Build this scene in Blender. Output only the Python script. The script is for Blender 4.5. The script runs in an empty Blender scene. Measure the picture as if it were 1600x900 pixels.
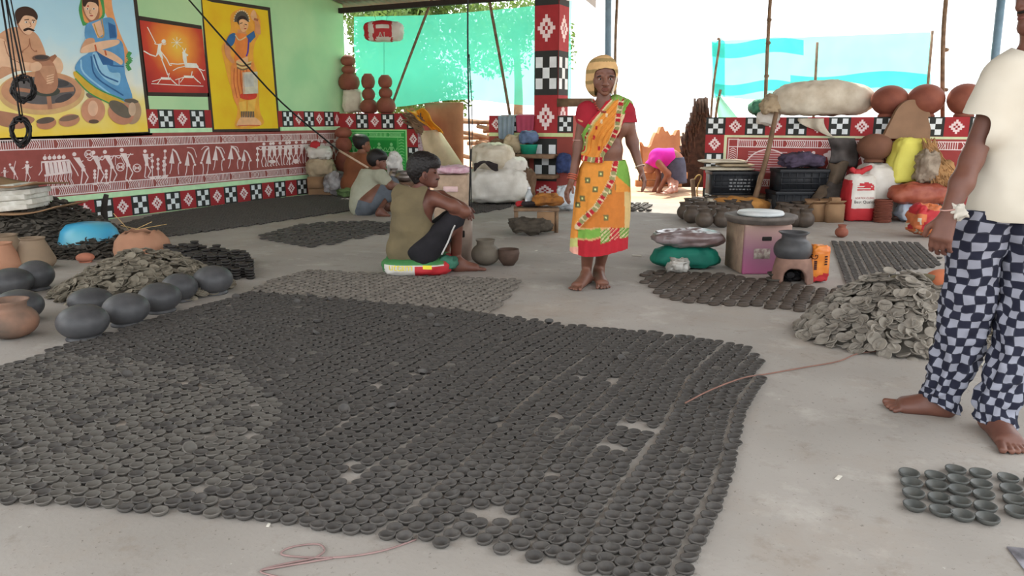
import bpy, bmesh, math, random
import numpy as np
from mathutils import Vector, Matrix, noise
from mathutils.bvhtree import BVHTree
random.seed(7); np.random.seed(7)
SC = bpy.context.scene
COL = SC.collection

# ------------------------------------------------------------------ camera
FPX = 1200.0; PITCH = math.radians(12.3); YAW = math.radians(26.3); EYE = 1.1
cam_data = bpy.data.cameras.new('camera'); cam_data.sensor_width = 36.0
cam_data.lens = FPX / 1600 * 36.0; cam_data.clip_end = 300
cam = bpy.data.objects.new('camera', cam_data); COL.objects.link(cam)
cam.location = (0, 0, EYE); cam.rotation_euler = (math.pi / 2 - PITCH, 0, YAW)
SC.camera = cam
# ------------------------------------------------------------------ sky, sun, exposure
world = bpy.data.worlds.new('sky'); SC.world = world; world.use_nodes = True
bg = world.node_tree.nodes['Background']
bg.inputs['Color'].default_value = (0.93, 0.97, 1.0, 1); bg.inputs['Strength'].default_value = 1.0
sun_data = bpy.data.lights.new('sun', 'SUN'); sun_data.energy = 2.6; sun_data.angle = math.radians(0.6)
sun_data.color = (1.0, 0.93, 0.82)
sun = bpy.data.objects.new('sun', sun_data); COL.objects.link(sun)
SUN_FROM = Vector((-0.50, 0.80, 1.25)).normalized()
sun.rotation_euler = SUN_FROM.to_track_quat('Z', 'Y').to_euler()
sun.location = (-6, 16, 20)
SC.view_settings.view_transform = 'Standard'; SC.view_settings.look = 'None'
SC.view_settings.gamma = 1.0; SC.view_settings.use_curve_mapping = False
SC.view_settings.exposure = 1.68

# ------------------------------------------------------------------ reading the site off the photograph
Fv = np.array([-math.sin(YAW) * math.cos(PITCH), math.cos(YAW) * math.cos(PITCH), -math.sin(PITCH)])
Rv = np.array([math.cos(YAW), math.sin(YAW), 0.0]); Uv = np.cross(Rv, Fv)
Fh = np.array([-math.sin(YAW), math.cos(YAW), 0.0]); Cv = np.array([0, 0, EYE]); Zv = np.array([0, 0, 1.0])
def ray(x, y): return Fv + Rv * ((x - 800) / FPX) + Uv * ((450 - y) / FPX)
def G(x, y, z=0.0):                      # floor point (or a level at height z)
    d = ray(x, y); return Cv + d * ((z - EYE) / d[2])
def PX(x, y, xw=-8.0): d = ray(x, y); return Cv + d * (xw / d[0])      # point on the left wall
def PY(x, y, yw=10.0): d = ray(x, y); return Cv + d * (yw / d[1])      # point on the back wall
def S(x, y, d):                          # point on the upright plane at distance d
    r = ray(x, y); return Cv + r * (d / float(r @ Fh))
def D(p): return float((np.asarray(p) - Cv) @ Fh)
def toimg(p):
    v = np.asarray(p, dtype=float) - Cv; z = v @ Fv
    return 800 + FPX * (v @ Rv) / z, 450 - FPX * (v @ Uv) / z
def dwall(px): return D(PY(px, 200, 10.0))

# ------------------------------------------------------------------ materials
def lin(c):
    return tuple(((v / 255) / 12.92 if v / 255 <= 0.04045 else ((v / 255 + 0.055) / 1.055) ** 2.4) for v in c) + (1,)
MATS = {}
def mat(name, c, rough=0.8, var=0.12, scale=12.0, bump=0.0, bscale=None, metal=0.0, c2=None, spec=0.3, trans=0.0, rnd=0.0, attr=None, det=4.0, coat=0):
    if name in MATS: return MATS[name]
    m = bpy.data.materials.new(name); m.use_nodes = True; MATS[name] = m
    nt = m.node_tree; N = nt.nodes; L = nt.links; b = N['Principled BSDF']
    b.inputs['Roughness'].default_value = rough; b.inputs['Metallic'].default_value = metal
    b.inputs['Specular IOR Level'].default_value = spec
    if coat: b.inputs['Coat Weight'].default_value = coat
    tc = N.new('ShaderNodeTexCoord'); nz = N.new('ShaderNodeTexNoise')
    nz.inputs['Scale'].default_value = scale; nz.inputs['Detail'].default_value = det
    L.new(tc.outputs['Object'], nz.inputs['Vector'])
    mix = N.new('ShaderNodeMix'); mix.data_type = 'RGBA'
    base = lin(c); other = lin(c2) if c2 else tuple(min(1, v * (1 - 2.2 * var)) for v in base[:3]) + (1,)
    ramp = N.new('ShaderNodeMapRange'); ramp.inputs['From Min'].default_value = 0.35; ramp.inputs['From Max'].default_value = 0.68
    L.new(nz.outputs['Fac'], ramp.inputs['Value']); L.new(ramp.outputs['Result'], mix.inputs['Factor'])
    mix.inputs['A'].default_value = base; mix.inputs['B'].default_value = other
    col = mix.outputs['Result']
    if attr:
        at = N.new('ShaderNodeAttribute'); at.attribute_name = attr
        mm = N.new('ShaderNodeMix'); mm.data_type = 'RGBA'; mm.blend_type = 'MULTIPLY'; mm.inputs['Factor'].default_value = 1
        L.new(col, mm.inputs['A']); L.new(at.outputs['Color'], mm.inputs['B']); col = mm.outputs['Result']
    if rnd:
        oi = N.new('ShaderNodeObjectInfo'); mr = N.new('ShaderNodeMapRange')
        mr.inputs['To Min'].default_value = 1 - rnd; mr.inputs['To Max'].default_value = 1 + rnd
        L.new(oi.outputs['Random'], mr.inputs['Value'])
        hs = N.new('ShaderNodeHueSaturation'); L.new(mr.outputs['Result'], hs.inputs['Value']); L.new(col, hs.inputs['Color']); col = hs.outputs['Color']
    L.new(col, b.inputs['Base Color'])
    if bump:
        n2 = N.new('ShaderNodeTexNoise'); n2.inputs['Scale'].default_value = bscale or scale * 4; n2.inputs['Detail'].default_value = 5
        L.new(tc.outputs['Object'], n2.inputs['Vector'])
        bp = N.new('ShaderNodeBump'); bp.inputs['Strength'].default_value = bump; bp.inputs['Distance'].default_value = 0.01
        L.new(n2.outputs['Fac'], bp.inputs['Height']); L.new(bp.outputs['Normal'], b.inputs['Normal'])
    if trans:
        out = N['Material Output']; tl = N.new('ShaderNodeBsdfTranslucent'); L.new(col, tl.inputs['Color'])
        ms = N.new('ShaderNodeMixShader'); ms.inputs['Fac'].default_value = trans
        L.new(b.outputs['BSDF'], ms.inputs[1]); L.new(tl.outputs['BSDF'], ms.inputs[2]); L.new(ms.outputs['Shader'], out.inputs['Surface'])
    return m
def paint(c):                            # flat wall paint, a little worn
    return mat('paint_%d_%d_%d' % tuple(c), tuple(min(246, v * 1.08 + 4) for v in c), rough=0.75, var=0.07, scale=9)

# ------------------------------------------------------------------ objects
ORG = {}
def mesh(name, V, F, mats=None, smooth=True, mi=None, uv=None, vcol=None):
    V = np.asarray(V, dtype=np.float32).reshape(-1, 3)
    me = bpy.data.meshes.new(name)
    if isinstance(F, np.ndarray) and F.ndim == 2:
        k = F.shape[1]; n = len(F)
        me.vertices.add(len(V)); me.vertices.foreach_set('co', V.ravel())
        me.loops.add(n * k); me.loops.foreach_set('vertex_index', F.astype(np.int32).ravel())
        me.polygons.add(n); me.polygons.foreach_set('loop_start', (np.arange(n) * k).astype(np.int32))
        me.update(calc_edges=True)
    else:
        me.from_pydata([tuple(map(float, v)) for v in V], [], [tuple(map(int, f)) for f in F])
    if mats:
        for m in (mats if isinstance(mats, (list, tuple)) else [mats]): me.materials.append(m)
    if mi is not None: me.polygons.foreach_set('material_index', np.asarray(mi, dtype=np.int32))
    if smooth: me.polygons.foreach_set('use_smooth', np.ones(len(me.polygons), dtype=bool))
    if uv is not None:
        ul = me.uv_layers.new(name='UVMap'); li = np.zeros(len(me.loops), dtype=np.int32); me.loops.foreach_get('vertex_index', li)
        ul.data.foreach_set('uv', np.asarray(uv, dtype=np.float32)[li].ravel())
    if vcol is not None:
        a = me.color_attributes.new('Col', 'FLOAT_COLOR', 'POINT')
        a.data.foreach_set('color', np.asarray(vcol, dtype=np.float32).ravel())
    me.validate(); me.update()
    return me
def tag(o, label=None, cat=None, group=None, kind=None):
    if label: o['label'] = label
    if cat: o['category'] = cat
    if group: o['group'] = group
    if kind: o['kind'] = kind
    return o
def thing(name, label, cat, loc, group=None):
    o = bpy.data.objects.new(name, None); COL.objects.link(o); o.location = tuple(map(float, loc)); o.empty_display_size = 0.05
    ORG[o.name] = np.array(loc, dtype=float)
    return tag(o, label, cat, group)
def part(name, VF, m, parent, smooth=True, label=None, **kw):    # VF in world coordinates
    V, F = VF[0], VF[1]; org = ORG[parent.name]
    o = bpy.data.objects.new(name, mesh(name, np.asarray(V) - org, F, m, smooth, **kw)); COL.objects.link(o)
    o.parent = parent; ORG[o.name] = org
    if label: o['label'] = label
    return o
def single(name, VF, m, label, cat, loc=None, group=None, smooth=True, kind=None, **kw):
    V = np.asarray(VF[0]); 
    if loc is None: loc = np.array([V[:, 0].mean(), V[:, 1].mean(), V[:, 2].min()])
    o = bpy.data.objects.new(name, mesh(name, V - np.asarray(loc), VF[1], m, smooth, **kw)); COL.objects.link(o)
    o.location = tuple(map(float, loc)); ORG[o.name] = np.array(loc, dtype=float)
    return tag(o, label, cat, group, kind)
def struct(name, VF, m, smooth=False, **kw): 
    o = bpy.data.objects.new(name, mesh(name, VF[0], VF[1], m, smooth, **kw)); COL.objects.link(o); ORG[o.name] = np.zeros(3)
    o['kind'] = 'structure'; return o
def inst(src, loc, rot=(0, 0, 0), sc=1.0, label=None, group=None):
    c = src.copy(); COL.objects.link(c); c.location = tuple(map(float, loc)); c.rotation_euler = rot
    c.scale = (sc, sc, sc) if not isinstance(sc, (tuple, list)) else sc
    if label: c['label'] = label
    if group: c['group'] = group
    for ch in src.children:
        d = ch.copy(); COL.objects.link(d); d.parent = c
    return c

# ------------------------------------------------------------------ shapes (all return verts, faces)
def cat(*parts):
    Vs, Fs, n = [], [], 0
    for V, F in parts:
        V = np.asarray(V); Vs.append(V); Fs += [tuple(int(i) + n for i in f) for f in F]; n += len(V)
    return np.vstack(Vs), Fs
def xf(VF, loc=(0, 0, 0), rz=0.0, rx=0.0, ry=0.0, sc=1.0):
    M = np.array(Matrix.Rotation(rz, 3, 'Z') @ Matrix.Rotation(ry, 3, 'Y') @ Matrix.Rotation(rx, 3, 'X'))
    return (np.asarray(VF[0]) * sc) @ M.T + np.asarray(loc), VF[1]
def lathe(prof, seg=32, wob=0.0, seed=0):
    V, F, rings = [], [], []
    for r, z in prof:
        if r < 1e-6: rings.append([len(V)]); V.append((0, 0, z)); continue
        ring = []
        for i in range(seg):
            a = 2 * math.pi * i / seg; rr = r * (1 + wob * math.sin(2 * a + seed + z * 9) + wob * 0.6 * math.sin(3 * a - seed * 2))
            ring.append(len(V)); V.append((rr * math.cos(a), rr * math.sin(a), z))
        rings.append(ring)
    for A, B in zip(rings, rings[1:]):
        if len(A) == 1 and len(B) == 1: continue
        for i in range(seg):
            j = (i + 1) % seg
            if len(A) == 1: F.append((A[0], B[j], B[i]))
            elif len(B) == 1: F.append((A[i], A[j], B[0]))
            else: F.append((A[i], A[j], B[j], B[i]))
    return np.array(V, dtype=float), F
def box(c, s, rz=0.0, bev=0.0, rx=0.0, ry=0.0):
    bm = bmesh.new(); bmesh.ops.create_cube(bm, size=1.0)
    bmesh.ops.scale(bm, vec=s, verts=bm.verts)
    if bev: bmesh.ops.bevel(bm, geom=list(bm.edges), offset=bev, segments=2, affect='EDGES', profile=0.5)
    V = np.array([v.co[:] for v in bm.verts]); bm.verts.index_update(); F = [tuple(v.index for v in f.verts) for f in bm.faces]; bm.free()
    return xf((V, F), c, rz, rx, ry)
def smoothpts(P, n=6):
    P = [np.asarray(p, dtype=float) for p in P]
    if len(P) < 3 or n < 2: return P
    Q = [2 * P[0] - P[1]] + P + [2 * P[-1] - P[-2]]; out = []
    for i in range(1, len(Q) - 2):
        for k in range(n):
            t = k / n; a, b, c, d = Q[i - 1:i + 3]
            out.append(0.5 * (2 * b + (c - a) * t + (2 * a - 5 * b + 4 * c - d) * t * t + (3 * b - a - 3 * c + d) * t ** 3))
    return out + [P[-1]]
def tube(P, r, seg=8, n=6, closed=True):
    m = len(P); P = smoothpts(P, n); k = len(P)
    rs = np.interp(np.linspace(0, 1, k), np.linspace(0, 1, len(r)), r) if isinstance(r, (list, tuple)) else np.full(k, r)
    V, F = [], []; up = None
    for i in range(k):
        t = P[min(i + 1, k - 1)] - P[max(i - 1, 0)]; t = t / (np.linalg.norm(t) + 1e-9)
        if up is None: up = np.cross(t, [0, 0, 1.0]) if abs(t[2]) < 0.9 else np.cross(t, [1.0, 0, 0])
        up = up - t * (up @ t); up = up / (np.linalg.norm(up) + 1e-9); w = np.cross(t, up)
        for j in range(seg):
            a = 2 * math.pi * j / seg; V.append(P[i] + rs[i] * (up * math.cos(a) + w * math.sin(a)))
    for i in range(k - 1):
        for j in range(seg):
            q = (j + 1) % seg; F.append((i * seg + j, i * seg + q, (i + 1) * seg + q, (i + 1) * seg + j))
    if closed: F.append(tuple(range(seg))[::-1]); F.append(tuple((k - 1) * seg + j for j in range(seg)))
    return np.array(V), F
def loft(rings):                         # rings: list of (n,3) arrays, same n, closed round
    n = len(rings[0]); V = np.vstack(rings); F = []
    for i in range(len(rings) - 1):
        for j in range(n):
            q = (j + 1) % n; F.append((i * n + j, i * n + q, (i + 1) * n + q, (i + 1) * n + j))
    return V, F
def grid(fn, nu, nv):
    V = [fn(i / nu, j / nv) for j in range(nv + 1) for i in range(nu + 1)]
    F = [(j * (nu + 1) + i, j * (nu + 1) + i + 1, (j + 1) * (nu + 1) + i + 1, (j + 1) * (nu + 1) + i) for j in range(nv) for i in range(nu)]
    return np.array(V, dtype=float), F
def thick(VF, t):
    V = np.asarray(VF[0]); me = bpy.data.meshes.new('tmp'); me.from_pydata([tuple(v) for v in V], [], VF[1]); me.update()
    nrm = np.zeros(len(V) * 3, dtype=np.float32); me.vertices.foreach_get('normal', nrm); nrm = nrm.reshape(-1, 3)
    bm = bmesh.new(); bm.from_mesh(me); n = len(V); E = [(e.verts[0].index, e.verts[1].index, e.link_faces[0]) for e in bm.edges if len(e.link_faces) == 1]
    side = []
    for a, b, f in E:
        vs = [v.index for v in f.verts]; i = vs.index(a)
        if vs[(i + 1) % len(vs)] != b: a, b = b, a
        side.append((b, a, a + n, b + n))
    bm.free(); bpy.data.meshes.remove(me)
    return np.vstack([V + nrm * t / 2, V - nrm * t / 2]), list(VF[1]) + [tuple(i + n for i in f[::-1]) for f in VF[1]] + side
def nz(v, s, seed=0.0): return noise.noise(Vector((v[0] * s + seed * 7.3, v[1] * s - seed * 3.1, v[2] * s + seed)))
def rumple(V, amp, s, seed=0.0, ridge=False):
    V = np.array(V, dtype=float); C = V.mean(0)
    for i, v in enumerate(V):
        d = v - C; d = d / (np.linalg.norm(d) + 1e-9); q = nz(v, s, seed) + 0.5 * nz(v, s * 2.3, seed + 5)
        if ridge: q = 0.5 - abs(q) * 1.6
        V[i] = v + d * amp * q
    return V
def sack(c, hx, hy, h, rz=None, e=0.62, ez=0.7, wr=0.02, ws=9.0, seed=1.0, nu=44, nv=26, taper=0.0, flat=0.25, lean=0.0):
    """a filled bag: super-ellipsoid with its base at c, creased"""
    if rz is None: rz = YAW
    V = []
    f = lambda x, p: math.copysign(abs(x) ** p, x)
    for j in range(nv + 1):
        ph = -math.pi / 2 + math.pi * j / nv; cz, sz = math.cos(ph), math.sin(ph)
        for i in range(nu):
            th = 2 * math.pi * i / nu
            z = f(sz, ez); k = 1 - taper * (z + 1) / 2
            x = f(math.cos(th), e) * f(cz, ez) * hx * k; y = f(math.sin(th), e) * f(cz, ez) * hy * k
            V.append((x + lean * (z + 1), y, max(z, -1 + flat * 0.4) * h / 2))
    V = np.array(V); V = rumple(V, wr, ws, seed); V = rumple(V, wr * 0.8, ws * 1.6, seed + 3, True); V = rumple(V, wr * 0.35, ws * 4, seed + 8, True)
    V[:, 2] -= V[:, 2].min()
    F = [(j * nu + i, j * nu + (i + 1) % nu, (j + 1) * nu + (i + 1) % nu, (j + 1) * nu + i) for j in range(nv) for i in range(nu)]
    return xf((V, F), c, rz)
def fit(x0, x1, yt, yb, z=0.0, ky=0.7):  # base centre, half width, half depth, height of a thing that stands at z
    xm = (x0 + x1) / 2; p = G(xm, yb, z); hw = (x1 - x0) / 2 * D(p) / FPX
    p = p + Fh * hw * ky; hw = (x1 - x0) / 2 * D(p) / FPX
    return p, hw, hw * ky, S(xm, yt, D(p))[2] - z
def fitd(x0, x1, yt, yb, d):
    xm = (x0 + x1) / 2; p = S(xm, yb, d); return p, (x1 - x0) / 2 * d / FPX, S(xm, yt, d)[2] - p[2]
def text_vf(s, size, extrude=0.0):
    cu = bpy.data.curves.new('t', 'FONT'); cu.body = s; cu.size = size; cu.align_x = 'CENTER'; cu.resolution_u = 3
    o = bpy.data.objects.new('t', cu); COL.objects.link(o)
    dg = bpy.context.evaluated_depsgraph_get(); me = bpy.data.meshes.new_from_object(o.evaluated_get(dg))
    V = np.array([v.co[:] for v in me.vertices]).reshape(-1, 3); F = [tuple(p.vertices) for p in me.polygons]
    bpy.data.objects.remove(o); bpy.data.curves.remove(cu); bpy.data.meshes.remove(me)
    return V, F
def drape_on(VF2, body, org, xd, zd, off=0.004):      # wraps flat drawing (x,z) round the front of a body by casting along the outward direction
    xd = np.asarray(xd, float); zd = np.asarray(zd, float); n = np.cross(xd, zd); V2 = np.asarray(VF2[0])
    tr = BVHTree.FromPolygons([Vector(v) for v in body[0]], [list(f) for f in body[1]]); out = []
    for v in V2:
        p = np.asarray(org) + xd * v[0] + zd * v[1]
        hit = tr.ray_cast(Vector(p + n * 1.0), Vector(-n))
        out.append(np.array(hit[0]) + n * off if hit[0] is not None else p)
    return np.array(out), VF2[1]
def in_poly(x, y, poly):
    x = np.asarray(x); y = np.asarray(y); r = np.zeros(x.shape, bool); n = len(poly); j = n - 1
    for i in range(n):
        xi, yi = poly[i]; xj, yj = poly[j]
        c = ((yi > y) != (yj > y)) & (x < (xj - xi) * (y - yi) / (yj - yi + 1e-12) + xi); r ^= c; j = i
    return r

# ------------------------------------------------------------------ bodies: smooth union of tapered limbs, meshed as one skin
def cap(a, b, ra, rb=None, k=0.03): return ('c', np.asarray(a, float), np.asarray(b, float), ra, ra if rb is None else rb, k)
def ell(c, r, k=0.03, ax=None): return ('e', np.asarray(c, float), np.asarray(r, float), ax, None, k)
BODY_AX = np.stack([Rv, Fh, Zv], 1)
def _bounds(p):
    if p[0] == 'c':
        r = max(p[3], p[4]); return np.minimum(p[1], p[2]) - r, np.maximum(p[1], p[2]) + r
    r = p[2].max(); return p[1] - r, p[1] + r
def skin(prims, vox, grow=0.0, cut=()):
    lo = np.min([_bounds(p)[0] for p in prims], 0) - grow - 3 * vox; hi = np.max([_bounds(p)[1] for p in prims], 0) + grow + 3 * vox
    n = np.ceil((hi - lo) / vox).astype(int) + 1; A = np.full(n, 0.5, dtype=np.float32)
    for p in list(prims) + [('x',) + q for q in cut]:
        neg = p[0] == 'x'; q = p[1:] if neg else p
        a, b = _bounds(q); k = q[5]; m = grow + 2 * k + 2 * vox
        i0 = np.maximum(((a - m - lo) / vox).astype(int), 0); i1 = np.minimum(np.ceil((b + m - lo) / vox).astype(int) + 1, n)
        ax = [lo[t] + vox * np.arange(i0[t], i1[t]) for t in range(3)]
        P = np.stack(np.meshgrid(*ax, indexing='ij'), -1)
        if q[0] == 'c':
            ba = q[2] - q[1]; L = ba @ ba + 1e-12; t = np.clip(((P - q[1]) @ ba) / L, 0, 1)
            d = np.linalg.norm(P - q[1] - t[..., None] * ba, axis=-1) - (q[3] + t * (q[4] - q[3]))
        else:
            l = (P - q[1]) @ (q[3] if q[3] is not None else BODY_AX); k0 = np.linalg.norm(l / q[2], axis=-1); k1 = np.linalg.norm(l / q[2] ** 2, axis=-1) + 1e-9
            d = k0 * (k0 - 1) / k1
        sl = tuple(slice(i0[t], i1[t]) for t in range(3)); B = A[sl]
        if neg: A[sl] = np.maximum(B, -d)
        else:
            d = d - grow; h = np.maximum(k - np.abs(B - d), 0) / k; A[sl] = np.minimum(B, d) - h * h * k * 0.25
    s = A < 0; c = np.zeros(tuple(n - 1), dtype=np.int8); O = [(i, j, l) for i in (0, 1) for j in (0, 1) for l in (0, 1)]
    for o in O: c += s[o[0]:n[0] - 1 + o[0], o[1]:n[1] - 1 + o[1], o[2]:n[2] - 1 + o[2]]
    act = (c > 0) & (c < 8); I = np.argwhere(act); idx = np.full(c.shape, -1, dtype=np.int64); idx[act] = np.arange(len(I))
    acc = np.zeros((len(I), 3)); cnt = np.zeros(len(I))
    for o in O:
        for t in range(3):
            if o[t]: continue
            o2 = list(o); o2[t] = 1
            d1 = A[tuple((I + o).T)]; d2 = A[tuple((I + o2).T)]; m = (d1 < 0) != (d2 < 0)
            tt = np.where(m, d1 / np.where(m, d1 - d2, 1), 0); w = np.array(o, float)[None] + tt[:, None] * (np.array(o2) - np.array(o))[None]
            acc[m] += w[m]; cnt[m] += 1
    V = (I + acc / cnt[:, None]) * vox + lo; F = []
    for t in range(3):
        b, d = (t + 1) % 3, (t + 2) % 3; e = np.zeros(3, int); e[t] = 1
        sl1 = [slice(1, n[q] - 1) for q in range(3)]; sl1[t] = slice(0, n[t] - 1); sl2 = list(sl1); sl2[t] = slice(1, n[t])
        s1 = s[tuple(sl1)]; s2 = s[tuple(sl2)]; E = np.argwhere(s1 != s2); st = s1[tuple(E.T)]
        Pp = E + np.array([0 if q == t else 1 for q in range(3)])
        eb = np.zeros(3, int); eb[b] = 1; ed = np.zeros(3, int); ed[d] = 1
        q4 = np.stack([idx[tuple((Pp - eb - ed).T)], idx[tuple((Pp - ed).T)], idx[tuple(Pp.T)], idx[tuple((Pp - eb).T)]], 1)
        q4[~st] = q4[~st][:, ::-1]; F.append(q4)
    return V, np.vstack(F)
def keep(VF, fn, it=10):                  # keeps the faces chosen by fn and evens out the cut edge
    V, F = VF; F = np.asarray(F); Cc = V[F].mean(1); F = F[fn(Cc)]; u, inv = np.unique(F, return_inverse=True); V = V[u].copy(); F = inv.reshape(F.shape)
    E = np.vstack([np.stack([F[:, k], F[:, (k + 1) % F.shape[1]]], 1) for k in range(F.shape[1])]); E.sort(axis=1); q, n = np.unique(E, axis=0, return_counts=True); B = q[n == 1]
    for _ in range(it):
        acc = np.zeros_like(V); c = np.zeros(len(V)); np.add.at(acc, B[:, 0], V[B[:, 1]]); np.add.at(acc, B[:, 1], V[B[:, 0]]); np.add.at(c, B[:, 0], 1); np.add.at(c, B[:, 1], 1)
        m = c > 0; V[m] = V[m] * .4 + .6 * acc[m] / c[m][:, None]
    return V, F
def imgmask(poly):
    def fn(Cc):
        v = Cc - Cv; z = v @ Fv; return in_poly(800 + FPX * (v @ Rv) / z, 450 - FPX * (v @ Uv) / z, poly)
    return fn
def unit(v): v = np.asarray(v, float); return v / (np.linalg.norm(v) + 1e-9)
def hand(w, d, nrm, sgn, curl=0.5, s=1.0):
    """palm and five fingers from wrist w along d; nrm = palm direction, sgn = thumb side"""
    d = unit(d); nrm = unit(np.asarray(nrm) - d * (np.asarray(nrm) @ d)); x = np.cross(d, nrm) * sgn; P = []
    pe = np.asarray(w) + d * 0.085 * s
    for o in (-0.024, -0.008, 0.008, 0.024): P.append(cap(np.asarray(w) + d * 0.015 * s + x * o * 0.6 * s, pe + x * o * s, 0.0145 * s, 0.0125 * s, 0.015))
    for o, L in ((0.027, 0.072), (0.009, 0.082), (-0.009, 0.076), (-0.027, 0.058)):
        a = pe + x * o * s; P0 = a; ang = 0.25 * curl
        for q, fr in enumerate((0.45, 0.32, 0.23)):
            ang += curl * (0.35 if q == 0 else 0.55); dd = d * math.cos(ang) + nrm * math.sin(ang) + x * o * 2
            P1 = P0 + unit(dd) * L * fr * s; P.append(cap(P0, P1, (0.0092 - q * 0.0008) * s, (0.0084 - q * 0.0008) * s, 0.004)); P0 = P1
    t0 = np.asarray(w) + d * 0.03 * s + x * 0.024 * s; t1 = t0 + unit(d * 0.7 + x * 0.75 + nrm * 0.3) * 0.042 * s; t2 = t1 + unit(d + x * 0.25 + nrm * 0.4) * 0.03 * s
    return P + [cap(t0, t1, 0.013 * s, 0.0105 * s, 0.01), cap(t1, t2, 0.0105 * s, 0.0085 * s, 0.004)]
def foot(heel, toe, sgn, s=1.0):
    heel = np.asarray(heel, float); toe = np.asarray(toe, float); d = unit((toe - heel) * [1, 1, 0]); x = np.cross(d, Zv) * sgn; L = np.linalg.norm((toe - heel)[:2])
    h = heel + d * 0.03; b = heel + d * L * 0.72; P = [cap(h + Zv * 0.032, h + Zv * 0.07 + d * 0.02, 0.03 * s, 0.034 * s, 0.03), cap(h + d * 0.03 + Zv * 0.06, b + Zv * 0.026, 0.036 * s, 0.024 * s, 0.03)]
    P += [cap(h + Zv * 0.028 - x * 0.008, b - x * 0.026 + Zv * 0.02, 0.027 * s, 0.02 * s, 0.03), cap(h + Zv * 0.03 + x * 0.008, b + x * 0.024 + Zv * 0.022, 0.027 * s, 0.022 * s, 0.03)]
    for q, (o, l, r) in enumerate(((0.031, 0.28, 0.0135), (0.012, 0.28, 0.0105), (-0.003, 0.26, 0.01), (-0.017, 0.22, 0.0095), (-0.03, 0.17, 0.009))):
        a = b + x * o * 0.9 + Zv * 0.018; e = b + x * o * 1.42 + d * L * l * 0.92 + Zv * (r + 0.001); P.append(cap(a, e, r * 1.02 * s, r * .95 * s, 0.003))
    return P
# ------------------------------------------------------------------ the setting
def ramp_mat(name, stops, centre=None, axis=2, rough=0.75):
    m = bpy.data.materials.new(name); m.use_nodes = True; N = m.node_tree.nodes; L = m.node_tree.links; b = N['Principled BSDF']; b.inputs['Roughness'].default_value = rough
    tc = N.new('ShaderNodeTexCoord'); rp = N.new('ShaderNodeValToRGB'); mr = N.new('ShaderNodeMapRange')
    if centre is None:
        sx = N.new('ShaderNodeSeparateXYZ'); L.new(tc.outputs['Object'], sx.inputs['Vector']); val = sx.outputs[axis]
    else:
        vm = N.new('ShaderNodeVectorMath'); vm.operation = 'DISTANCE'; vm.inputs[1].default_value = tuple(map(float, centre)); L.new(tc.outputs['Object'], vm.inputs[0]); val = vm.outputs['Value']
    nzt = N.new('ShaderNodeTexNoise'); nzt.inputs['Scale'].default_value = 4; L.new(tc.outputs['Object'], nzt.inputs['Vector'])
    ad = N.new('ShaderNodeMath'); ad.operation = 'MULTIPLY_ADD'; ad.inputs[1].default_value = 0.25 * (stops[-1][0] - stops[0][0]); L.new(nzt.outputs['Fac'], ad.inputs[0]); L.new(val, ad.inputs[2])
    sh = 0.125 * (stops[-1][0] - stops[0][0])
    mr.inputs['From Min'].default_value = stops[0][0] + sh; mr.inputs['From Max'].default_value = stops[-1][0] + sh; L.new(ad.outputs['Value'], mr.inputs['Value'])
    L.new(mr.outputs['Result'], rp.inputs['Fac']); e = rp.color_ramp.elements
    while len(e) < len(stops): e.new(0.5)
    for k, (p, c) in enumerate(stops): e[k].position = (p - stops[0][0]) / (stops[-1][0] - stops[0][0]); e[k].color = lin(tuple(min(250, v * 1.06 + 4) for v in c))
    L.new(rp.outputs['Color'], b.inputs['Base Color']); return m

def floor_mat():
    m = mat('dusty_concrete', (163, 157, 150), rough=0.85, var=0.10, scale=1.3, c2=(146, 140, 133), bump=0.15, bscale=60, det=8)
    N = m.node_tree.nodes; L = m.node_tree.links; b = N['Principled BSDF']; src = b.inputs['Base Color'].links[0].from_socket
    tc = [n for n in N if n.type == 'TEX_COORD'][0]
    for sc, lo, hi, c, f in ((7, 0.56, 0.72, (128, 117, 106), 0.6), (60, 0.62, 0.68, (86, 78, 70), 0.75), (24, 0.64, 0.70, (104, 94, 84), 0.6), (3.1, 0.55, 0.72, (186, 180, 172), 0.6), (32, 0.66, 0.72, (198, 192, 184), 0.7), (0.9, 0.50, 0.72, (150, 132, 114), 0.5)):
        n = N.new('ShaderNodeTexNoise'); n.inputs['Scale'].default_value = sc; n.inputs['Detail'].default_value = 6; n.inputs['Roughness'].default_value = 0.7; L.new(tc.outputs['Object'], n.inputs['Vector'])
        mr = N.new('ShaderNodeMapRange'); mr.inputs['From Min'].default_value = lo; mr.inputs['From Max'].default_value = hi; mr.inputs['To Max'].default_value = f; L.new(n.outputs['Fac'], mr.inputs['Value'])
        mx = N.new('ShaderNodeMix'); mx.data_type = 'RGBA'; L.new(mr.outputs['Result'], mx.inputs['Factor']); L.new(src, mx.inputs['A']); mx.inputs['B'].default_value = lin(c); src = mx.outputs['Result']
    L.new(src, b.inputs['Base Color']); return m
struct('floor', box((-2.0, 3.5, -0.1), (12.6, 13.6, 0.2)), floor_mat())
struct('ground', box((-2, 20, -0.16), (120, 120, 0.2)), mat('sunlit_earth', (196, 160, 130), rough=0.95, var=0.12, scale=1.5, bump=0.3))
M_green = mat('green_limewash', (190, 228, 176), rough=0.8, var=0.08, scale=1.6, c2=(170, 218, 166), bump=0.05)
wall_left = struct('wall_left', box((-8.12, 6.6, 1.65), (0.24, 7.2, 3.3)), M_green)
M_plaster = mat('red_oxide_wall', (150, 74, 66), rough=0.85, var=0.1, scale=3, bump=0.1)
back_low = struct('wall_back', box((-7.25, 10.13, 0.605), (1.5, 0.26, 1.21)), M_plaster)
back_mid = struct('wall_middle', box((-4.66, 10.13, 0.585), (1.3, 0.26, 1.17)), M_plaster)
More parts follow.
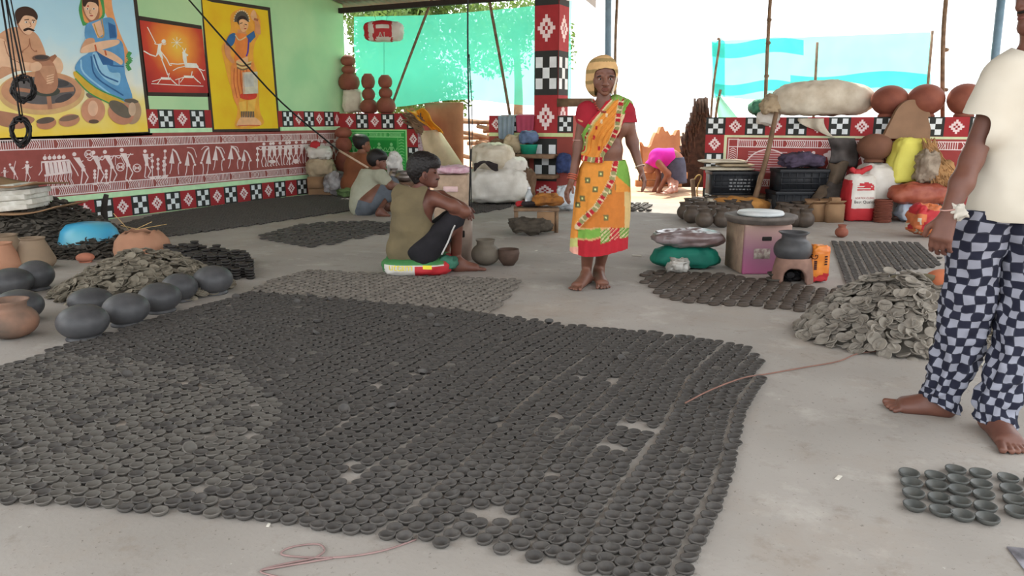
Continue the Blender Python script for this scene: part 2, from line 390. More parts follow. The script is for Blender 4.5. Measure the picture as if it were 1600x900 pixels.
wall_right = struct('wall_right', box((1.15, 10.13, 0.57), (6.7, 0.26, 1.14)), M_plaster)
column = struct('column', box((-4.42, 10.18, 1.75), (0.36, 0.36, 3.5), bev=0.012), mat('column_paint', (160, 56, 54), rough=0.8, var=0.1, scale=4))
# roof of corrugated sheet: it ends a little past the low walls
def corr(u, v, x0, x1, ya, za, yb, zb):
    x = x0 + (x1 - x0) * u; return (x, ya + (yb - ya) * v, za + (zb - za) * v + 0.02 * math.sin(x * 2 * math.pi / 0.12))
M_tin = mat('corrugated_tin', (150, 140, 128), rough=0.5, var=0.2, scale=2, metal=0.3)
struct('ceiling', grid(lambda u, v: corr(u, v, -8.3, -4.15, 10.5, 2.83, -1.8, 4.6), 273, 4), M_tin, smooth=True)
struct('ceiling_right', grid(lambda u, v: corr(u, v, -4.25, 2.75, 11.3, 3.34, -1.8, 5.17), 540, 4), M_tin, smooth=True)  # unseen edges shaped for light: long eave stops sun, side cut back
struct('seam_sun_blocker', grid(lambda u, v: (-4.2, 11.3 - 13.1 * u, (2.72 + 1.87 * u) * (1 - v) + (3.36 + 1.83 * u) * v), 4, 2), M_tin)  # unseen panel added along the roof seam to block a sun leak
struct('trim_1', box((-6.1, 10.12, 2.77), (4.2, 0.07, 0.075)), mat('dark_beam', (52, 44, 40), rough=0.8))

# ------------------------------------------------------------------ wall painting: thin flat paint laid straight on the walls
class Paint:
    def __init__(s, proj, nrm): s.p = proj; s.n = np.array(nrm, float); s.V = []; s.F = []; s.MI = []; s.M = []; s.o = (0, 0); s.k = 1.0; s.round = False
    def zoom(s, o, k): s.o = o; s.k = k; return s
    def mi(s, c):
        m = paint(c) if isinstance(c, tuple) else c
        if m not in s.M: s.M.append(m)
        return s.M.index(m)
    def poly(s, pts, c, l=1):
        if s.round and l >= 3 and 4 < len(pts) < 30:
            Q = list(pts); m = len(Q); R = []
            for i in range(m):
                a, b, c_, d = [np.array(Q[(i + t) % m], float) for t in (-1, 0, 1, 2)]
                for t in (0, .25, .5, .75): R.append(tuple(b + .5 * t * ((c_ - a) + t * (2 * a - 5 * b + 4 * c_ - d) + t * t * (3 * b - a - 3 * c_ + d))))
            pts = R
        n = len(s.V); e = (len(s.F) % 60) * 1.6e-5
        for x, y in pts: s.V.append(np.asarray(s.p(s.o[0] + x / s.k, s.o[1] + y / s.k)) + s.n * (0.0012 * l + e))
        s.F.append(tuple(range(n, n + len(pts)))); s.MI.append(s.mi(c))
    def disc(s, x, y, r, c, l=1, ry=None, n=14, rot=0.0):
        ry = ry or r; P = []
        for i in range(n):
            a = 2 * math.pi * i / n; u, v = r * math.cos(a), ry * math.sin(a); P.append((x + u * math.cos(rot) - v * math.sin(rot), y + u * math.sin(rot) + v * math.cos(rot)))
        s.poly(P, c, l)
    def line(s, pts, w, c, l=1, w2=None):
        for i, ((x0, y0), (x1, y1)) in enumerate(zip(pts, pts[1:])):
            L = math.hypot(x1 - x0, y1 - y0) + 1e-9; nx, ny = -(y1 - y0) / L, (x1 - x0) / L; a = w / 2; b = (w2 if w2 is not None else w) / 2
            s.poly([(x0 + nx * a, y0 + ny * a), (x1 + nx * b, y1 + ny * b), (x1 - nx * b, y1 - ny * b), (x0 - nx * a, y0 - ny * a)], c, l)
    def blobline(s, pts, w, c, l=1):
        P = [tuple(p) for p in smoothpts([np.array([x, y, 0]) for x, y in pts], 4)]; s.line([(p[0], p[1]) for p in P], w, c, l)
    def done(s, name, parent): return part(name, (np.array(s.V), s.F), s.M, parent, smooth=False, mi=s.MI)
RED, BLK, WHT, PNK = (152, 44, 48), (44, 46, 44), (216, 222, 226), (232, 205, 204)
XT = ["XX..XX", "XX..XX", "..XX..", "..XX..", "XX..XX", "XX..XX"]
FL = ["...X...", "..XXX..", ".XX.XX.", "XX.X.XX", ".XX.XX.", "..XXX..", "...X..."]
def tile(P, u0, u1, z0, z1, kind, mx=0.12, mz=0.08, l=2, bg=True):
    if bg: P.poly([(u0, z0), (u1, z0), (u1, z1), (u0, z1)], BLK if kind == 'x' else RED, l)
    pat, c = (XT, WHT) if kind == 'x' else (FL, PNK); n = len(pat)
    if kind != 'x': mx += 0.07; mz += 0.06
    a0, a1 = u0 + (u1 - u0) * mx, u1 - (u1 - u0) * mx; b0, b1 = z0 + (z1 - z0) * mz, z1 - (z1 - z0) * mz
    for r in range(n):
        i = 0
        while i < n:
            if pat[r][i] == 'X':
                j = i
                while j < n and pat[r][j] == 'X': j += 1
                P.poly([(a0 + (a1 - a0) * q / n, b1 - (b1 - b0) * w / n) for q, w in ((i, r), (j, r), (j, r + 1), (i, r + 1))], c, l + 1); i = j
            else: i += 1
def border(P, u0, z0, z1, step, n, first): 
    for i in range(n): tile(P, u0 + i * step, u0 + (i + 1) * step, z0, z1, 'x' if (i % 2 == 0) == (first == 'x') else 'f')
def hatch(P, u0, u1, z0, z1, c, step=0.0235, w=0.009, l=3, seed=1):
    rr = random.Random(seed); u = u0; mode = 0; P.poly([(u0, z0), (u1, z0), (u1, z0 + .012), (u0, z0 + .012)], c, l); P.poly([(u0, z1 - .012), (u1, z1 - .012), (u1, z1), (u0, z1)], c, l)
    while u < u1 - 0.05:
        n = rr.randint(6, 9); zm = (z0 + z1) / 2
        for i in range(n):
            if u > u1 - 0.04: break
            if mode: P.line([(u, z0), (u + 0.028, zm), (u, z1)], w, c, l)
            else: P.line([(u, z0), (u, z1)], w, c, l)
            u += step
        u += 0.012; mode = 1 - mode
pl = lambda u, z: (-8.0, u, z)
pb = lambda u, z: (u, 10.0, z)
P = Paint(pl, (1, 0, 0))
MAROON = (146, 76, 70); FW = (224, 206, 204); LG = (188, 224, 180)
P.poly([(-2, .955), (10, .955), (10, .29), (-2, .29)], MAROON, 1)
P.poly([(-2, .30), (10, .30), (10, .245), (-2, .245)], LG, 2)
hatch(P, 2.4, 10.0, .805, .912, FW, seed=3); hatch(P, 2.4, 10.0, .312, .42, FW, seed=8)
border(P, 5.40 - 0.2345 * 6, .008, .238, 0.2345, 24, 'f')
for a, b, s in ((6.455, 7.40, 'f'), (8.68, 10.0, 'f')): P.poly([(a, 1.01), (b, 1.01), (b, .955), (a, .955)], LG, 2)
tile(P, 6.44, 6.585, 1.008, 1.232, 'f', mx=0.9, bg=False); P.poly([(6.43, 1.008), (7.40, 1.008), (7.40, 1.232), (6.43, 1.232)], (150, 44, 44), 2)
tile(P, 6.585, 6.82, 1.008, 1.232, 'x', l=3); tile(P, 6.82, 7.06, 1.008, 1.232, 'f', l=3); tile(P, 7.06, 7.295, 1.008, 1.232, 'x', l=3)
P.poly([(8.62, 1.01), (10.0, 1.01), (10.0, 1.235), (8.62, 1.235)], (150, 44, 44), 2)
for i in range(5): tile(P, 8.70 + i * .2305, 8.93 + i * .2305, 1.012, 1.236, 'x' if i % 2 == 0 else 'f', l=3)
tile(P, 9.853, 10.0, 1.012, 1.236, 'f', l=3)
P.done('painted_border', wall_left)
# the frieze of white stick figures, drawn where each stands on the wall
P = Paint(lambda x, y: PX(x, y), (1, 0, 0)).zoom((0, 180), 5.0)
def stick(P, x, y, h, lean=0.0, arms=None, legs=1, c=FW, l=3, head=True):       # x, y = hip; h = figure height
    t = h * 0.36; sx, sy = x + lean * h, y - t
    P.poly([(sx - h * .10, sy), (sx + h * .10, sy), (x + h * .05, y), (x - h * .05, y)], c, l)
    P.poly([(x - h * .06, y - h * .02), (x + h * .06, y - h * .02), (x + h * .07, y + h * .07), (x - h * .07, y + h * .07)], c, l)
    if head: P.disc(sx + lean * h * .3, sy - h * .1, h * .065, c, l)
    for s in (-1, 1): P.line([(x + s * h * .03, y + h * .05), (x + s * h * .10 + legs * h * .05, y + h * .26), (x + s * h * .06 - legs * h * .02, y + h * .48), (x + s * h * .06 + h * .05, y + h * .5)], h * .035, c, l)
    for a in arms or ((-1, .2), (1, .1)): P.line([(sx, sy + h * .02), (sx + a[0] * h * .14, sy + h * .16), (sx + a[0] * h * .24, sy + a[1] * h)], h * .03, c, l)
def bell(P, x, y, w, h, s, c=FW, l=3):                                         # bowed dancer in a bell skirt
    P.poly([(x, y - h), (x - w, y), (x + w * .6, y + h * .03)], c, l); P.blobline([(x, y - h), (x + s * w * 1.2, y - h * .75), (x + s * w * 2.2, y - h * .15)], w * .5, c, l); P.disc(x + s * w * 2.35, y - h * .05, w * .38, c, l)
    P.line([(x - w * .2, y), (x - w * .4, y + h * .45), (x - w * .8, y + h * .75)], 6, c, l); P.line([(x + s * w * 1.9, y), (x + s * w * 1.7, y + h * .35), (x + s * w * 1.9, y + h * .8)], 6, c, l)
stick(P, 35, 470, 120, 0); stick(P, 115, 455, 150, -.2, ((1, -.3), (.9, -.2))); stick(P, 210, 445, 170, 0)
for i in range(5): P.disc(348 + i * 37, 335 - i * 2, 16, FW, 3); P.line([(348 + i * 37, 320 - i * 2), (350 + i * 37, 306)], 5, FW, 3)
P.line([(320, 368), (540, 352)], 14, FW, 3); P.line([(345, 472), (560, 442)], 16, FW, 3); P.line([(322, 370), (325, 430), (300, 470)], 7, FW, 3); P.line([(540, 352), (600, 450), (610, 475)], 8, FW, 3)
for i in range(6): P.poly([(345 + i * 34, 372 - i * 2), (372 + i * 34, 370 - i * 2), (388 + i * 34, 460 - i * 5), (358 + i * 34, 464 - i * 5)], FW, 3)
for i in range(6):
    for q in (0, 14): P.line([(360 + q + i * 37, 470 - i * 4), (352 + q + i * 37, 510 - i * 3), (372 + q + i * 37, 545 - i * 2), (360 + q + i * 37, 578 - i * 3)], 6, FW, 3)
stick(P, 650, 420, 250, -.22, ((.9, .1), (1.1, .3))); stick(P, 775, 405, 245, -.15, ((-1, .12), (1, 0))); stick(P, 875, 400, 245, -.18, ((-1, .1), (1, 0))); stick(P, 1000, 385, 245, -.16, ((-1, .1), (1, 0)))
P.line([(760, 330), (1040, 305)], 7, FW, 3); P.line([(900, 320), (900, 390)], 5, FW, 3); P.line([(940, 316), (975, 390)], 5, FW, 3)
for cx, cy in ((938, 405), (1068, 412), (690, 305)):
    P.disc(cx, cy, 34, FW, 3); P.disc(cx, cy, 27, MAROON, 4)
    for q in range(-2, 3): P.line([(cx - 24, cy + q * 9), (cx + 24, cy - q * 9)], 4, FW, 5)
for fx, fy, fh in ((740, 530, 95), (830, 525, 90), (1190, 480, 170), (1235, 475, 130), (1290, 470, 190), (1280, 480, 120)):
    P.line([(fx, fy), (fx - 4, fy - fh)], 6, FW, 3)
    for q in range(3): P.disc(fx - 2, fy - fh + q * fh * .28, 13, FW, 3, n=7)
    P.poly([(fx - 26, fy), (fx + 26, fy - 5), (fx + 15, fy + 14), (fx - 18, fy + 16)], FW, 3)
stick(P, 1145, 380, 215, -.05, ((1, .1), (.8, .2)))
P.zoom((240, 160), 5.0)
for x, y, w, h, s in ((145, 475, 26, 110, 1), (265, 492, 24, 105, 1), (432, 478, 26, 125, -1), (485, 450, 26, 105, 1), (605, 442, 28, 98, 1), (705, 458, 22, 85, 1)): bell(P, x, y, w, h, s)
for a in (((258, 352), (310, 362), (335, 430)), ((480, 350), (530, 355), (555, 400)), ((600, 340), (650, 350), (665, 390)), ((370, 370), (400, 345), (430, 348))): P.blobline(a, 5, FW, 3)
for i in range(15): stick(P, 860 + i * 42, 410 - i * 3, 185 - i * 2, .05 * math.sin(i * 2.1), ((1, .02), (-1, .05)), legs=math.sin(i * 1.7))
P.line([(820, 345), (1440, 322)], 6, FW, 3); P.disc(925, 462, 28, FW, 3, ry=14); P.disc(1110, 460, 24, FW, 3, ry=18)
for fx, fy, fh in ((810, 510, 150), (1060, 490, 130)):
    P.line([(fx, fy), (fx, fy - fh)], 6, FW, 3)
    for q in range(3): P.disc(fx, fy - fh + q * fh * .3, 13, FW, 3, n=7)
P.done('stick_figure_frieze', wall_left)

# mural of the potter couple
FRAME = (58, 50, 44)
P = Paint(lambda x, y: PX(x, y), (1, 0, 0)).zoom((0, 0), 3.75); P.round = True
M_sky = ramp_mat('mural_sky', [(0.95, (236, 200, 70)), (1.25, (238, 214, 130)), (1.55, (222, 226, 214)), (1.9, (178, 216, 230)), (2.6, (150, 200, 226))])
P.poly([(-420, 860), (893, 792), (800, -20), (-420, -420)], FRAME, 1); P.poly([(-400, 826), (868, 772), (778, -20), (-400, -400)], M_sky, 2)
SK, SKD, SKL = (196, 150, 118), (158, 108, 82), (220, 182, 150)
P.poly([(-60, 250), (0, 195), (55, 165), (105, 160), (150, 200), (180, 178), (225, 215), (262, 300), (262, 340), (215, 400), (90, 420), (-60, 470)], SK, 3)
P.poly([(105, 160), (100, 120), (190, 150), (180, 185), (150, 205)], SKD, 4)
P.poly([(100, 105), (110, 90), (200, 95), (214, 120), (200, 165), (175, 200), (145, 198), (115, 160)], SKL, 5)
P.poly([(88, 105), (85, 75), (105, 48), (150, 38), (195, 55), (218, 90), (212, 118), (190, 98), (140, 92), (112, 130), (100, 140)], (62, 44, 36), 6)
P.poly([(135, 172), (165, 162), (198, 176), (194, 184), (165, 176), (140, 184)], (52, 36, 30), 7)
for x in (150, 192): P.disc(x, 130, 9, (240, 232, 220), 7, ry=5); P.disc(x + 1, 130, 4, (40, 28, 24), 8)
P.line([(140, 117), (166, 114)], 5, (52, 36, 30), 7); P.line([(183, 118), (204, 120)], 5, (52, 36, 30), 7); P.line([(172, 130), (180, 154), (170, 158)], 4, SKD, 7)
P.blobline([(170, 225), (165, 270), (120, 305)], 5, SKD, 5); P.blobline([(170, 225), (180, 280), (205, 305)], 5, SKD, 5); P.disc(128, 304, 7, SKD, 6); P.disc(210, 300, 6, SKD, 6)
P.poly([(-60, 260), (20, 230), (60, 330), (120, 360), (190, 370), (235, 395), (215, 415), (120, 412), (10, 390), (-60, 440)], SKL, 6); P.blobline([(20, 240), (50, 330), (120, 372)], 5, SKD, 7)
P.poly([(320, 330), (355, 350), (368, 400), (340, 440), (290, 420), (290, 350)], SKL, 4); P.poly([(275, 340), (320, 318), (332, 330), (300, 372)], SKD, 6)
CL, CLD, CLL = (170, 122, 96), (112, 84, 70), (212, 174, 140)
P.disc(240, 545, 254, (206, 170, 118), 5, ry=128, n=40); P.disc(240, 532, 236, (196, 146, 112), 6, ry=112, n=40); P.disc(245, 530, 195, (96, 92, 92), 7, ry=82, n=36)
P.line([(250, 540), (430, 522)], 26, CL, 8); P.line([(280, 545), (290, 640)], 26, CL, 8); P.line([(70, 520), (230, 540)], 22, CL, 8); P.disc(350, 490, 50, (70, 68, 70), 8, ry=20); P.disc(370, 575, 55, (70, 68, 70), 8, ry=20, rot=-.4)
P.poly([(-100, 640), (60, 660), (195, 690), (170, 730), (90, 755), (-100, 700)], CL, 5)
P.disc(270, 535, 78, (70, 74, 66), 9, ry=30); P.poly([(200, 440), (225, 360), (290, 352), (325, 410), (335, 500), (300, 545), (235, 545), (200, 510)], CL, 10); P.disc(237, 340, 52, CLD, 11, ry=20); P.disc(237, 337, 40, (70, 62, 60), 12, ry=13)
P.poly([(172, 380), (215, 362), (240, 385), (225, 412), (180, 418)], SKL, 12); P.poly([(225, 400), (290, 385), (320, 400), (300, 490), (270, 480)], (188, 142, 112), 11)
for q in range(4): P.line([(268, 448 + q * 14), (310, 436 + q * 14)], 6, SKL, 12)
BL, BLD, BLL = (92, 150, 196), (52, 98, 150), (146, 196, 224)
P.poly([(575, 0), (560, -60), (640, -60), (660, 60), (700, 190), (760, 330), (748, 385), (690, 300), (640, 130)], (226, 158, 104), 3); P.poly([(470, 0), (460, 60), (480, 140), (500, 148), (600, 110), (610, 40), (580, -60), (470, -60)], (72, 150, 84), 4); P.poly([(478, 10), (485, 100), (510, 135), (590, 100), (592, 30), (560, -40), (490, -40)], (214, 150, 86), 5)
P.poly([(482, 20), (560, -30), (580, 60), (575, 110), (540, 160), (520, 130), (490, 80)], SKD, 6); P.poly([(490, 20), (560, 10), (572, 60), (555, 105), (528, 118), (498, 80)], SKL, 7); P.poly([(480, 25), (488, -20), (560, -30), (575, 40), (555, 18), (515, 12), (495, 40)], (58, 42, 36), 8)
P.disc(512, 36, 5, (178, 40, 40), 9)
for x in (508, 546): P.disc(x, 52, 9, (240, 232, 220), 9, ry=5); P.disc(x, 52, 4, (40, 28, 24), 10)
P.line([(525, 58), (520, 78), (532, 80)], 4, SKD, 9); P.disc(532, 92, 11, (168, 70, 62), 9, ry=4)
P.poly([(500, 150), (540, 125), (640, 102), (675, 140), (682, 225), (640, 232), (600, 245), (545, 235), (498, 226)], BL, 6); P.poly([(535, 140), (585, 118), (605, 200), (570, 225)], SKL, 7); P.blobline([(548, 140), (575, 215), (605, 205), (592, 110)], 6, (196, 150, 60), 8)
P.poly([(630, 130), (672, 150), (680, 220), (640, 225)], BLD, 7)
P.poly([(540, 235), (690, 230), (725, 300), (730, 430), (775, 580), (715, 600), (560, 520), (440, 420), (465, 345), (520, 305)], BL, 6)
P.poly([(540, 310), (600, 330), (640, 420), (700, 430), (690, 500), (620, 470), (560, 400)], BLL, 7); P.blobline([(545, 320), (590, 430), (690, 480)], 9, BLD, 8); P.blobline([(530, 330), (560, 450), (720, 560)], 8, BLD, 8); P.blobline([(590, 330), (640, 380), (720, 390)], 8, BLD, 8); P.poly([(560, 300), (660, 310), (660, 380), (600, 380)], BLD, 7); P.blobline([(470, 350), (490, 430), (640, 550)], 10, BLL, 8)
P.poly([(440, 420), (560, 520), (715, 590), (718, 608), (640, 605), (520, 540), (436, 455)], (206, 168, 62), 9); P.blobline([(440, 415), (560, 515), (720, 585)], 7, (72, 150, 84), 10); P.blobline([(436, 460), (520, 545), (640, 607)], 7, (72, 150, 84), 10)
P.poly([(500, 230), (548, 228), (545, 290), (475, 312), (470, 285)], SK, 9); P.poly([(548, 250), (680, 232), (684, 262), (560, 300), (475, 310), (478, 280)], SKL, 10); P.poly([(560, 292), (640, 302), (712, 352), (706, 380), (670, 360), (600, 325)], SKL, 10); P.line([(610, 295), (618, 325)], 10, (190, 96, 60), 11); P.line([(552, 262), (560, 300)], 10, (190, 96, 60), 11)
P.blobline([(760, 305), (745, 335), (765, 350), (742, 378), (758, 412)], 22, (72, 150, 84), 9)
for x, y, rx, ry, rot, c in ((542, 648, 70, 76, 0.1, (198, 142, 112)), (268, 722, 58, 36, -.15, (186, 128, 98)), (402, 705, 62, 36, -.2, (190, 136, 106)), (768, 652, 56, 76, 0, (170, 140, 114)), (705, 665, 78, 62, .45, (186, 130, 104))): P.disc(x, y, rx, c, 9, ry=ry, n=22, rot=rot)
P.disc(700, 640, 76, (104, 96, 84), 10, ry=36, rot=.6, n=20); P.disc(262, 706, 54, (96, 84, 76), 10, ry=18, rot=-.15); P.disc(400, 692, 58, (128, 104, 88), 10, ry=16, rot=-.2); P.disc(545, 712, 30, (96, 78, 66), 10, ry=12); P.disc(540, 635, 30, (222, 180, 150), 10, ry=46); P.disc(548, 568, 50, (118, 104, 92), 8, ry=18, rot=.35); P.disc(765, 592, 42, (96, 88, 78), 10, ry=13, rot=.1); P.disc(770, 640, 22, (196, 168, 142), 10, ry=40)
P.done('potter_couple_mural', wall_left)
# mural of the hunt
P = Paint(lambda x, y: PX(x, y), (1, 0, 0)).zoom((200, 0), 3.75)
hc = PX(275, 72) + [0.02, 0, 0]
P.poly([(60, 92), (430, 150), (478, 568), (112, 562)], FRAME, 1); P.poly([(66, 118), (434, 172), (470, 545), (118, 540)], ramp_mat('hunt_glow', [(0.0, (244, 196, 70)), (0.2, (226, 138, 52)), (0.42, (190, 62, 40)), (0.62, (158, 36, 36))], centre=hc), 2)
W = (240, 226, 214)
P.disc(208, 243, 13, W, 3); P.poly([(176, 258), (198, 252), (190, 290), (205, 340), (200, 352), (178, 318), (160, 335), (170, 300)], W, 3); P.line([(160, 330), (128, 320), (90, 298)], 7, W, 3); P.line([(190, 300), (225, 345), (245, 384), (256, 380)], 6, W, 3); P.line([(195, 345), (215, 395), (232, 440)], 6, W, 3); P.line([(112, 158), (158, 248)], 5, W, 3); P.line([(180, 262), (155, 256), (162, 246)], 5, W, 3); P.line([(196, 258), (214, 262), (222, 254)], 4, W, 3)
P.poly([(320, 345), (318, 310), (330, 290), (342, 330), (345, 368), (400, 372), (415, 395), (390, 398), (335, 396)], W, 3); P.line([(326, 300), (318, 280)], 4, W, 3); P.line([(334, 300), (338, 282)], 4, W, 3); P.line([(318, 305), (350, 326)], 10, W, 3); P.line([(335, 372), (290, 376), (245, 372)], 5, W, 3); P.line([(335, 388), (290, 398), (262, 414)], 5, W, 3); P.line([(405, 392), (430, 425), (448, 470)], 5, W, 3); P.line([(395, 392), (440, 414), (450, 410)], 5, W, 3)
for x, y, s in ((225, 458, 1), (360, 448, 1)): P.poly([(x - 35, y - 6), (x + 25, y - 4), (x + 20, y + 10), (x - 30, y + 8)], W, 3); P.line([(x - 30, y), (x - 55, y + 35)], 4, W, 3); P.line([(x - 20, y), (x - 85, y + 20)], 4, W, 3); P.line([(x + 18, y), (x + 50, y + 32)], 4, W, 3); P.line([(x + 20, y), (x + 65, y + 42)], 4, W, 3); P.line([(x + 10, y - 4), (x + 15, y - 30)], 5, W, 3)
P.line([(135, 490), (300, 500), (440, 505)], 4, W, 3); P.line([(298, 460), (298, 500)], 4, W, 3)
for q in range(8): P.line([(285, 250), (285 + 34 * math.cos(q * .785), 250 + 34 * math.sin(q * .785))], 3, W, 3)
P.done('hunting_scene_mural', wall_left)
# mural of the dancer
P.__init__(lambda x, y: PX(x, y), (1, 0, 0)); P.zoom((200, 0), 3.75); P.round = True
P.poly([(425, -30), (480, -10), (832, 44), (893, 772), (482, 775)], FRAME, 1); P.poly([(432, -10), (490, 12), (818, 62), (880, 752), (505, 758)], mat('mural_yellow', (240, 206, 44), var=0.06, scale=3, c2=(236, 188, 40)), 2)
P.poly([(600, 90), (660, 48), (715, 50), (742, 60), (775, 120), (770, 200), (740, 260), (735, 350), (760, 440), (770, 640), (790, 730), (630, 750), (640, 640), (590, 480), (560, 350), (548, 270), (600, 180)], (236, 158, 60), 3)
SK, SKD, SKL = (208, 142, 96), (166, 100, 70), (226, 172, 126)
for q in range(13):
    a = math.pi * (1.0 + q / 12.0 * 1.0) + .0; P.line([(664, 125), (664 + 44 * math.cos(a), 122 + 58 * math.sin(a))], 12, (84, 78, 70), 4); P.disc(664 + 45 * math.cos(a), 122 + 60 * math.sin(a), 4, (214, 200, 170), 5)
P.disc(667, 122, 30, (52, 40, 36), 5, ry=30); P.poly([(648, 125), (672, 112), (700, 130), (700, 165), (680, 186), (660, 178)], SKL, 6); P.line([(652, 138), (668, 134)], 4, (50, 34, 30), 7); P.line([(680, 142), (694, 146)], 4, (50, 34, 30), 7); P.disc(684, 168, 7, (176, 52, 48), 7, ry=3); P.line([(676, 145), (678, 158)], 3, SKD, 7)
P.poly([(640, 170), (690, 185), (695, 210), (640, 215)], SK, 5)
P.poly([(615, 200), (700, 205), (708, 260), (700, 340), (690, 362), (625, 362), (628, 270)], (222, 128, 62), 6); P.poly([(632, 355), (700, 330), (702, 370), (640, 372)], SKL, 7)
P.poly([(592, 205), (625, 196), (622, 245), (600, 272), (570, 255)], BLD, 7); P.poly([(690, 212), (735, 180), (745, 215), (712, 252)], BLD, 7); P.blobline([(705, 225), (700, 300), (690, 330)], 9, (84, 60, 150), 7)
P.poly([(565, 255), (600, 270), (598, 320), (622, 360), (604, 368), (568, 320)], SK, 6); P.poly([(742, 190), (775, 200), (765, 130), (740, 118), (742, 160)], SK, 6); P.poly([(730, 60), (745, 70), (752, 118), (730, 120), (715, 90)], SKL, 6); P.line([(735, 112), (760, 118)], 14, SKD, 7)
for q in range(4): P.blobline([(630 + q * 2, 362 + q * 11), (668, 376 + q * 11), (720 - q * 2, 362 + q * 11)], 7, (108, 100, 74) if q % 2 else (210, 196, 140), 9)
P.poly([(612, 370), (722, 360), (735, 420), (742, 560), (700, 580), (655, 575), (640, 620), (612, 560), (602, 460)], (222, 138, 72), 6)
for q in range(5): P.blobline([(620 + q * 18, 400), (618 + q * 20, 480), (636 + q * 20, 575)], 4, (182, 84, 52), 8)
P.poly([(660, 550), (745, 545), (745, 575), (700, 585), (660, 575)], (200, 62, 48), 8); P.poly([(645, 600), (690, 590), (692, 655), (655, 655)], (226, 176, 80), 6); P.poly([(700, 590), (748, 580), (738, 655), (698, 655)], (226, 176, 80), 6)
for q in range(8): P.line([(662 + q * 10, 652), (664 + q * 10, 688)], 6, (96, 92, 84), 9)
P.poly([(660, 685), (700, 688), (704, 735), (640, 738), (636, 722)], SKL, 7); P.poly([(702, 688), (736, 685), (775, 715), (770, 735), (706, 732)], SKL, 7); P.line([(640, 738), (704, 734), (770, 735)], 5, (196, 72, 48), 8)
P.blobline([(625, 205), (650, 235), (690, 215)], 6, (212, 196, 150), 8)
P.done('dancer_mural', wall_left)
# paint on the low walls and the red column
P = Paint(pb, (0, -1, 0))
P.poly([(-8, 1.205), (-6.5, 1.205), (-6.5, .0), (-8, 0)], (150, 46, 46), 1)
bt = [-7.93, -7.68, -7.44, -7.195, -6.95, -6.725]
for i in range(5): tile(P, bt[i], bt[i + 1], .975, 1.2, 'f' if i % 2 == 0 else 'x')
tile(P, -6.725, -6.5, .975, 1.2, 'x')
for i, k in enumerate('fxfx'): tile(P, -6.725, -6.505, .94 - (i + 1) * .235, .94 - i * .235, k)
P.poly([(-8, .965), (-6.73, .965), (-6.73, .2), (-8, .2)], (150, 214, 140), 2); P.poly([(-7.99, .945), (-6.755, .945), (-6.755, .22), (-7.99, .22)], (52, 158, 70), 3); GW = (140, 210, 140)
hatch(P, -7.97, -6.78, .845, .925, GW, l=4); P.poly([(-6.90, .84), (-6.895, .84), (-6.895, .25), (-6.9, .25)], GW, 4)
for i in range(12): P.line([(-6.88, .80 - i * .045), (-6.83, .815 - i * .045), (-6.785, .80 - i * .045)], .008, GW, 4)
P.poly([(-7.95, .80), (-6.93, .80), (-6.93, .24), (-7.95, .24)], (34, 138, 58), 4)
def fig(P, u, z, h, c, l=5):
    P.poly([(u - h * .1, z + h * .38), (u + h * .1, z + h * .38), (u, z + h * .02)], c, l); P.poly([(u - h * .09, z - h * .1), (u + h * .09, z - h * .1), (u, z + h * .06)], c, l); P.disc(u, z + h * .47, h * .07, c, l)
    for s in (-1, 1): P.line([(u + s * h * .04, z - h * .1), (u + s * h * .1, z - h * .28), (u + s * h * .06, z - h * .48)], h * .035, c, l); P.line([(u + s * h * .08, z + h * .36), (u + s * h * .2, z + h * .2), (u + s * h * .28, z + h * .34)], h * .03, c, l)
for u in (-7.75, -7.45, -7.25, -7.02): fig(P, u, .56, .38, (128, 200, 132))
P.line([(-7.22, .64), (-6.98, .62)], .014, (128, 200, 132), 5)
P.done('painted_border', back_low)
P = Paint(pb, (0, -1, 0)); tile(P, -5.31, -5.08, .94, 1.16, 'f'); tile(P, -5.08, -4.85, .94, 1.16, 'x'); tile(P, -4.85, -4.6, .94, 1.16, 'f'); tile(P, -4.24, -4.01, .94, 1.16, 'x'); P.poly([(-5.31, .93), (-4.01, .93), (-4.01, .88), (-5.31, .88)], (196, 206, 150), 2)
P.done('painted_border', back_mid)
P = Paint(pb, (0, -1, 0)); MR2 = (150, 62, 60)
P.poly([(-2.2, 1.14), (4.4, 1.14), (4.4, 0), (-2.2, 0)], MR2, 1)
for i in range(27): tile(P, -2.2 + i * .2405, -2.2 + (i + 1) * .2405, .925, 1.14, 'x' if i % 2 == 0 else 'f')
for i, k in enumerate('fxfx'): tile(P, -2.2, -1.965, .925 - (i + 1) * .225, .925 - i * .225, k)
P.poly([(-1.965, .922), (4.4, .922), (4.4, .895), (-1.965, .895)], (200, 206, 168), 2); P.poly([(-1.965, .9), (-1.93, .9), (-1.93, .1), (-1.965, .1)], (200, 206, 168), 2)
P.poly([(-1.91, .88), (-1.90, .88), (-1.90, .12), (-1.91, .12)], FW, 3); P.poly([(-1.80, .88), (-1.79, .88), (-1.79, .12), (-1.80, .12)], FW, 3); hatch(P, -1.78, 4.4, .775, .872, FW, seed=5); hatch(P, -1.78, 4.4, .30, .39, FW, seed=6); P.line([(-1.91, .872), (-1.78, .872)], .01, FW, 3); P.line([(-1.91, .78), (-1.78, .78)], .01, FW, 3)
for i in range(20): P.line([(-1.89, .74 - i * .027), (-1.85, .765 - i * .027), (-1.81, .74 - i * .027)], .008, FW, 3)
for k, (r, c) in enumerate(((.30, FW), (.285, (166, 84, 84)))): P.poly([(-1.42 + r * math.cos(a * math.pi / 16), .46 + r * math.sin(a * math.pi / 16)) for a in range(17)], c, 3 + k)
for q in range(9): P.line([(-1.66, .48 + q * .03), (-1.2, .48 + q * .03)], .006, FW, 5)
for u, h in ((-1.02, .3), (-.9, .3), (-.72, .32), (-.55, .3), (-.35, .3), (-.15, .3), (1.0, .3), (1.25, .3)): fig(P, u, .58, h, FW)
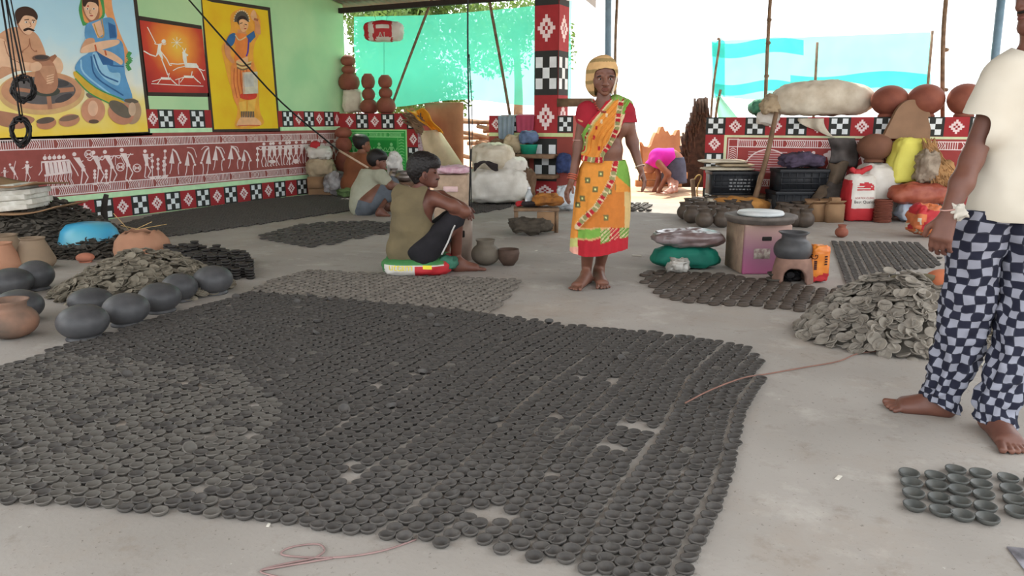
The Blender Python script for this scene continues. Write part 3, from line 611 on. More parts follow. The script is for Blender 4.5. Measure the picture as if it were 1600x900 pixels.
P.disc(-.7, .70, .09, FW, 4, ry=.03); P.disc(-1.13, .45, .04, FW, 4); P.disc(-1.13, .37, .05, FW, 4)
P.done('painted_border', wall_right)
cz = [PY(853, y, 10.0)[2] for y in (283, 217.6, 150, 80, 8, -62, -135)]; step = (cz[0] - cz[4]) / -4
for face in (0, 1):
    P = Paint((lambda u, z: (-4.6 + u, 10.0, z)) if face == 0 else (lambda u, z: (-4.24, 10.0 + u, z)), (0, -1, 0) if face == 0 else (1, 0, 0)); z = cz[0] - step * 2
    for i in range(11):
        if z + step > .0: tile(P, .004, .356, max(z, 0), z + step, 'f' if i % 2 == 1 else 'x', mx=.06, mz=.14)
        z += step
    P.done('painted_border', column)
# ------------------------------------------------------------------ clay lamps laid out to dry
C_DARK, C_GREY = (66, 63, 61), (128, 122, 114)
M_dark = mat('leather_hard_clay', C_DARK, rough=0.62, var=0.16, scale=30, c2=(80, 76, 72), rnd=0.16, spec=0.4)
M_grey = mat('mid_grey_clay', (89, 85, 80), rough=0.75, var=0.12, scale=25, c2=(95, 91, 85), rnd=0.12)
M_pale = mat('dry_grey_clay', (130, 123, 114), rough=0.85, var=0.12, scale=25, c2=(98, 92, 86), rnd=0.15)
M_black = mat('burnished_black_clay', (62, 62, 64), rough=0.48, var=0.15, scale=14, c2=(78, 77, 78), rnd=0.1, bump=0.06, bscale=120)
M_terra = mat('terracotta', (142, 84, 66), rough=0.7, var=0.15, scale=7, c2=(124, 70, 56), rnd=0.08, bump=0.06, bscale=90)
M_terra_pale = mat('pale_terracotta', (172, 128, 102), rough=0.85, var=0.1, scale=6, c2=(158, 114, 90), bump=0.08, bscale=60)
DIYA = [(0.0, 0.0), (0.014, 0.0), (0.0228, 0.006), (0.0252, 0.0135), (0.0244, 0.0158), (0.0208, 0.0152), (0.016, 0.0085), (0.0085, 0.0046), (0.0, 0.0036)]
dV, dF = lathe(DIYA, 12)
dV2, dF2 = lathe([(0.014, 0.0), (0.0248, 0.0125), (0.0244, 0.0158), (0.0208, 0.0152), (0.0150, 0.0072), (0.0, 0.0036)], 10)
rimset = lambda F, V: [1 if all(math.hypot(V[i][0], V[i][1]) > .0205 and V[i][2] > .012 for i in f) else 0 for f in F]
def tri(F):                                     # fans to triangles so that one array holds all faces
    return np.array([(f[0], f[i], f[i + 1]) for f in F for i in range(1, len(f) - 1)], dtype=np.int32)
def many(V, F, spots):                          # spots: (x, y, z, rz, tilt axis angle, tilt, scale) -> one joined mesh
    V = np.asarray(V); T = tri(F); Vs = []
    for x, y, z, rz, ta, ti, s in spots:
        M = np.array(Matrix.Rotation(ti, 3, Vector((math.cos(ta), math.sin(ta), 0))) @ Matrix.Rotation(rz, 3, 'Z')); Vs.append(V * s @ M.T + (x, y, z))
    n = len(spots); return np.vstack(Vs), (T[None] + (np.arange(n) * len(V))[:, None, None]).reshape(-1, 3)
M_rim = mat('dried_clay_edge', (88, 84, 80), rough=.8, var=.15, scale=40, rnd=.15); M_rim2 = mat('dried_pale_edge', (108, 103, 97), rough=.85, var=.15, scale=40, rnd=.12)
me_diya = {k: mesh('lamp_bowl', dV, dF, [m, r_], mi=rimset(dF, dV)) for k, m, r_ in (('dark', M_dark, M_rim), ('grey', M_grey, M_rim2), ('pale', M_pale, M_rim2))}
def diya_obj(name, me, spot, label, group, cat='clay lamp'):
    o = bpy.data.objects.new(name, me); COL.objects.link(o); x, y, z, rz, ta, ti, s = spot
    o.location = (x, y, z); o.rotation_euler = (Matrix.Rotation(ti, 3, Vector((math.cos(ta), math.sin(ta), 0))) @ Matrix.Rotation(rz, 3, 'Z')).to_euler(); o.scale = (s, s, s)
    return tag(o, label, cat, group)
rg = random.Random(11)
def poly_world(pts): return [tuple(G(x, y)[:2]) for x, y in pts]
main = poly_world([(-330, 640), (0, 578), (100, 543), (200, 514), (300, 484), (388, 459), (480, 464), (620, 478), (770, 493), (900, 511), (1040, 524), (1130, 535), (1176, 546), (1192, 566), (1190, 610), (1178, 680), (1164, 740), (1148, 810), (1130, 905), (1128, 925), (1000, 915), (900, 893), (820, 872), (735, 858), (738, 830), (722, 862), (660, 858), (540, 838), (440, 824), (350, 812), (200, 805), (0, 790), (-330, 800)])
grey_area = poly_world([(-330, 640), (0, 578), (90, 548), (130, 560), (365, 578), (440, 640), (400, 760), (330, 830), (-330, 900)])  # area where many bowls take the paler grey clay colour
brown = poly_world([(330, 520), (520, 600), (420, 700), (100, 760), (0, 700), (150, 620)])
holes = [(768, 806, .05), (862, 742, .035), (1000, 672, .05), (720, 640, .0), (745, 868, .045), (960, 700, .03), (640, 560, .0), (540, 745, .02), (650, 715, .02), (735, 850, .03)]
HW = [(G(x, y)[0], G(x, y)[1], r) for x, y, r in holes]
spots = []; y = 0.9; row = 0
SX, SY = 0.0485, 0.0475
cols = int(4.6 / SX)
for ci in range(cols):
    x0 = -4.9 + ci * SX + (0.0022 * math.sin(ci * 2.3) + .0016 * math.sin(ci * 5.1)) * (1 + (ci > 62)); off = 0.5 * SY * (ci % 2) + 0.012 * math.sin(ci * 1.7); yy = 0.85 + off
    while yy < 4.0:
        bend = 0.05 * math.sin(yy * 1.3 + 0.4) + 0.012 * math.sin(yy * 5 + ci * .3); fx = x0 + bend + rg.gauss(0, .0025); fy = yy + rg.gauss(0, .003)
        if bool(in_poly(fx, fy, main)) and not any((fx - a) ** 2 + (fy - b) ** 2 < r * r for a, b, r in HW) and rg.random() > 0.006:
            ti = abs(rg.gauss(0, .07)) if rg.random() > .008 else rg.uniform(.3, .8)
            spots.append((fx, fy, 0.0 + 0.02 * math.sin(ti) * (ti > .2), rg.uniform(0, 6.28), rg.uniform(0, 6.28), ti, rg.uniform(.94, 1.03)))
        yy += SY * (1.0 + 0.05 * math.sin(ci * .9))
def seen(p): u, v = toimg((p[0], p[1], 0)); return -40 < u < 1640 and v < 935
spots = [p for p in spots if seen(p)]
spots.sort(key=lambda p: (p[0] ** 2 + p[1] ** 2 + EYE ** 2) * (1 if toimg((p[0], p[1], 0))[1] < 905 and 0 < toimg((p[0], p[1], 0))[0] < 1600 else 1.0))
far = spots[300:]
for p in spots[:300]:
    k = 'grey' if bool(in_poly(p[0], p[1], grey_area)) and rg.random() < .4 else 'dark'
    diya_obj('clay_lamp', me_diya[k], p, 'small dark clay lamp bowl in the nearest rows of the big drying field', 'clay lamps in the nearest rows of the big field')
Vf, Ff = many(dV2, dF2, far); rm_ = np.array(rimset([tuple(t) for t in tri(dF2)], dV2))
mi = []
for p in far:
    f = 0.78 if bool(in_poly(p[0], p[1], grey_area)) else 0.008
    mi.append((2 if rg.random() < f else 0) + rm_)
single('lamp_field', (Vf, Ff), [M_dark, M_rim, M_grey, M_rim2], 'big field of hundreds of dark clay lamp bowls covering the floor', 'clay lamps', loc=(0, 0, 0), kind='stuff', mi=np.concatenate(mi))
def lay(poly, sx, sy, ang, jit, drop=0.0, hexa=True, seed=1, s=1.0, curve=0.0):
    r = random.Random(seed); W = poly_world(poly); xs = [p[0] for p in W]; ys = [p[1] for p in W]; cx, cy = sum(xs) / len(xs), sum(ys) / len(ys); R0 = max(max(xs) - min(xs), max(ys) - min(ys)); out = []
    n = int(R0 / sx) + 2; mm = int(R0 / sy) + 2; ca, sa = math.cos(ang), math.sin(ang)
    for i in range(-n, n):
        for j in range(-mm, mm):
            u = i * sx + r.gauss(0, jit); v = (j + (0.5 if hexa and i % 2 else 0)) * sy + r.gauss(0, jit); u += curve * v * v
            X, Y = cx + u * ca - v * sa, cy + u * sa + v * ca
            if r.random() >= drop and bool(in_poly(X, Y, W)): out.append((X, Y, 0.0, r.uniform(0, 6.28), r.uniform(0, 6.28), abs(r.gauss(0, .04)), s * r.uniform(.95, 1.05)))
    return out
pale = lay([(388, 457), (432, 438), (480, 424), (560, 428), (640, 431), (818, 440), (768, 492), (560, 472)], .056, .054, .05, .002, seed=2, s=1.12)
V, F = many(dV2, dF2, pale); single('pale_lamp_field', (V, F), [M_pale], 'lighter grey patch of dried clay lamps beyond the dark field', 'clay lamps', loc=(0, 0, 0), kind='stuff')
wallmat = lay([(186, 353), (240, 338), (330, 324), (430, 311), (500, 305), (548, 312), (550, 330), (480, 340), (400, 352), (262, 371)], .058, .056, .1, .002, seed=3, s=1.15, curve=.05)
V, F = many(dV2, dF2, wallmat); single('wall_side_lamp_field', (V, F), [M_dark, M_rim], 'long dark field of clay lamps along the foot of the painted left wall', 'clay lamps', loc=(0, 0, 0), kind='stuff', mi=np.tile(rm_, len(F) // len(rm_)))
farm = lay([(728, 322), (760, 317), (800, 318), (797, 325), (750, 334), (728, 334)], .06, .058, .1, .002, seed=4, s=1.15)
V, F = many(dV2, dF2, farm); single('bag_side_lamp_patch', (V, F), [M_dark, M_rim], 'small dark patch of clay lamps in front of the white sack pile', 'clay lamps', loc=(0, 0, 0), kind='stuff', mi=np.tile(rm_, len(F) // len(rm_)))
for p in lay([(982, 319), (1018, 318), (1014, 331), (984, 331)], .095, .09, .1, .004, seed=5, s=1.5):
    diya_obj('clay_lamp', me_diya['dark'], p, 'clay lamp in the small far group by the sunlit doorway', 'far clay lamps at the doorway')
rm = lay([(1300, 379), (1440, 380), (1472, 408), (1462, 420), (1395, 425), (1398, 440), (1380, 470), (1340, 476), (1314, 468), (1312, 420), (1300, 402)], .064, .057, .12, .002, seed=6, hexa=False, s=.98)
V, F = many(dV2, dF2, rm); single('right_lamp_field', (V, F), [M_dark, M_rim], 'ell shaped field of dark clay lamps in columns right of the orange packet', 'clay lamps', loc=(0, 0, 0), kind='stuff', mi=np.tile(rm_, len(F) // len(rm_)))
# flat plates and upturned cups, one by one
pV, pF = lathe([(0.0, 0.0), (0.034, 0.0), (0.05, 0.008), (0.051, 0.014), (0.046, 0.015), (0.036, 0.008), (0.0, 0.006)], 16); me_plate = mesh('plate', pV, pF, M_dark)
for p in lay([(398, 374), (440, 357), (500, 348), (560, 346), (622, 349), (622, 362), (560, 374), (500, 386), (470, 387), (430, 380)], .107, .115, .25, .003, seed=7):
    diya_obj('clay_plate', me_plate, p, 'round dark clay plate in the patch before the squatting man', 'dark clay plates before the squatting man', 'clay plate')
cV, cF = lathe([(0.0, 0.017), (0.028, 0.018), (0.035, 0.013), (0.036, 0.004), (0.033, 0.0), (0.024, 0.001), (0.0, 0.004)], 14); me_cup = mesh('cup', cV, cF, mat('brown_black_clay', (78, 68, 60), rough=0.7, var=.15, scale=20, rnd=.15))
for p in lay([(1004, 428), (1040, 424), (1130, 430), (1170, 436), (1215, 441), (1270, 450), (1318, 455), (1320, 470), (1300, 488), (1240, 487), (1170, 480), (1090, 476), (1035, 466), (1003, 440)], .080, .068, .0, .004, seed=8, hexa=True, drop=.03):
    diya_obj('upturned_cup', me_cup, p, 'upturned dark clay cup in the patch before the purple box', 'upturned clay cups before the purple box', 'clay cup')
# the small group by the man's foot
bV, bF = lathe([(0.0, 0.0), (0.018, 0.0), (0.029, 0.009), (0.0315, 0.0175), (0.0305, 0.0195), (0.027, 0.0185), (0.021, 0.010), (0.010, 0.005), (0.0, 0.0045)], 18); me_bowl = mesh('lamp_bowl', bV, bF, mat('wet_clay', (70, 72, 70), rough=0.45, var=.12, scale=30, c2=(84, 84, 80), rnd=.08))
for cx, ys in ((1421, (738, 753, 769, 788)), (1461, (742, 757, 776, 796)), (1492, (732, 748, 764, 782, 803)), (1531, (738, 755, 771, 790, 808)), (1577, (745, 762, 779, 797)), (1618, (752, 770, 788, 806))):
    for k, yv in enumerate(ys):
        g = G(cx + k * 3 + rg.gauss(0, 1.0), yv + 1, .015); diya_obj('clay_lamp', me_bowl, (g[0], g[1], 0, rg.uniform(0, 6), rg.uniform(0, 6), rg.uniform(0, .05), rg.uniform(.97, 1.04)), 'clay lamp bowl in the little grid before the bare foot', 'clay lamps in the little grid at lower right')

# ------------------------------------------------------------------ heaps of saucers
sV, sF = lathe([(0.0, 0.0), (0.022, 0.0), (0.036, 0.009), (0.038, 0.015), (0.0345, 0.0155), (0.024, 0.008), (0.0, 0.005)], 14)
M_heap = mat('grey_bisque', (146, 139, 128), rough=0.88, var=0.14, scale=14, c2=(120, 113, 104), rnd=.2); M_heap2 = mat('olive_grey_bisque', (122, 114, 100), rough=0.88, var=0.16, scale=14, c2=(98, 92, 80), rnd=.25); M_heap3 = mat('dark_bisque', (84, 78, 70), rough=0.85, var=0.16, scale=14, c2=(66, 62, 56), rnd=.2)
me_s1, me_s2 = mesh('saucer', sV, sF, M_heap), mesh('saucer', sV, sF, M_heap2)
def mound(c, rx, ry, h, rz, p=1.6):
    def f(u, v):
        a = 2 * math.pi * u; x, y = rx * v * math.cos(a), ry * v * math.sin(a); z = h * max(0, 1 - v ** p) * (1 + .12 * math.sin(3 * a)); return (x, y, z - .004)
    return f, (lambda q: xf((np.array([q]), []), c, rz)[0][0])
def heap(label, group, c, rx, ry, h, rz, n, nobj, me, seed, mcore, s=1.0):
    f, T = mound(c, rx, ry, h, rz); r = random.Random(seed); V, F = grid(lambda u, v: T(np.array(f(u, v)) * [.84, .84, .84]), 40, 14); out = []
    for i in range(n):
        u = (i * .618034) % 1; v = math.sqrt((i + .5) / n) * 1.0; u += r.gauss(0, .02); q = T(f(u, min(v, 1))); e = .02
        g = np.array(T(f(u, min(v + e, 1.0)))) - np.array(T(f(u, max(v - e, 0)))); sl = math.atan2(-g[2], math.hypot(g[0], g[1])); dirv = math.atan2(g[1], g[0])
        out.append((q[0], q[1], max(q[2] + r.uniform(-.004, .016), .004), r.uniform(0, 6.28), dirv + math.pi / 2 + r.gauss(0, .8), sl * .8 + r.gauss(0, .27) + (math.pi if r.random() < .16 else 0), s * r.uniform(.75, 1.08)))
    out.sort(key=lambda p: p[0] * Fh[0] + p[1] * Fh[1] - 1.2 * p[2])
    for p in out[:nobj]: diya_obj('clay_saucer', me, p, label=label, group=group, cat='clay saucer')
    V2, F2 = many(sV, sF, out[nobj:]); VF = cat((V, F), (V2, [tuple(q) for q in F2]))
    single('saucer_rubble', VF, mcore, 'mass of further clay saucers filling the heap: ' + label[label.index('in the') + 7:], 'clay heap', loc=c, kind='stuff', smooth=False)
gR = G(1425, 540) + Fh * .18
heap('flat grey clay saucer in the heap beside the checked trousers', 'saucers in the grey heap at right', gR, .50, .42, .30, YAW, 850, 190, me_s1, 21, M_heap, .88)
gR2 = G(1560, 545) + Fh * .22
heap('dull clay saucer in the small heap seen between the trouser legs', 'saucers between the trouser legs', gR2, .28, .28, .22, YAW, 130, 30, me_s2, 22, M_heap2)
gL = G(185, 472) + Fh * .35
heap('flat olive grey clay saucer in the heap behind the black pots', 'saucers in the olive heap at left', gL, .56, .50, .24, YAW, 760, 80, me_s2, 23, M_heap2, .88)
for cpt, rx, ry, h, n, sd in ((G(42, 392) + Fh * .25, .76, .6, .40, 1200, 31), (G(128, 402) + Fh * .2, .46, .32, .15, 520, 32)):
    f, T = mound(cpt, rx, ry, h, YAW); V, F = grid(lambda u, v: T(np.array(f(u, v)) * [.93, .93, .9]), 40, 14)
    r = random.Random(sd); out = []
    for i in range(n):
        u = (i * .618034) % 1; v = math.sqrt((i + .5) / n); q = T(f(u, v)); out.append((q[0], q[1], max(q[2], .01) + r.uniform(0, .015), r.uniform(0, 6), r.uniform(0, 6), r.gauss(0, .5) + (3.14 if r.random() < .4 else 0), r.uniform(.6, .85)))
    V2, F2 = many(sV, sF, out); V3, F3 = cat((V, F), (V2, [tuple(q) for q in F2]))
    single('saucer_heap', (V3, F3), M_heap3, 'dark heap of clay saucers ' + ('under the stacked white boards by the wall' if sd == 31 else 'around the upturned blue basin'), 'clay heap', loc=cpt, kind='stuff', smooth=False)
# stacks of little cups at the end of the row of pots
kV, kF = lathe([(0.0, 0.0), (0.022, 0.0), (0.034, 0.011), (0.034, 0.019), (0.028, 0.02), (0.0, 0.01)], 12); me_k = mesh('cup', kV, kF, mat('stacked_black_clay', (56, 52, 50), rough=.6, var=.15, scale=20, rnd=.15))
for p in lay([(256, 400), (300, 396), (360, 408), (394, 412), (392, 440), (340, 432), (290, 420)], .078, .082, .1, .005, seed=9):
    for k in range(rg.randint(4, 6)): diya_obj('stacked_cup', me_k, (p[0] + rg.gauss(0, .002), p[1] + rg.gauss(0, .002), k * .0195, 0, 0, 0, 1), 'little black clay cup in the short stacks behind the row of pots', 'stacked little black cups', 'clay cup')

# ------------------------------------------------------------------ pots
def pot_up(c, r, h, m, name, label, group=None, neck=.55, rim=.68, nh=.16, seg=40, sub=True, open_dark=None, sq=1.0):
    """a round bellied pot with a short neck and flared rim, standing upright"""
    bh = h * (1 - nh); P = [(0, 0), (r * .35, 0)]
    for i in range(1, 12):
        t = i / 12; a = -math.pi / 2 + t * math.pi * .80 + .35; z = bh * (.5 + .5 * math.sin(-math.pi / 2 + t * math.pi * .93 + .12)); q = abs(math.cos(-math.pi / 2 + t * math.pi * .93 + .12)) ** (.8 * sq); P.append((max(r * q, r * .3 if i < 3 else r * neck), z))
    P += [(r * neck, bh * 1.0)]; body = lathe(P, seg, .006, h * 50)
    rimp = [(r * neck, bh * .99), (r * neck * 1.0, bh + h * nh * .35), (r * rim, h * .985), (r * rim * .98, h), (r * rim * .9, h * .985), (r * neck * .86, bh + h * nh * .3), (r * neck * .8, bh * .9), (r * .55, bh * .6), (0, bh * .35)]
    t = thing(name, label, 'pot', c, group); part('body', xf(body, c), m, t); part('rim', xf(lathe(rimp, seg, .006, h * 50), c), m, t); return t
def pot_down(c, r, h, m, name, label, group=None, seg=40, foot=.62, tilt=0.0):
    """a round pot drying upside down on its rim"""
    P = [(r * foot * 1.12, 0), (r * foot * 1.14, h * .04), (r * foot * .98, h * .10)]
    for i in range(1, 15):
        t = i / 14; a = math.asin(max(-1, -1 + .12)) * 0 + (-math.acos(min(1, foot * .98))) + t * (math.pi / 2 + math.acos(min(1, foot * .98))); P.append((max(r * math.cos(a), 0), h * .10 + h * .90 * (math.sin(a) + math.sin(math.acos(foot * .98))) / (1 + math.sin(math.acos(foot * .98)))))
    P[-1] = (0, h); rimp = P[:3] + [(r * foot * .9, h * .12)]; t = thing(name, label, 'pot', c, group)
    part('body', xf(lathe(P[2:], seg, .008, r * 90), c), m, t); part('rim', xf(lathe([(r * foot, 0.001)] + rimp[:3], seg, .008, r * 90), c), m, t); return t
for i, (x0, x1, yt, yb, lab) in enumerate(((79, 157, 476, 536, 'nearest black round pot upside down at the end of the row'), (152, 223, 458, 513, 'second black round pot of the front row upside down'), (208, 274, 442, 492, 'third black round pot of the front row upside down'), (296, 357, 415, 463, 'last black round pot of the row upside down beside the stacked cups'),
        (246, 302, 427, 474, 'smoky grey round pot tucked behind the third and last pots of the row'), (98, 164, 450, 494, 'smoky grey round pot behind the two nearest pots of the row'),
        (20, 74, 407, 456, 'black round pot upside down before the tall tapered jar'), (-26, 38, 419, 466, 'black round pot upside down at the left edge beside the tapered jar'), (-20, 53, 453, 508, 'dark olive round pot behind the orange pot at the left edge'))):
    p, hw, hd, h = fit(x0, x1, yt, yb, ky=.72); pot_down(p, hw, h, M_black, 'round_pot', lab, 'round pots drying upside down')
p, hw, hd, h = fit(-34, 46, 468, 533, ky=.6); pot_up(p, hw, h, mat('smoked_terracotta', (150, 112, 92), rough=.75, var=.3, scale=5, c2=(84, 76, 68)), 'terracotta_pot', 'orange brown pot with flared rim at the left edge', neck=.62, rim=.74)
def jar(x0, x1, yt, yb, m, label, lid=None):
    p, hw, hd, h = fit(x0, x1, yt, yb, ky=.7); P = [(0, 0), (hw * .7, 0), (hw * .98, h * .18), (hw, h * .3), (hw * .92, h * .42), (hw * .55, h * .93), (hw * .6, h * .97), (hw * .62, h), (hw * .52, h * .99), (hw * .48, h * .9), (0, h * .5)]
    t = thing('tapered_jar', label, 'jar', p); part('body', xf(lathe(P[:6], 36), p), m, t); part('rim', xf(lathe(P[5:], 36), p), m, t); return p, hw, h
M_jar = mat('brown_clay', (124, 106, 88), rough=.85, var=.12, scale=6, c2=(140, 120, 98))
p, hw, h = jar(14, 74, 371, 424, M_jar, 'tall tapered brown jar with open mouth near the left edge')
p, hw, h = jar(-28, 30, 366, 414, M_jar, 'tall brown jar with flat rim behind the two tapered jars'); p, hw, h = jar(-36, 22, 379, 430, M_terra_pale, 'tapered pinkish jar cut off by the left edge')
# upturned blue basin
p, hw, hd, h = fit(81, 174, 347, 398, ky=.55); p = G(128, 398) + Fh * .15; hw = 46 * D(p) / FPX; z0 = S(128, 388, D(p))[2]; h = S(128, 347, D(p))[2] - z0
M_blue = mat('blue_plastic', (52, 158, 204), rough=.35, var=.1, scale=3, c2=(92, 164, 178), spec=.5)
P_ = [(hw * 1.06, 0), (hw * 1.07, h * .05), (hw * .99, h * .1), (hw * .97, h * .3), (hw * .86, h * .7), (hw * .68, h * .93), (hw * .3, h), (0, h)]
t = thing('blue_basin', 'upturned blue plastic basin on the dark clay heap', 'basin', p + Zv * z0); part('bowl', xf(lathe(P_[2:], 40), p + Zv * z0), M_blue, t); part('rim', xf(lathe([(hw, .0)] + P_[:3], 40), p + Zv * z0), M_blue, t)
# broken pot lying mouth down
p, hw, hd, h = fit(169, 252, 356, 404, ky=.7); seg = 44; V, F = lathe([(hw * 1.0, 0), (hw * 1.02, h * .25), (hw * .95, h * .55), (hw * .76, h * .78), (hw * .6, h * .88), (hw * .58, h * .86), (hw * .72, h * .74), (hw * .9, h * .5)], seg)
for k in range(4 * seg, 6 * seg): V[k, 2] += .012 * math.sin((k % seg) * .35 + 1) + .007 * math.sin((k % seg) * 1.3)
t = thing('broken_pot', 'pale orange half pot with broken upper edge behind the saucer heap', 'pot', p); part('body', xf((V, F), p), M_terra_pale, t); part('straw', cat(*[tube([p + Zv * h * .93 + Rv * (a - .05), p + Zv * (h * 1.0 + b) + Rv * (a + c_)], .003, 5, 1) for a, b, c_ in ((-.05, .12, -.16), (0, .03, .22), (.04, .02, -.2), (.0, .05, .1))]), mat('straw', (190, 160, 110), rough=.9), t)
p, hw, hd, h = fit(110, 137, 395, 413); pot_down(p + Fh * .05, hw, h * .9, mat('salmon_clay', (188, 122, 98), rough=.85), 'small_bowl', 'small salmon coloured bowl upside down on the edge of the saucer heap')
# the black post at the wall
p = G(167, 370); t = single('wooden_post', tube([p, p + Zv * .25, S(166, 304, D(p))], [.034, .030, .022], 9, 3), mat('charred_wood', (52, 46, 42), rough=.8, var=.2), 'short dark post standing before the checked wall border', 'post')
# boards and cardboard at the left
p = G(10, 420) + Fh * .9; d0 = D(p); M_board = mat('whitewashed_board', (214, 212, 204), rough=.85, var=.2, scale=9, c2=(176, 172, 160))
M_card = mat('cardboard', (150, 118, 88), rough=.9, var=.1, scale=4, bump=.1)
for i, (x0, x1, y) in enumerate(((-90, 62, 325), (-80, 66, 317), (-86, 58, 308.5), (-84, 62, 300.5), (-90, 42, 292))):
    a = S((x0 + x1) / 2, y + 2, d0); L = (x1 - x0) * d0 / FPX; single('white_board', box(a, (L, .34, .046), YAW + .06 * (i % 2), .006, ry=-.10 + .01 * i), M_board, ['lowest', 'second lowest', 'middle', 'second highest', 'top'][i] + ' white board in the stack at the left wall', 'board', group='stacked white boards')
c0 = S(-10, 281, d0); V, F = grid(lambda u, v: tuple(c0 + Rv * (u - .5) * 1.0 + Fh * (v - .5) * .5 + Zv * (.05 * math.sin(u * 5 + 1) + (u - .5) * .02 - .04 * max(0, u - .8) * 5 * v)), 14, 6); single('cardboard_sheet', thick((V, F), .012), M_card, 'bent cardboard sheet lying on top of the white boards', 'cardboard')
c0 = S(20, 331, d0); V, F = grid(lambda u, v: tuple(c0 + Rv * (u - .5) * 1.05 + Fh * (v - .5) * .5 + Zv * (.03 * math.sin(u * 6) + (u - .5) * .16)), 14, 6); single('cardboard_sheet', thick((V, F), .01), M_card, 'cardboard sheet under the stack of white boards', 'cardboard')
# stacked terracotta pot figures on the low wall
def totem(c, d, ws, label, name='stacked_pot_column', lean=0.0):
    t = thing(name, label, 'pot column', c, 'columns of stacked pots'); z = c[2]; q = np.array(c, float)
    for k, (w, h) in enumerate(ws):
        P = [(w * .5, 0), (w * .78, h * .08), (w * .96, h * .3), (w, h * .5), (w * .9, h * .74), (w * .62, h * .92), (w * .5, h)]; P = [(0, 0)] + P + [(0, h)]
        part('pot', xf(lathe(P, 28), (q[0], q[1], z), 0, lean), M_terra, t); z += h * .97; q = q + Rv * 0 + np.array([0, -math.tan(lean) * h, 0]) * .9
zt = 1.2
for x0, x1, ys, lab, tl in ((563, 591, (176, 156.5, 140, 119.5), 'middle column of three stacked terracotta pots on the low wall', 0), (589, 618, (176, 154, 139, 121.5), 'right hand column of three stacked terracotta pots on the low wall', 0)):
    p = PY((x0 + x1) / 2, 176, 10.12); p[2] = 1.21; dd = D(p); hw = (x1 - x0) / 2 * dd / FPX; k = dd / FPX * 1.02; hs = [(ys[i] - ys[i + 1]) * k for i in range(3)]; totem(p, dd, [(hw, hs[0] * 1.05), (hw * .72, hs[1]), (hw * .74, hs[2] * 1.05)], lab)
p = PY(546, 141, 10.12); dd = D(p); k = dd / FPX; totem(p, dd, [(16 * k, 25 * k), (10.5 * k, 12 * k), (11 * k, 15 * k)], 'tall stacked pot column leaning at the corner on top of a white sack')
p = G(540, 303) ; p = np.array([-7.72, 9.72, 0]); dd = D(p); k = dd / FPX; totem(p, dd, [(15 * k, 30 * k), (14 * k, 34 * k), (12.5 * k, 22 * k), (13 * k, 15 * k)], 'dark stacked terracotta column on the floor in the wall corner')
# inverted red pots on the right wall, the slab leaning, the round brown pot
for x0, x1, yt, lab in ((1361, 1414, 133, 'left of the three upturned round red pots on the right wall'), (1417, 1470, 131, 'middle upturned round red pot on the right wall behind the clay slab'), (1480, 1531, 130, 'right hand upturned red pot on the wall next to the man')):
    p = PY((x0 + x1) / 2, 182, 10.12); p[2] = 1.14; dd = D(p); pot_down(p, (x1 - x0) / 2 * dd / FPX, S((x0 + x1) / 2, yt, dd)[2] - 1.14, M_terra, 'red_pot', lab, 'red pots on the right wall', foot=.5)
# ------------------------------------------------------------------ sacks, crates, stools and cloths
M_white = mat('woven_white_sack', (214, 210, 202), rough=.8, var=.08, scale=5, c2=(190, 184, 174), bump=.25, bscale=30)
M_cream = mat('cream_sack', (206, 198, 180), rough=.85, var=.12, scale=6, c2=(180, 168, 148), bump=.25, bscale=28)
M_beige = mat('beige_sack', (176, 158, 130), rough=.88, var=.15, scale=6, bump=.25, bscale=28)
M_brown = mat('brown_cloth', (112, 88, 68), rough=.9, var=.18, scale=7, bump=.2, bscale=30)
M_darkcl = mat('dark_cloth', (54, 46, 46), rough=.9, var=.2, scale=9, bump=.2)
M_wood = mat('weathered_wood', (134, 108, 84), rough=.85, var=.2, scale=9, c2=(104, 82, 64), bump=.1)
M_yellow = mat('yellow_sack', (214, 208, 100), rough=.7, var=.08, scale=5, c2=(200, 190, 84), bump=.2, bscale=25)
M_redp = mat('red_print', (180, 44, 50), rough=.6, var=.06); M_greenp = mat('green_print', (70, 130, 76), rough=.6, var=.1); M_yelp = mat('yellow_print', (226, 208, 60), rough=.6, var=.06)
M_teal = mat('green_cloth_bag', (18, 112, 92), rough=.65, var=.15, scale=6, c2=(14, 92, 78), bump=.3, bscale=18)
M_silver = mat('glossy_foil_bag', (150, 140, 142), rough=.28, var=.3, scale=7, c2=(106, 84, 80), spec=.7, bump=.3, bscale=14)
M_plastic = mat('crumpled_clear_plastic', (176, 172, 164), rough=.3, var=.2, scale=14, spec=.6, bump=.4, bscale=40)
M_crate = mat('black_crate_plastic', (40, 42, 46), rough=.5, var=.1)
M_orangecl = mat('ochre_cloth', (190, 136, 72), rough=.88, var=.15, scale=7, c2=(160, 108, 56), bump=.25, bscale=25)
M_bamboo = mat('bamboo', (136, 112, 88), rough=.7, var=.25, scale=14, c2=(96, 78, 60))
M_wire = mat('black_wire', (26, 25, 26), rough=.6)
M_pipe = mat('blue_grey_pipe', (112, 142, 160), rough=.5, var=.1)
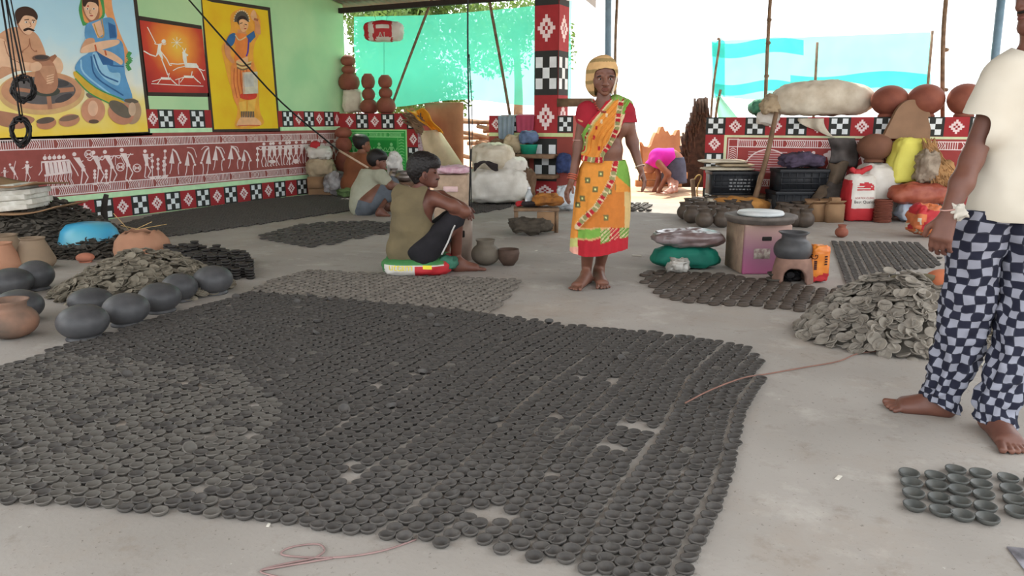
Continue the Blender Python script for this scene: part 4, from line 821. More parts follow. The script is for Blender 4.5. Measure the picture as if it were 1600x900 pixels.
def crate(c, sx, sy, sz, label, marks=False):
    t = thing('plastic_crate', label, 'crate', c, 'black plastic crates'); q = lambda x, y, z: np.asarray(c) + Rv * x + Fh * y + Zv * z
    part('floor_panel', box(q(0, 0, .01), (sx, sy, .02), YAW), M_crate, t)
    for s in (-1, 1): part('end_wall', box(q(s * sx / 2, 0, sz / 2), (.018, sy, sz), YAW), M_crate, t)
    for s in (-1, 1): part('side_wall', cat(box(q(0, s * sy / 2, sz * .5), (sx - .02, .012, sz * .92), YAW), *[box(q(0, s * (sy / 2 + .006), sz * f), (sx, .018, sz * .07), YAW) for f in (.05, .34, .62)], *[box(q(sx * (k - 3) / 6.2, s * (sy / 2 + .006), sz / 2), (.016, .016, sz * .9), YAW) for k in range(7)]), M_crate, t)
    part('rim', cat(*[box(q(0, s * sy / 2, sz - .02), (sx + .03, .036, .04), YAW, .006) for s in (-1, 1)], *[box(q(s * sx / 2, 0, sz - .02), (.036, sy + .03, .04), YAW, .006) for s in (-1, 1)]), M_crate, t)
    if marks:
        M = mat('faded_white_print', (150, 152, 154), rough=.7, var=.3, scale=30); r = random.Random(3); bs = []
        for row in range(4):
            x = -.06
            while x < .2: w = r.uniform(.015, .045); bs.append(box(q(x, -sy / 2 - .0185, .07 + row * .038), (w, .002, .018), YAW)); x += w + .012
        part('printed_lettering', cat(*bs), M, t)
    return t
# right wall, left to right
def ground(px, d): p = S(px, 400, d); return np.array([p[0], p[1], 0.0])
d = 9.42; k = d / FPX
p = ground(1150, d); hz = S(1150, 303, d)[2]
t = thing('plank_bench', 'low plank bench that carries the single black crate', 'bench', p); part('plank', box(p + Zv * (hz - .02), (.62, .3, .035), YAW), M_wood, t)
for s in (-1, 1): part('leg', box(p + Rv * s * .26 + Zv * (hz / 2 - .02), (.05, .28, hz - .04), YAW), M_wood, t)
p = S(1142, 303, d); crate(p, 68 * k, .32, 36 * k, 'single black crate with faded white print under flat sacks', True)
zc = p[2] + 36 * k
for i, (x0, x1, y, dy, m, lab) in enumerate(((1095, 1174, 269, 8, M_cream, 'lowest folded sack on the single black crate'), (1118, 1173, 263, 7, M_beige, 'middle folded sack on the single black crate'), (1090, 1162, 258, 7, M_cream, 'top folded cream sack on the single black crate'))):
    c = S((x0 + x1) / 2, 300, d); c[2] = zc + .001 + i * .045; single('folded_sack', sack(c, (x1 - x0) / 2 * k, .17, .046, e=.4, ez=.8, wr=.012, seed=i + 2, nu=36, nv=10), m, lab, 'sack', group='folded sacks on the crate')
p = ground(1150, d - .35); single('rolled_cloth', sack(p, 46 * k, .12, .2, wr=.035, ws=7, e=.7, seed=5), M_orangecl, 'long ochre cloth bundle lying below the single crate', 'bundle')
p = ground(1110, d - .35); single('crumpled_sack', sack(p, 14 * k, .1, .16, wr=.04, seed=8, nu=30, nv=18), M_cream, 'small crumpled pale sack end left of the ochre bundle', 'sack')
p = G(1186, 328); pot_down(p + Fh * .05, 13 * D(p) / FPX, .14, M_terra, 'small_bowl', 'small terracotta bowl upside down at the foot of the leaning stick')
a = G(1172, 336); single('wooden_stick', tube([a, S(1198, 245, D(a)), S(1213, 175, D(a) + .02)], [.036, .03, .026], 8, 5), M_wood, 'reddish wooden stick leaning against the painted right wall', 'stick')
d = dwall(1240) - .40; k = d / FPX
p = ground(1236, d); h1 = S(1236, 297, d)[2]; crate(p, 76 * k, .36, h1, 'lower black crate of the stack of two', False); crate(p + Zv * (h1 + .003) + Rv * .02, 72 * k, .34, 33 * k, 'upper black crate of the stack of two carrying purple cloth')
c = p + Zv * (h1 + 33 * k + .006); single('purple_cloth', sack(c + Rv * .02, 33 * k, .14, 20 * k, wr=.05, ws=8, seed=9), mat('dull_purple_cloth', (84, 72, 92), rough=.9, var=.25, scale=12, c2=(60, 52, 66), bump=.3), 'crumpled dull purple cloth heaped on the upper crate', 'cloth')
# slumped tarpaulin, boxes
d = dwall(1300) - .42; k = d / FPX
V, F = grid(lambda u, v: tuple(S(1268 + 30 * u + 42 * v - 14 * v * v, 310 - 56 * v + 3 * math.sin(u * 6), d + .16 * v - .10 * math.sin(u * 3.1) - .03 * math.sin(v * 8 + u * 5))), 16, 16)
single('tarpaulin', thick((V, F), .02), mat('grey_brown_tarpaulin', (98, 84, 70), rough=.8, var=.2, scale=6, bump=.25, bscale=20), 'grey brown folded tarpaulin leaning beside the white rice sacks', 'tarpaulin')
V, F = grid(lambda u, v: tuple(S(1296 + 42 * u + 3 * math.sin(v * 4), 254 - 38 * v + 8 * u * (1 - v), d + .2 + .03 * math.sin(u * 7 + v * 3) - .02 * math.sin(v * 9))), 12, 12); single('dark_sheet', thick((V, F), .015), mat('dark_grey_sheet', (88, 82, 80), rough=.7, var=.2, scale=8, bump=.2), 'dark grey plastic sheet propped above the tarpaulin', 'sheet')
single('dark_sack', sack(ground(1300, d + .05), 36 * k, .16, .42, wr=.04, seed=11, taper=.3), mat('dark_grey_sack', (74, 68, 64), rough=.9, var=.2, bump=.3), 'dark grey sack on the floor behind the folded tarpaulin', 'sack')
for x0, x1, yt, yb, lab in ((1266, 1290, 318, 347, 'left small cardboard box before the tarpaulin'), (1290, 1318, 318, 348, 'right small cardboard box next to the rice bag')):
    p = G((x0 + x1) / 2, yb) + Fh * .1; k = D(p) / FPX; h = S(0, yt, D(p))[2]; t = thing('cardboard_box', lab, 'box', p, 'small cardboard boxes'); part('body', box(p + Zv * h / 2, ((x1 - x0) * k * .95, .2, h), YAW + .1), M_card, t)
    for s in (-1, 1): part('flap', box(p + Zv * (h + .015) + Fh * s * .09, ((x1 - x0) * k * .95, .11, .006), YAW + .1, rx=s * .5), M_card, t)
p = G(1303, 315) ; c = S(1304, 318, D(G(1304, 348)) + .1); single('small_carton', box(c + Zv * .035, (.1, .09, .065), YAW, .004), M_card, 'tiny carton standing on the right cardboard box', 'box')
# rice bags
d = dwall(1358) - .28; k = d / FPX; p = ground(1357, d); single('rice_sack', sack(p, 34 * k, .22, S(0, 253, d)[2], e=.6, ez=.55, wr=.02, seed=12, taper=.12), M_white, 'tall plain white sack standing behind the red printed rice bag', 'sack')
p = G(1347, 347) + Fh * .16; d = D(p); k = d / FPX; h = S(0, 270, d)[2]; hw = 24.5 * k
body = sack(p, hw, .14, h, e=.5, ez=.38, wr=.010, seed=14, taper=.10, nu=60, nv=44); V = body[0]; F = body[1]; u = (V - p) @ Rv / hw; w = (V[:, 2]) / h; fc = np.array([(u[list(f)].mean(), w[list(f)].mean()) for f in F])
mi = np.where((fc[:, 1] < .30) | ((fc[:, 0] < -.70) & (fc[:, 1] < .86)) | ((((fc[:, 0] - .12) / .56) ** 2 + ((fc[:, 1] - .70) / .12) ** 2) < 1), 1, 0)
t = thing('rice_bag', 'white and red printed rice bag standing before the terracotta plates', 'bag', p); part('bag', body, [M_white, M_redp], t, mi=mi)
part('tied_top', cat(sack(p + Zv * h * .95 - Rv * .04, .035, .035, .06, wr=.012, seed=3, nu=18, nv=10), xf(sack((0, 0, 0), .09, .03, .06, 0, wr=.015, seed=4, nu=22, nv=12), p + Zv * h * .99 + Rv * .05, YAW, ry=-.5), xf(sack((0, 0, 0), .05, .025, .05, 0, wr=.015, seed=6, nu=18, nv=10), p + Zv * h * .99 - Rv * .09, YAW, ry=.7)), M_redp, t)
for s, sz, zz, m in (('Best Quality', .046, .385, mat('black_ink', (40, 36, 38))), ('SORTEX CLEAN', .030, .475, mat('red_ink', (170, 60, 60)))):
    part('printed_lettering', drape_on(text_vf(s, sz), body, p + Rv * hw * .1 + Zv * h * zz, Rv, Zv), m, t, smooth=False)
for q in range(3): part('printed_lettering', drape_on((np.array([(-.1 + q * .02, -.005, 0), (.09 - q * .02, -.005, 0), (.09 - q * .02, .006, 0), (-.1 + q * .02, .006, 0)]), [(0, 1, 2, 3)]), body, p + Rv * hw * .02 + Zv * h * (.73 - q * .045), Rv, Zv), M_white, t, smooth=False)
# round brown pot on top, cushion, sacks
d = dwall(1365) - .2; k = d / FPX; p = S(1365, 253, d); t = pot_down(p, 26 * k, 43 * k, mat('dull_brown_clay', (122, 84, 66), rough=.8, var=.1, scale=6), 'round_pot', 'dull brown round pot resting on the sacks left of the yellow sack', foot=.5)
d = dwall(1410) - .22; k = d / FPX; p = S(1411, 287, d); single('yellow_sack', sack(p, 26 * k, .13, 69 * k, e=.5, ez=.5, wr=.022, ws=7, seed=17, lean=.02), M_yellow, 'bright yellow stuffed sack against the right wall', 'sack')
d = dwall(1442) - .3; k = d / FPX; p = S(1443, 288, d); single('crumpled_sack', sack(p, 16 * k, .11, 51 * k, wr=.045, ws=9, seed=19), mat('grey_beige_sack', (166, 152, 134), rough=.8, var=.3, scale=9, c2=(112, 96, 80), bump=.3), 'grey beige crumpled sack right of the yellow sack', 'sack')
d = dwall(1470) - .22; k = d / FPX; r = random.Random(5); c = S(1466, 262, d); single('straw_bundle', cat(sack(S(1468, 292, d), 17 * k, .1, 40 * k, wr=.03, seed=22, nu=28, nv=16), *[tube([S(1440 + r.uniform(0, 25), 214 + r.uniform(0, 14), d), S(1458 + r.uniform(-8, 14), 245 + r.uniform(-8, 8), d - .04), S(1466 + r.uniform(-14, 26), 285 + r.uniform(-20, 8), d - .1)], .006, 4, 3) for _ in range(60)]), mat('dry_straw', (176, 134, 88), rough=.9, var=.2, scale=9), 'bundle of dry brown straw and cord hanging beside the sacks', 'bundle')
d = dwall(1432) - .42; k = d / FPX; p = S(1434, 320, d); single('bolster_bag', sack(p, 45 * k, .15, 33 * k, e=.7, ez=.75, wr=.022, seed=23), mat('rust_plastic_bag', (132, 58, 42), rough=.45, var=.25, scale=7, c2=(164, 92, 70), bump=.25, bscale=22), 'long rust red stuffed bag lying below the yellow sack', 'bag')
p2 = ground(1434, d + .05); single('floor_sack', sack(p2, 36 * k, .14, max(.12, p[2] - .005), wr=.03, seed=24), M_brown, 'brown sack on the floor under the rust red bag', 'sack')
p = G(1440, 349) + Fh * .14; k = D(p) / FPX; h = S(0, 314, D(p))[2]; single('cloth_bag', sack(p, 29 * k, .13, h, wr=.03, ws=8, seed=26), mat('pale_blue_plastic', (150, 164, 184), rough=.5, var=.2, scale=6, c2=(190, 196, 204), bump=.35, bscale=18), 'pale blue crumpled cloth bag on the floor below the rust red bag', 'bag')
p = G(1455, 374) + Fh * .16; k = D(p) / FPX; h = S(0, 324, D(p))[2]; body = sack(p + Rv * .03, 27 * k, .13, h, wr=.035, ws=8, seed=28, e=.6); fc = np.array([body[0][list(f)].mean(0) for f in body[1]]); mi = [(1 if nz(q, 9, 2) > .12 else (2 if nz(q, 11, 7) > .25 else 0)) for q in fc]
single('printed_bag', body, [mat('orange_print', (206, 116, 70), rough=.5, var=.1), M_redp, M_cream], "crumpled orange and red printed bag behind the man's hand", 'bag', mi=mi)
# terracotta plate stacks
for x0, x1, yt, yb, n, lab in ((1371, 1398, 312, 349, 15, 'terracotta plate in the stack beside the red rice bag'), (1384, 1405, 305, 340, 14, 'terracotta plate in the rear stack beside the rice bag')):
    p = G((x0 + x1) / 2, yb) + Fh * .1; k = D(p) / FPX; h = S(0, yt, D(p))[2]; r = (x1 - x0) / 2 * k; me = mesh('plate', *lathe([(0, 0), (r * .75, 0), (r, .012), (r * .98, .018), (r * .7, .008), (0, .008)], 24), M_terra)
    for i in range(n): o = bpy.data.objects.new('terracotta_plate', me); COL.objects.link(o); o.location = tuple(p + Zv * (i * h / n) + Rv * rg.gauss(0, .003)); tag(o, lab, 'plate', 'stack of terracotta plates' if yb > 345 else 'rear stack of terracotta plates')
# big clay slab with rounded top leaning on the wall
d = dwall(1412) - .09; pts = [(1378, 216)] + [(1415 + 37 * math.cos(a) * (1.0 - .0) - (5 if math.cos(a) < 0 else 0) * (1 - math.sin(a)), 190 - 33 * math.sin(a)) for a in np.linspace(math.pi, 0, 15)] + [(1452, 216)]
pts = [(1376, 216), (1389, 190), (1398, 172), (1408, 161), (1420, 156), (1432, 158), (1443, 165), (1449, 176), (1451, 195), (1449, 218)]
pts = [(q[0], q[1]) for q in smoothpts([np.array([x, y, 0]) for x, y in pts], 5)]
A = np.array([S(x, y, d - .06 * (216 - y) / 60 * -1) for x, y in pts]); n = len(A); V = np.vstack([A, A - Fh * .05]); F = [tuple(range(n)), tuple(range(2 * n - 1, n - 1, -1))] + [(i, (i + 1) % n, n + (i + 1) % n, n + i) for i in range(n)]
single('clay_slab', (V, F), mat('raw_brown_clay', (138, 108, 84), rough=.8, var=.1, scale=4, bump=.1, bscale=40), 'big brown clay slab with rounded top leaning on the right wall', 'slab', smooth=False)
# white sack on the wall top and its tied end
d = dwall(1280) + .1; p = PY(1283, 182, 10.12); p[2] = 1.145; d = D(p); k = d / FPX; h = S(0, 131, d)[2] - 1.145
t = thing('grain_sack', 'huge off white grain sack lying along the right wall top', 'sack', p); part('sack', sack(p, 80 * k, .24, h * 1.08, e=.75, ez=.72, wr=.025, ws=5, seed=31, taper=.08, nu=64, nv=34), M_cream, t)
part('tied_mouth', sack(p - Rv * 80 * k - Fh * .05 + Zv * .02, 14 * k, .08, h * .55, wr=.04, seed=33), M_beige, t)
V, F = grid(lambda u, v: tuple(PY(1248 + 40 * u - 6 * v + 26 * v * v, 185 + 33 * v * (.45 + .55 * u), 10.0) - np.array([0, .05 + .03 * math.sin(u * 9 + v * 3), 0])), 20, 12); part('loose_corner', thick((V, F), .008), M_cream, t)
p = PY(1187, 185, 10.12); p[2] = 1.145; d = D(p); k = d / FPX; single('net_bundle', sack(p, 16 * k, .1, 24 * k, wr=.03, seed=35, nu=28, nv=16), mat('green_net', (92, 160, 130), rough=.8, var=.25, scale=20, bump=.3), 'small green net bundle on the wall left of the grain sack', 'bundle')
p = PY(1200, 192, 9.95); p[2] -= .04; k = D(p) / FPX; single('white_pouch', sack(p, 17 * k, .05, 24 * k, wr=.03, seed=36, nu=28, nv=16), M_white, 'small white pouch hanging at the tied end of the grain sack', 'pouch')
# purple box with wheel-head
p = G(1190, 430); pc = p + Fh * .21 + Rv * .03; d = D(pc); k = d / FPX; hb = S(0, 352, D(p))[2]
t = thing('painted_box', 'purple painted wooden box carrying the round clay disc', 'box', pc); M_pur = ramp_mat('purple_faded_paint', [(-.05, (150, 70, 110)), (.16, (128, 84, 104)), (.36, (140, 116, 102)), (.6, (132, 118, 104))], axis=2)
part('body', box(pc + Zv * hb / 2, (.35, .36, hb), YAW + .06, .012), M_pur, t); part('hand_hole', box(pc + Zv * (hb * .72) - Fh * .181 - Rv * .0, (.07, .012, .03), YAW + .06, .005), mat('hole_dark', (28, 24, 22)), t)
part('whitewash_patch', box(pc + Zv * (hb * .42) - Fh * .183 - Rv * .03, (.12, .004, .075), YAW + .06), mat('chalk_patch', (168, 160, 148), rough=.9, var=.35, scale=40, c2=(120, 96, 96)), t); part('side_board', box(pc + Zv * hb / 2 - Rv * .18, (.014, .34, hb * .96), YAW + .06), mat('bare_side_wood', (160, 136, 116), rough=.85, var=.15), t)
zt = hb + .002; c = G(1194, 346, zt + .06); c = pc + Zv * (zt) ; t = thing('potters_wheel', 'grey potter wheel head with pale clay disc on the purple box', 'wheel', c); part('wheel_head', xf(lathe([(0, 0), (.24, 0), (.245, .02), (.262, .03), (.262, .05), (.24, .055), (.20, .045), (0, .045)], 48), c), mat('grey_wheel', (112, 104, 98), rough=.7, var=.2), t); part('clay_disc', xf(lathe([(0, .05), (.165, .05), (.17, .062), (.16, .078), (0, .08)], 48), c), mat('pale_disc', (206, 208, 206), rough=.4, var=.1, scale=6, c2=(180, 186, 188)), t)
# pot on clay stove, orange packet, bowls
p, hw, hd, h = fit(1217, 1276, 402, 445, ky=.9); seg = 48; P_ = [(hw * 1.0, 0), (hw * 1.0, h * .3), (hw * .92, h * .75), (hw * .80, h), (hw * .68, h), (hw * .78, h * .7), (hw * .85, 0)]; V, F = lathe(P_, seg)
ang = np.arctan2(V[:, 1], V[:, 0]); front = math.atan2(-Fh[1], -Fh[0])
def opening(Cc): da = (np.arctan2(Cc[:, 1], Cc[:, 0]) - front + 0.25 + math.pi) % (2 * math.pi) - math.pi; return ~(((da / .62) ** 2 + (np.maximum(Cc[:, 2] - h * .25, 0) / (h * .42)) ** 2) < 1)
Vh = []; nseg = 96; rows = 26; V = np.array([(hw * (1 - .2 * (j / rows) ** 2) * math.cos(2 * math.pi * i / nseg), hw * (1 - .2 * (j / rows) ** 2) * math.sin(2 * math.pi * i / nseg), h * j / rows) for j in range(rows + 1) for i in range(nseg)])
F = np.array([(j * nseg + i, j * nseg + (i + 1) % nseg, (j + 1) * nseg + (i + 1) % nseg, (j + 1) * nseg + i) for j in range(rows) for i in range(nseg)]); V, F = keep((V, F), opening); V, F = thick((V, [tuple(f) for f in F]), .022)
t = single('clay_stove', xf((V, F), p), mat('pinkish_clay', (144, 112, 98), rough=.85, var=.15, scale=8, c2=(108, 82, 72)), 'open fronted clay stove carrying the dark round pot', 'stove', loc=p)
zp = h * .80; hp = S(0, 362, D(p))[2] - zp; pot_up(p + Zv * zp - Rv * .01, 29.5 * D(p) / FPX, hp, M_black, 'cooking_pot', 'dark round cooking pot sitting in the clay stove', neck=.62, rim=.80)
single('embers', many(sV, sF, [(p[0] + rg.gauss(0, .03), p[1] + rg.gauss(0, .03) , .012 + rg.uniform(0, .05), 0, rg.uniform(0, 6), rg.uniform(0, 1.5), .7) for _ in range(26)]), mat('charcoal', (34, 32, 34), rough=.8, rnd=.2), 'black charcoal lumps inside the clay stove', 'charcoal', kind='stuff')
p = G(1281, 443) + Fh * .06; k = D(p) / FPX; h = S(0, 384, D(p))[2]; body = sack(p, 15 * k, .06, h, e=.55, ez=.35, wr=.012, ws=14, seed=41, nu=50, nv=40); u = (body[0] - p) @ Rv / (15 * k); w = body[0][:, 2] / h; fc = np.array([(u[list(f)].mean(), w[list(f)].mean()) for f in body[1]]); mi = [(1 if (b < .26 + .08 * math.sin(a * 3)) else 0) for a, b in fc]
M_pk = mat('orange_packet', (216, 132, 44), rough=.4, var=.15, scale=10, c2=(190, 96, 40), spec=.5); t = thing('snack_packet', 'orange and red printed packet standing by the clay stove', 'packet', p); part('packet', body, [M_pk, M_redp, M_yelp], t, mi=mi)
rot = lambda VF, a: (np.asarray(VF[0]) @ np.array([[math.cos(a), math.sin(a), 0], [-math.sin(a), math.cos(a), 0], [0, 0, 1]]), VF[1])
part('printed_lettering', drape_on(rot(text_vf('G', .055), 1.45), body, p + Zv * h * .72 - Rv * .03, Rv, Zv), mat('dark_ink', (66, 34, 30)), t, smooth=False)
for q in range(9):
    x, z = (-.040, .60 - .05 * q) if q < 5 else (.028, .74 - .07 * (q - 5)); w_ = .010; V4 = np.array([(-w_, -.006, 0), (w_, -.004, 0), (w_ * .8, .007, 0), (-w_ * .9, .006, 0)]); part('faded_print', drape_on((V4, [(0, 1, 2, 3)]), body, p + Zv * h * z + Rv * x, Rv, Zv), mat('dark_ink', (66, 34, 30)), t, smooth=False)
for i, (px, py, s) in enumerate(((1212, 443, 1.0), (1214, 440, 1.05))):
    p = G(px, py) + Fh * .04; pot_rot = lathe([(0, 0), (.03 * s, 0), (.052 * s, .02), (.054 * s, .03), (.048 * s, .03), (.03 * s, .012), (0, .01)], 24); single('small_bowl', xf(pot_rot, p + Zv * (i * .026)), M_heap3, ('lower' if i == 0 else 'upper') + ' small dark bowl at the foot of the purple box', 'bowl', loc=p + Zv * i * .026)
# crowd of dark pots behind the box
r = random.Random(8); nn = 0; me_p = None
for j, (yb, xs) in enumerate(((357, (1103, 1131)), (350, (1083, 1118, 1146)), (344, (1073, 1098, 1130, 1158)), (340, (1089, 1112, 1143, 1168)), (337, (1080, 1100, 1124, 1150, 1176)), (334, (1092, 1114, 1138, 1162, 1186)), (356, (1247,)), (357, (1262,)), (349, (1232, 1256)), (343, (1225, 1250, 1266)), (338, (1210, 1236)))):
    for x in xs:
        p = G(x, yb) + Fh * .09; hw = .098 * r.uniform(.95, 1.05); h = .185 * r.uniform(.95, 1.05)
        if me_p is None: me_p = pot_up(p, hw, h, mat('brown_black_pot', (88, 76, 66), rough=.5, var=.15, scale=10, c2=(70, 62, 56), rnd=.12), 'water_pot', 'brown black round pot with wide rim in the crowd of pots behind the purple box', 'brown black pots behind the purple box', neck=.66, rim=.82, seg=28)
        else: inst(me_p, p, sc=h / .185)
p, hw, hd, h = fit(1308, 1328, 351, 372, ky=.9); pot_up(p, hw, h, M_terra, 'tiny_pot', 'tiny terracotta pot alone on the open floor', neck=.55, rim=.66, nh=.2)
# green bag with foil sack and plastic
p, hw, hd, h = fit(1017, 1137, 383, 424, ky=.55); single('green_bag', sack(p, hw, hd, h * .98, e=.7, ez=.7, wr=.02, ws=6, seed=44, taper=.28), M_teal, 'teal green stuffed cloth bag on the floor', 'bag')
z0 = h * .90; c = p + Zv * z0 + Rv * .01; k = D(p) / FPX; single('foil_sack', sack(c, 55 * k, .17, S(0, 361, D(p))[2] - z0, wr=.03, ws=7, seed=46, e=.75), M_silver, 'shiny flattened foil sack lying on the green bag', 'sack')
p, hw, hd, h = fit(1044, 1072, 409, 428, ky=.7); single('crumpled_plastic', sack(p - Fh * .04, hw, hd, h, wr=.03, ws=20, seed=47, nu=30, nv=18), M_plastic, 'crumpled clear plastic bag in front of the green bag', 'plastic bag')
# terracotta bowl on the heap at right
p = S(1470, 461, D(gR) + .12); k = D(p) / FPX; t = pot_down(p, 27 * k, 42 * k, mat('orange_clay', (190, 112, 78), rough=.8, var=.1, scale=6), 'orange_pot', 'smooth orange clay pot upside down behind the grey saucer heap', foot=.7)
p = S(1560, 480, D(gR2)); single('turquoise_cup', xf(lathe([(0, 0), (.022, 0), (.03, .045), (.026, .045), (.018, .004), (0, .004)], 18), p + Zv * .0), mat('turquoise', (92, 178, 166), rough=.5), 'small turquoise cup seen between the trouser legs', 'cup', loc=p)
for x, y, a in ((1355, 455, .3), (1408, 441, .2), (1440, 436, -.3)): p = S(x, y + 8, D(gR) + .1); single('small_bowl', xf(lathe([(0, 0), (.03, 0), (.058, .03), (.06, .05), (.054, .05), (.04, .02), (0, .012)], 24), p, rx=a), mat('olive_clay', (96, 88, 66), rough=.8, var=.15), 'small olive clay bowl on the back rim of the grey heap', 'bowl', loc=p, group='olive bowls on the heap')

# around the seated man
p = G(648, 436) + Fh * .26; d = D(p); k = d / FPX; body = sack(p, 55 * k, .26, .135, e=.62, ez=.6, wr=.018, ws=6, seed=51, nu=64, nv=30); u = (body[0] - p) @ Rv / (55 * k); v = (body[0] - p) @ Fh / .26; w = body[0][:, 2] / .135; mi = []
for f in body[1]:
    a, b, c = u[list(f)].mean(), v[list(f)].mean(), w[list(f)].mean(); mi.append(3 if .22 < a < .48 and .5 < c < .72 else (2 if (a > .10 and .12 < c < .60) or a > .80 else (1 if c > .72 or a < -.88 else 0)))
t = thing('feed_sack', 'flat green white and red printed feed sack under the seated man', 'sack', p); part('sack', body, [M_white, M_greenp, M_redp, M_yelp], t, mi=mi); part('tied_corner', sack(p + Rv * 50 * k - Fh * .12 + Zv * .03, .06, .05, .09, wr=.03, seed=52, nu=24, nv=14), mat('green_string', (60, 110, 90), rough=.8, var=.3), t)
part('printed_lettering', drape_on(text_vf('uttam', .075), body, p - Rv * .10 + Zv * .06, Rv, Zv), M_yelp, t, smooth=False)
p, hw, hd, h = fit(716, 744, 337, 408, ky=1.0); p = p - Rv * .04; hw *= 1.15; t = thing('metal_bin', 'rusty grey metal drum with cut out hole beside the seated man', 'drum', p); M_tin2 = mat('rusty_drum', (146, 130, 118), rough=.55, var=.25, scale=5, c2=(110, 92, 80), metal=.35); part('wall', xf(lathe([(hw * .9, 0), (hw * .98, h * .5), (hw, h * .96), (hw * .97, h * .96), (hw * .93, h * .3), (0, h * .3)], 40), p), M_tin2, t); part('rim', xf(lathe([(hw * 1.0, h * .95), (hw * 1.05, h * .965), (hw * 1.05, h * .985), (hw * .97, h), (hw * .94, h * .96)], 40), p), M_tin2, t); part('cut_hole', box(p - Fh * hw * .93 + Rv * hw * .35 * -.2 + Zv * h * .62, (.06, .03, .055), YAW, .008), mat('hole_dark', (28, 24, 22)), t)
p, hw, hd, h = fit(735, 781, 374, 417, ky=.9); pot_up(p, hw, h, mat('grey_green_clay', (112, 104, 92), rough=.7, var=.15, scale=7, c2=(94, 86, 76)), 'clay_pot', 'grey clay pot with wide mouth on the floor by the drum', neck=.6, rim=.68)
p, hw, hd, h = fit(777, 812, 389, 417, ky=.9); single('clay_bowl', xf(lathe([(0, 0), (hw * .5, 0), (hw * .88, h * .35), (hw, h * .75), (hw * .95, h), (hw * .87, h), (hw * .85, h * .7), (hw * .5, h * .35), (0, h * .3)], 36), p), mat('dark_brown_bowl', (86, 68, 58), rough=.7, var=.15), 'dark brown clay bowl next to the grey clay pot', 'bowl', loc=p)
# sack pile in the middle
d = D(G(778, 322)) + .35; k = d / FPX
for x0, x1, yt, yb, hd, m, sd, lab, e in ((729, 826, 262, 321, .42, M_white, 61, 'large white woven sack at the bottom of the middle sack pile', .6), (738, 803, 226, 268, .28, M_cream, 62, 'cream sack with folded top on the middle sack pile', .7), (770, 822, 247, 273, .22, M_white, 63, 'smaller white sack at the right of the middle sack pile', .7)):
    z0 = 0 if yb > 300 else S(0, yb, d)[2]; p = ground((x0 + x1) / 2, d) + Zv * z0; single('white_sack', sack(p, (x1 - x0) / 2 * k, hd, S(0, yt, d)[2] - z0, e=e, ez=.6, wr=.035, ws=5, seed=sd, nu=56, nv=32), m, lab, 'sack', group='middle sack pile')
p = ground(716, d + .1); single('brown_sack', sack(p + Rv * .05, 16 * k, .15, .35, wr=.05, seed=66), M_beige, 'slumped tan sack at the left foot of the middle sack pile', 'sack')
p = ground(823, d); single('grey_sack', sack(p, 12 * k, .2, S(0, 264, d)[2], wr=.04, seed=67, ez=.6), M_brown, 'brown grey sack squeezed between sack pile and red column', 'sack')
c = S(762, 258, d - .34); V, F = grid(lambda u, v: tuple(S(741 + 37 * u, 256 - 4 * math.sin(u * 3.4) + v * (7 + 5 * math.sin(u * 7 + 2)), d - .43 - .02 * math.sin(u * 9 + v * 4))), 22, 8); single('dark_shirt', thick((V, F), .02), M_darkcl, 'dark maroon garment lying across the middle sack pile', 'garment')
# stool with cloths, bottle
p = G(838, 364); pc = p + Fh * .16; d = D(pc); k = d / FPX; hs = S(0, 326, D(p))[2]; t = thing('wooden_stool', 'low plank stool in front of the red column', 'stool', pc); part('seat', box(pc + Zv * (hs - .015), (70 * k, .3, .03), YAW, .004), M_wood, t)
for s in (-1, 1): part('leg', box(pc + Rv * s * 31 * k - Fh * .12 + Zv * (hs / 2 - .015), (.04, .04, hs - .03), YAW), M_wood, t); part('leg', box(pc + Rv * s * 31 * k + Fh * .12 + Zv * (hs / 2 - .015), (.04, .04, hs - .03), YAW), M_wood, t)
part('side_panel', box(pc + Rv * 16 * k - Fh * .13 + Zv * (hs / 2 - .01), (30 * k, .02, hs - .05), YAW), M_card, t)
single('ochre_cloth', sack(pc + Zv * hs + Rv * 16 * k, 24 * k, .13, .10, wr=.04, ws=10, seed=71), mat('ochre_shirt', (176, 116, 52), rough=.9, var=.2, scale=9, c2=(120, 76, 40), bump=.2), 'crumpled ochre cloth on the plank stool', 'cloth')
single('black_cloth', sack(pc + Zv * (hs + .002) - Rv * 8 * k - Fh * .08, 13 * k, .05, .06, wr=.03, ws=12, seed=72, nu=24, nv=12), M_darkcl, 'small black cloth beside the bottle on the stool', 'cloth')
single('red_packet', sack(pc + Zv * hs - Rv * 22 * k, 8 * k, .05, .05, wr=.02, ws=14, seed=73, nu=24, nv=12), M_redp, 'small red packet on the left end of the stool', 'packet')
p = pc + Zv * hs - Rv * 11 * k + Fh * .04; t = thing('water_bottle', 'clear plastic water bottle on the plank stool', 'bottle', p); gl = mat('clear_plastic_bottle', (214, 222, 226), rough=.15, spec=.6); gl.node_tree.nodes['Principled BSDF'].inputs['Transmission Weight'].default_value = .6; part('bottle', xf(lathe([(0, 0), (.04, 0), (.042, .08), (.04, .11), (.018, .16), (.015, .18), (0, .18)], 20), p), gl, t); part('cap', xf(lathe([(.017, .178), (.017, .2), (0, .2)], 16), p), mat('white_cap', (224, 224, 226), rough=.5), t)
p = G(828, 366) - Fh * .02; single('dark_bundle', sack(p, 30 * k, .11, .13, wr=.05, ws=9, seed=74), mat('dusty_dark_cloth', (84, 76, 66), rough=.95, var=.2, bump=.3), 'dusty dark cloth bundle on the floor before the stool', 'bundle')
d = 9.6; k = d / FPX; single('white_sack', sack(ground(884, d), 15 * k, .16, S(0, 292, d)[2], wr=.03, seed=75, ez=.7), mat('blueish_white_sack', (206, 212, 218), rough=.6, var=.08, bump=.3, bscale=20), 'bluish white sack standing right of the red column', 'sack')
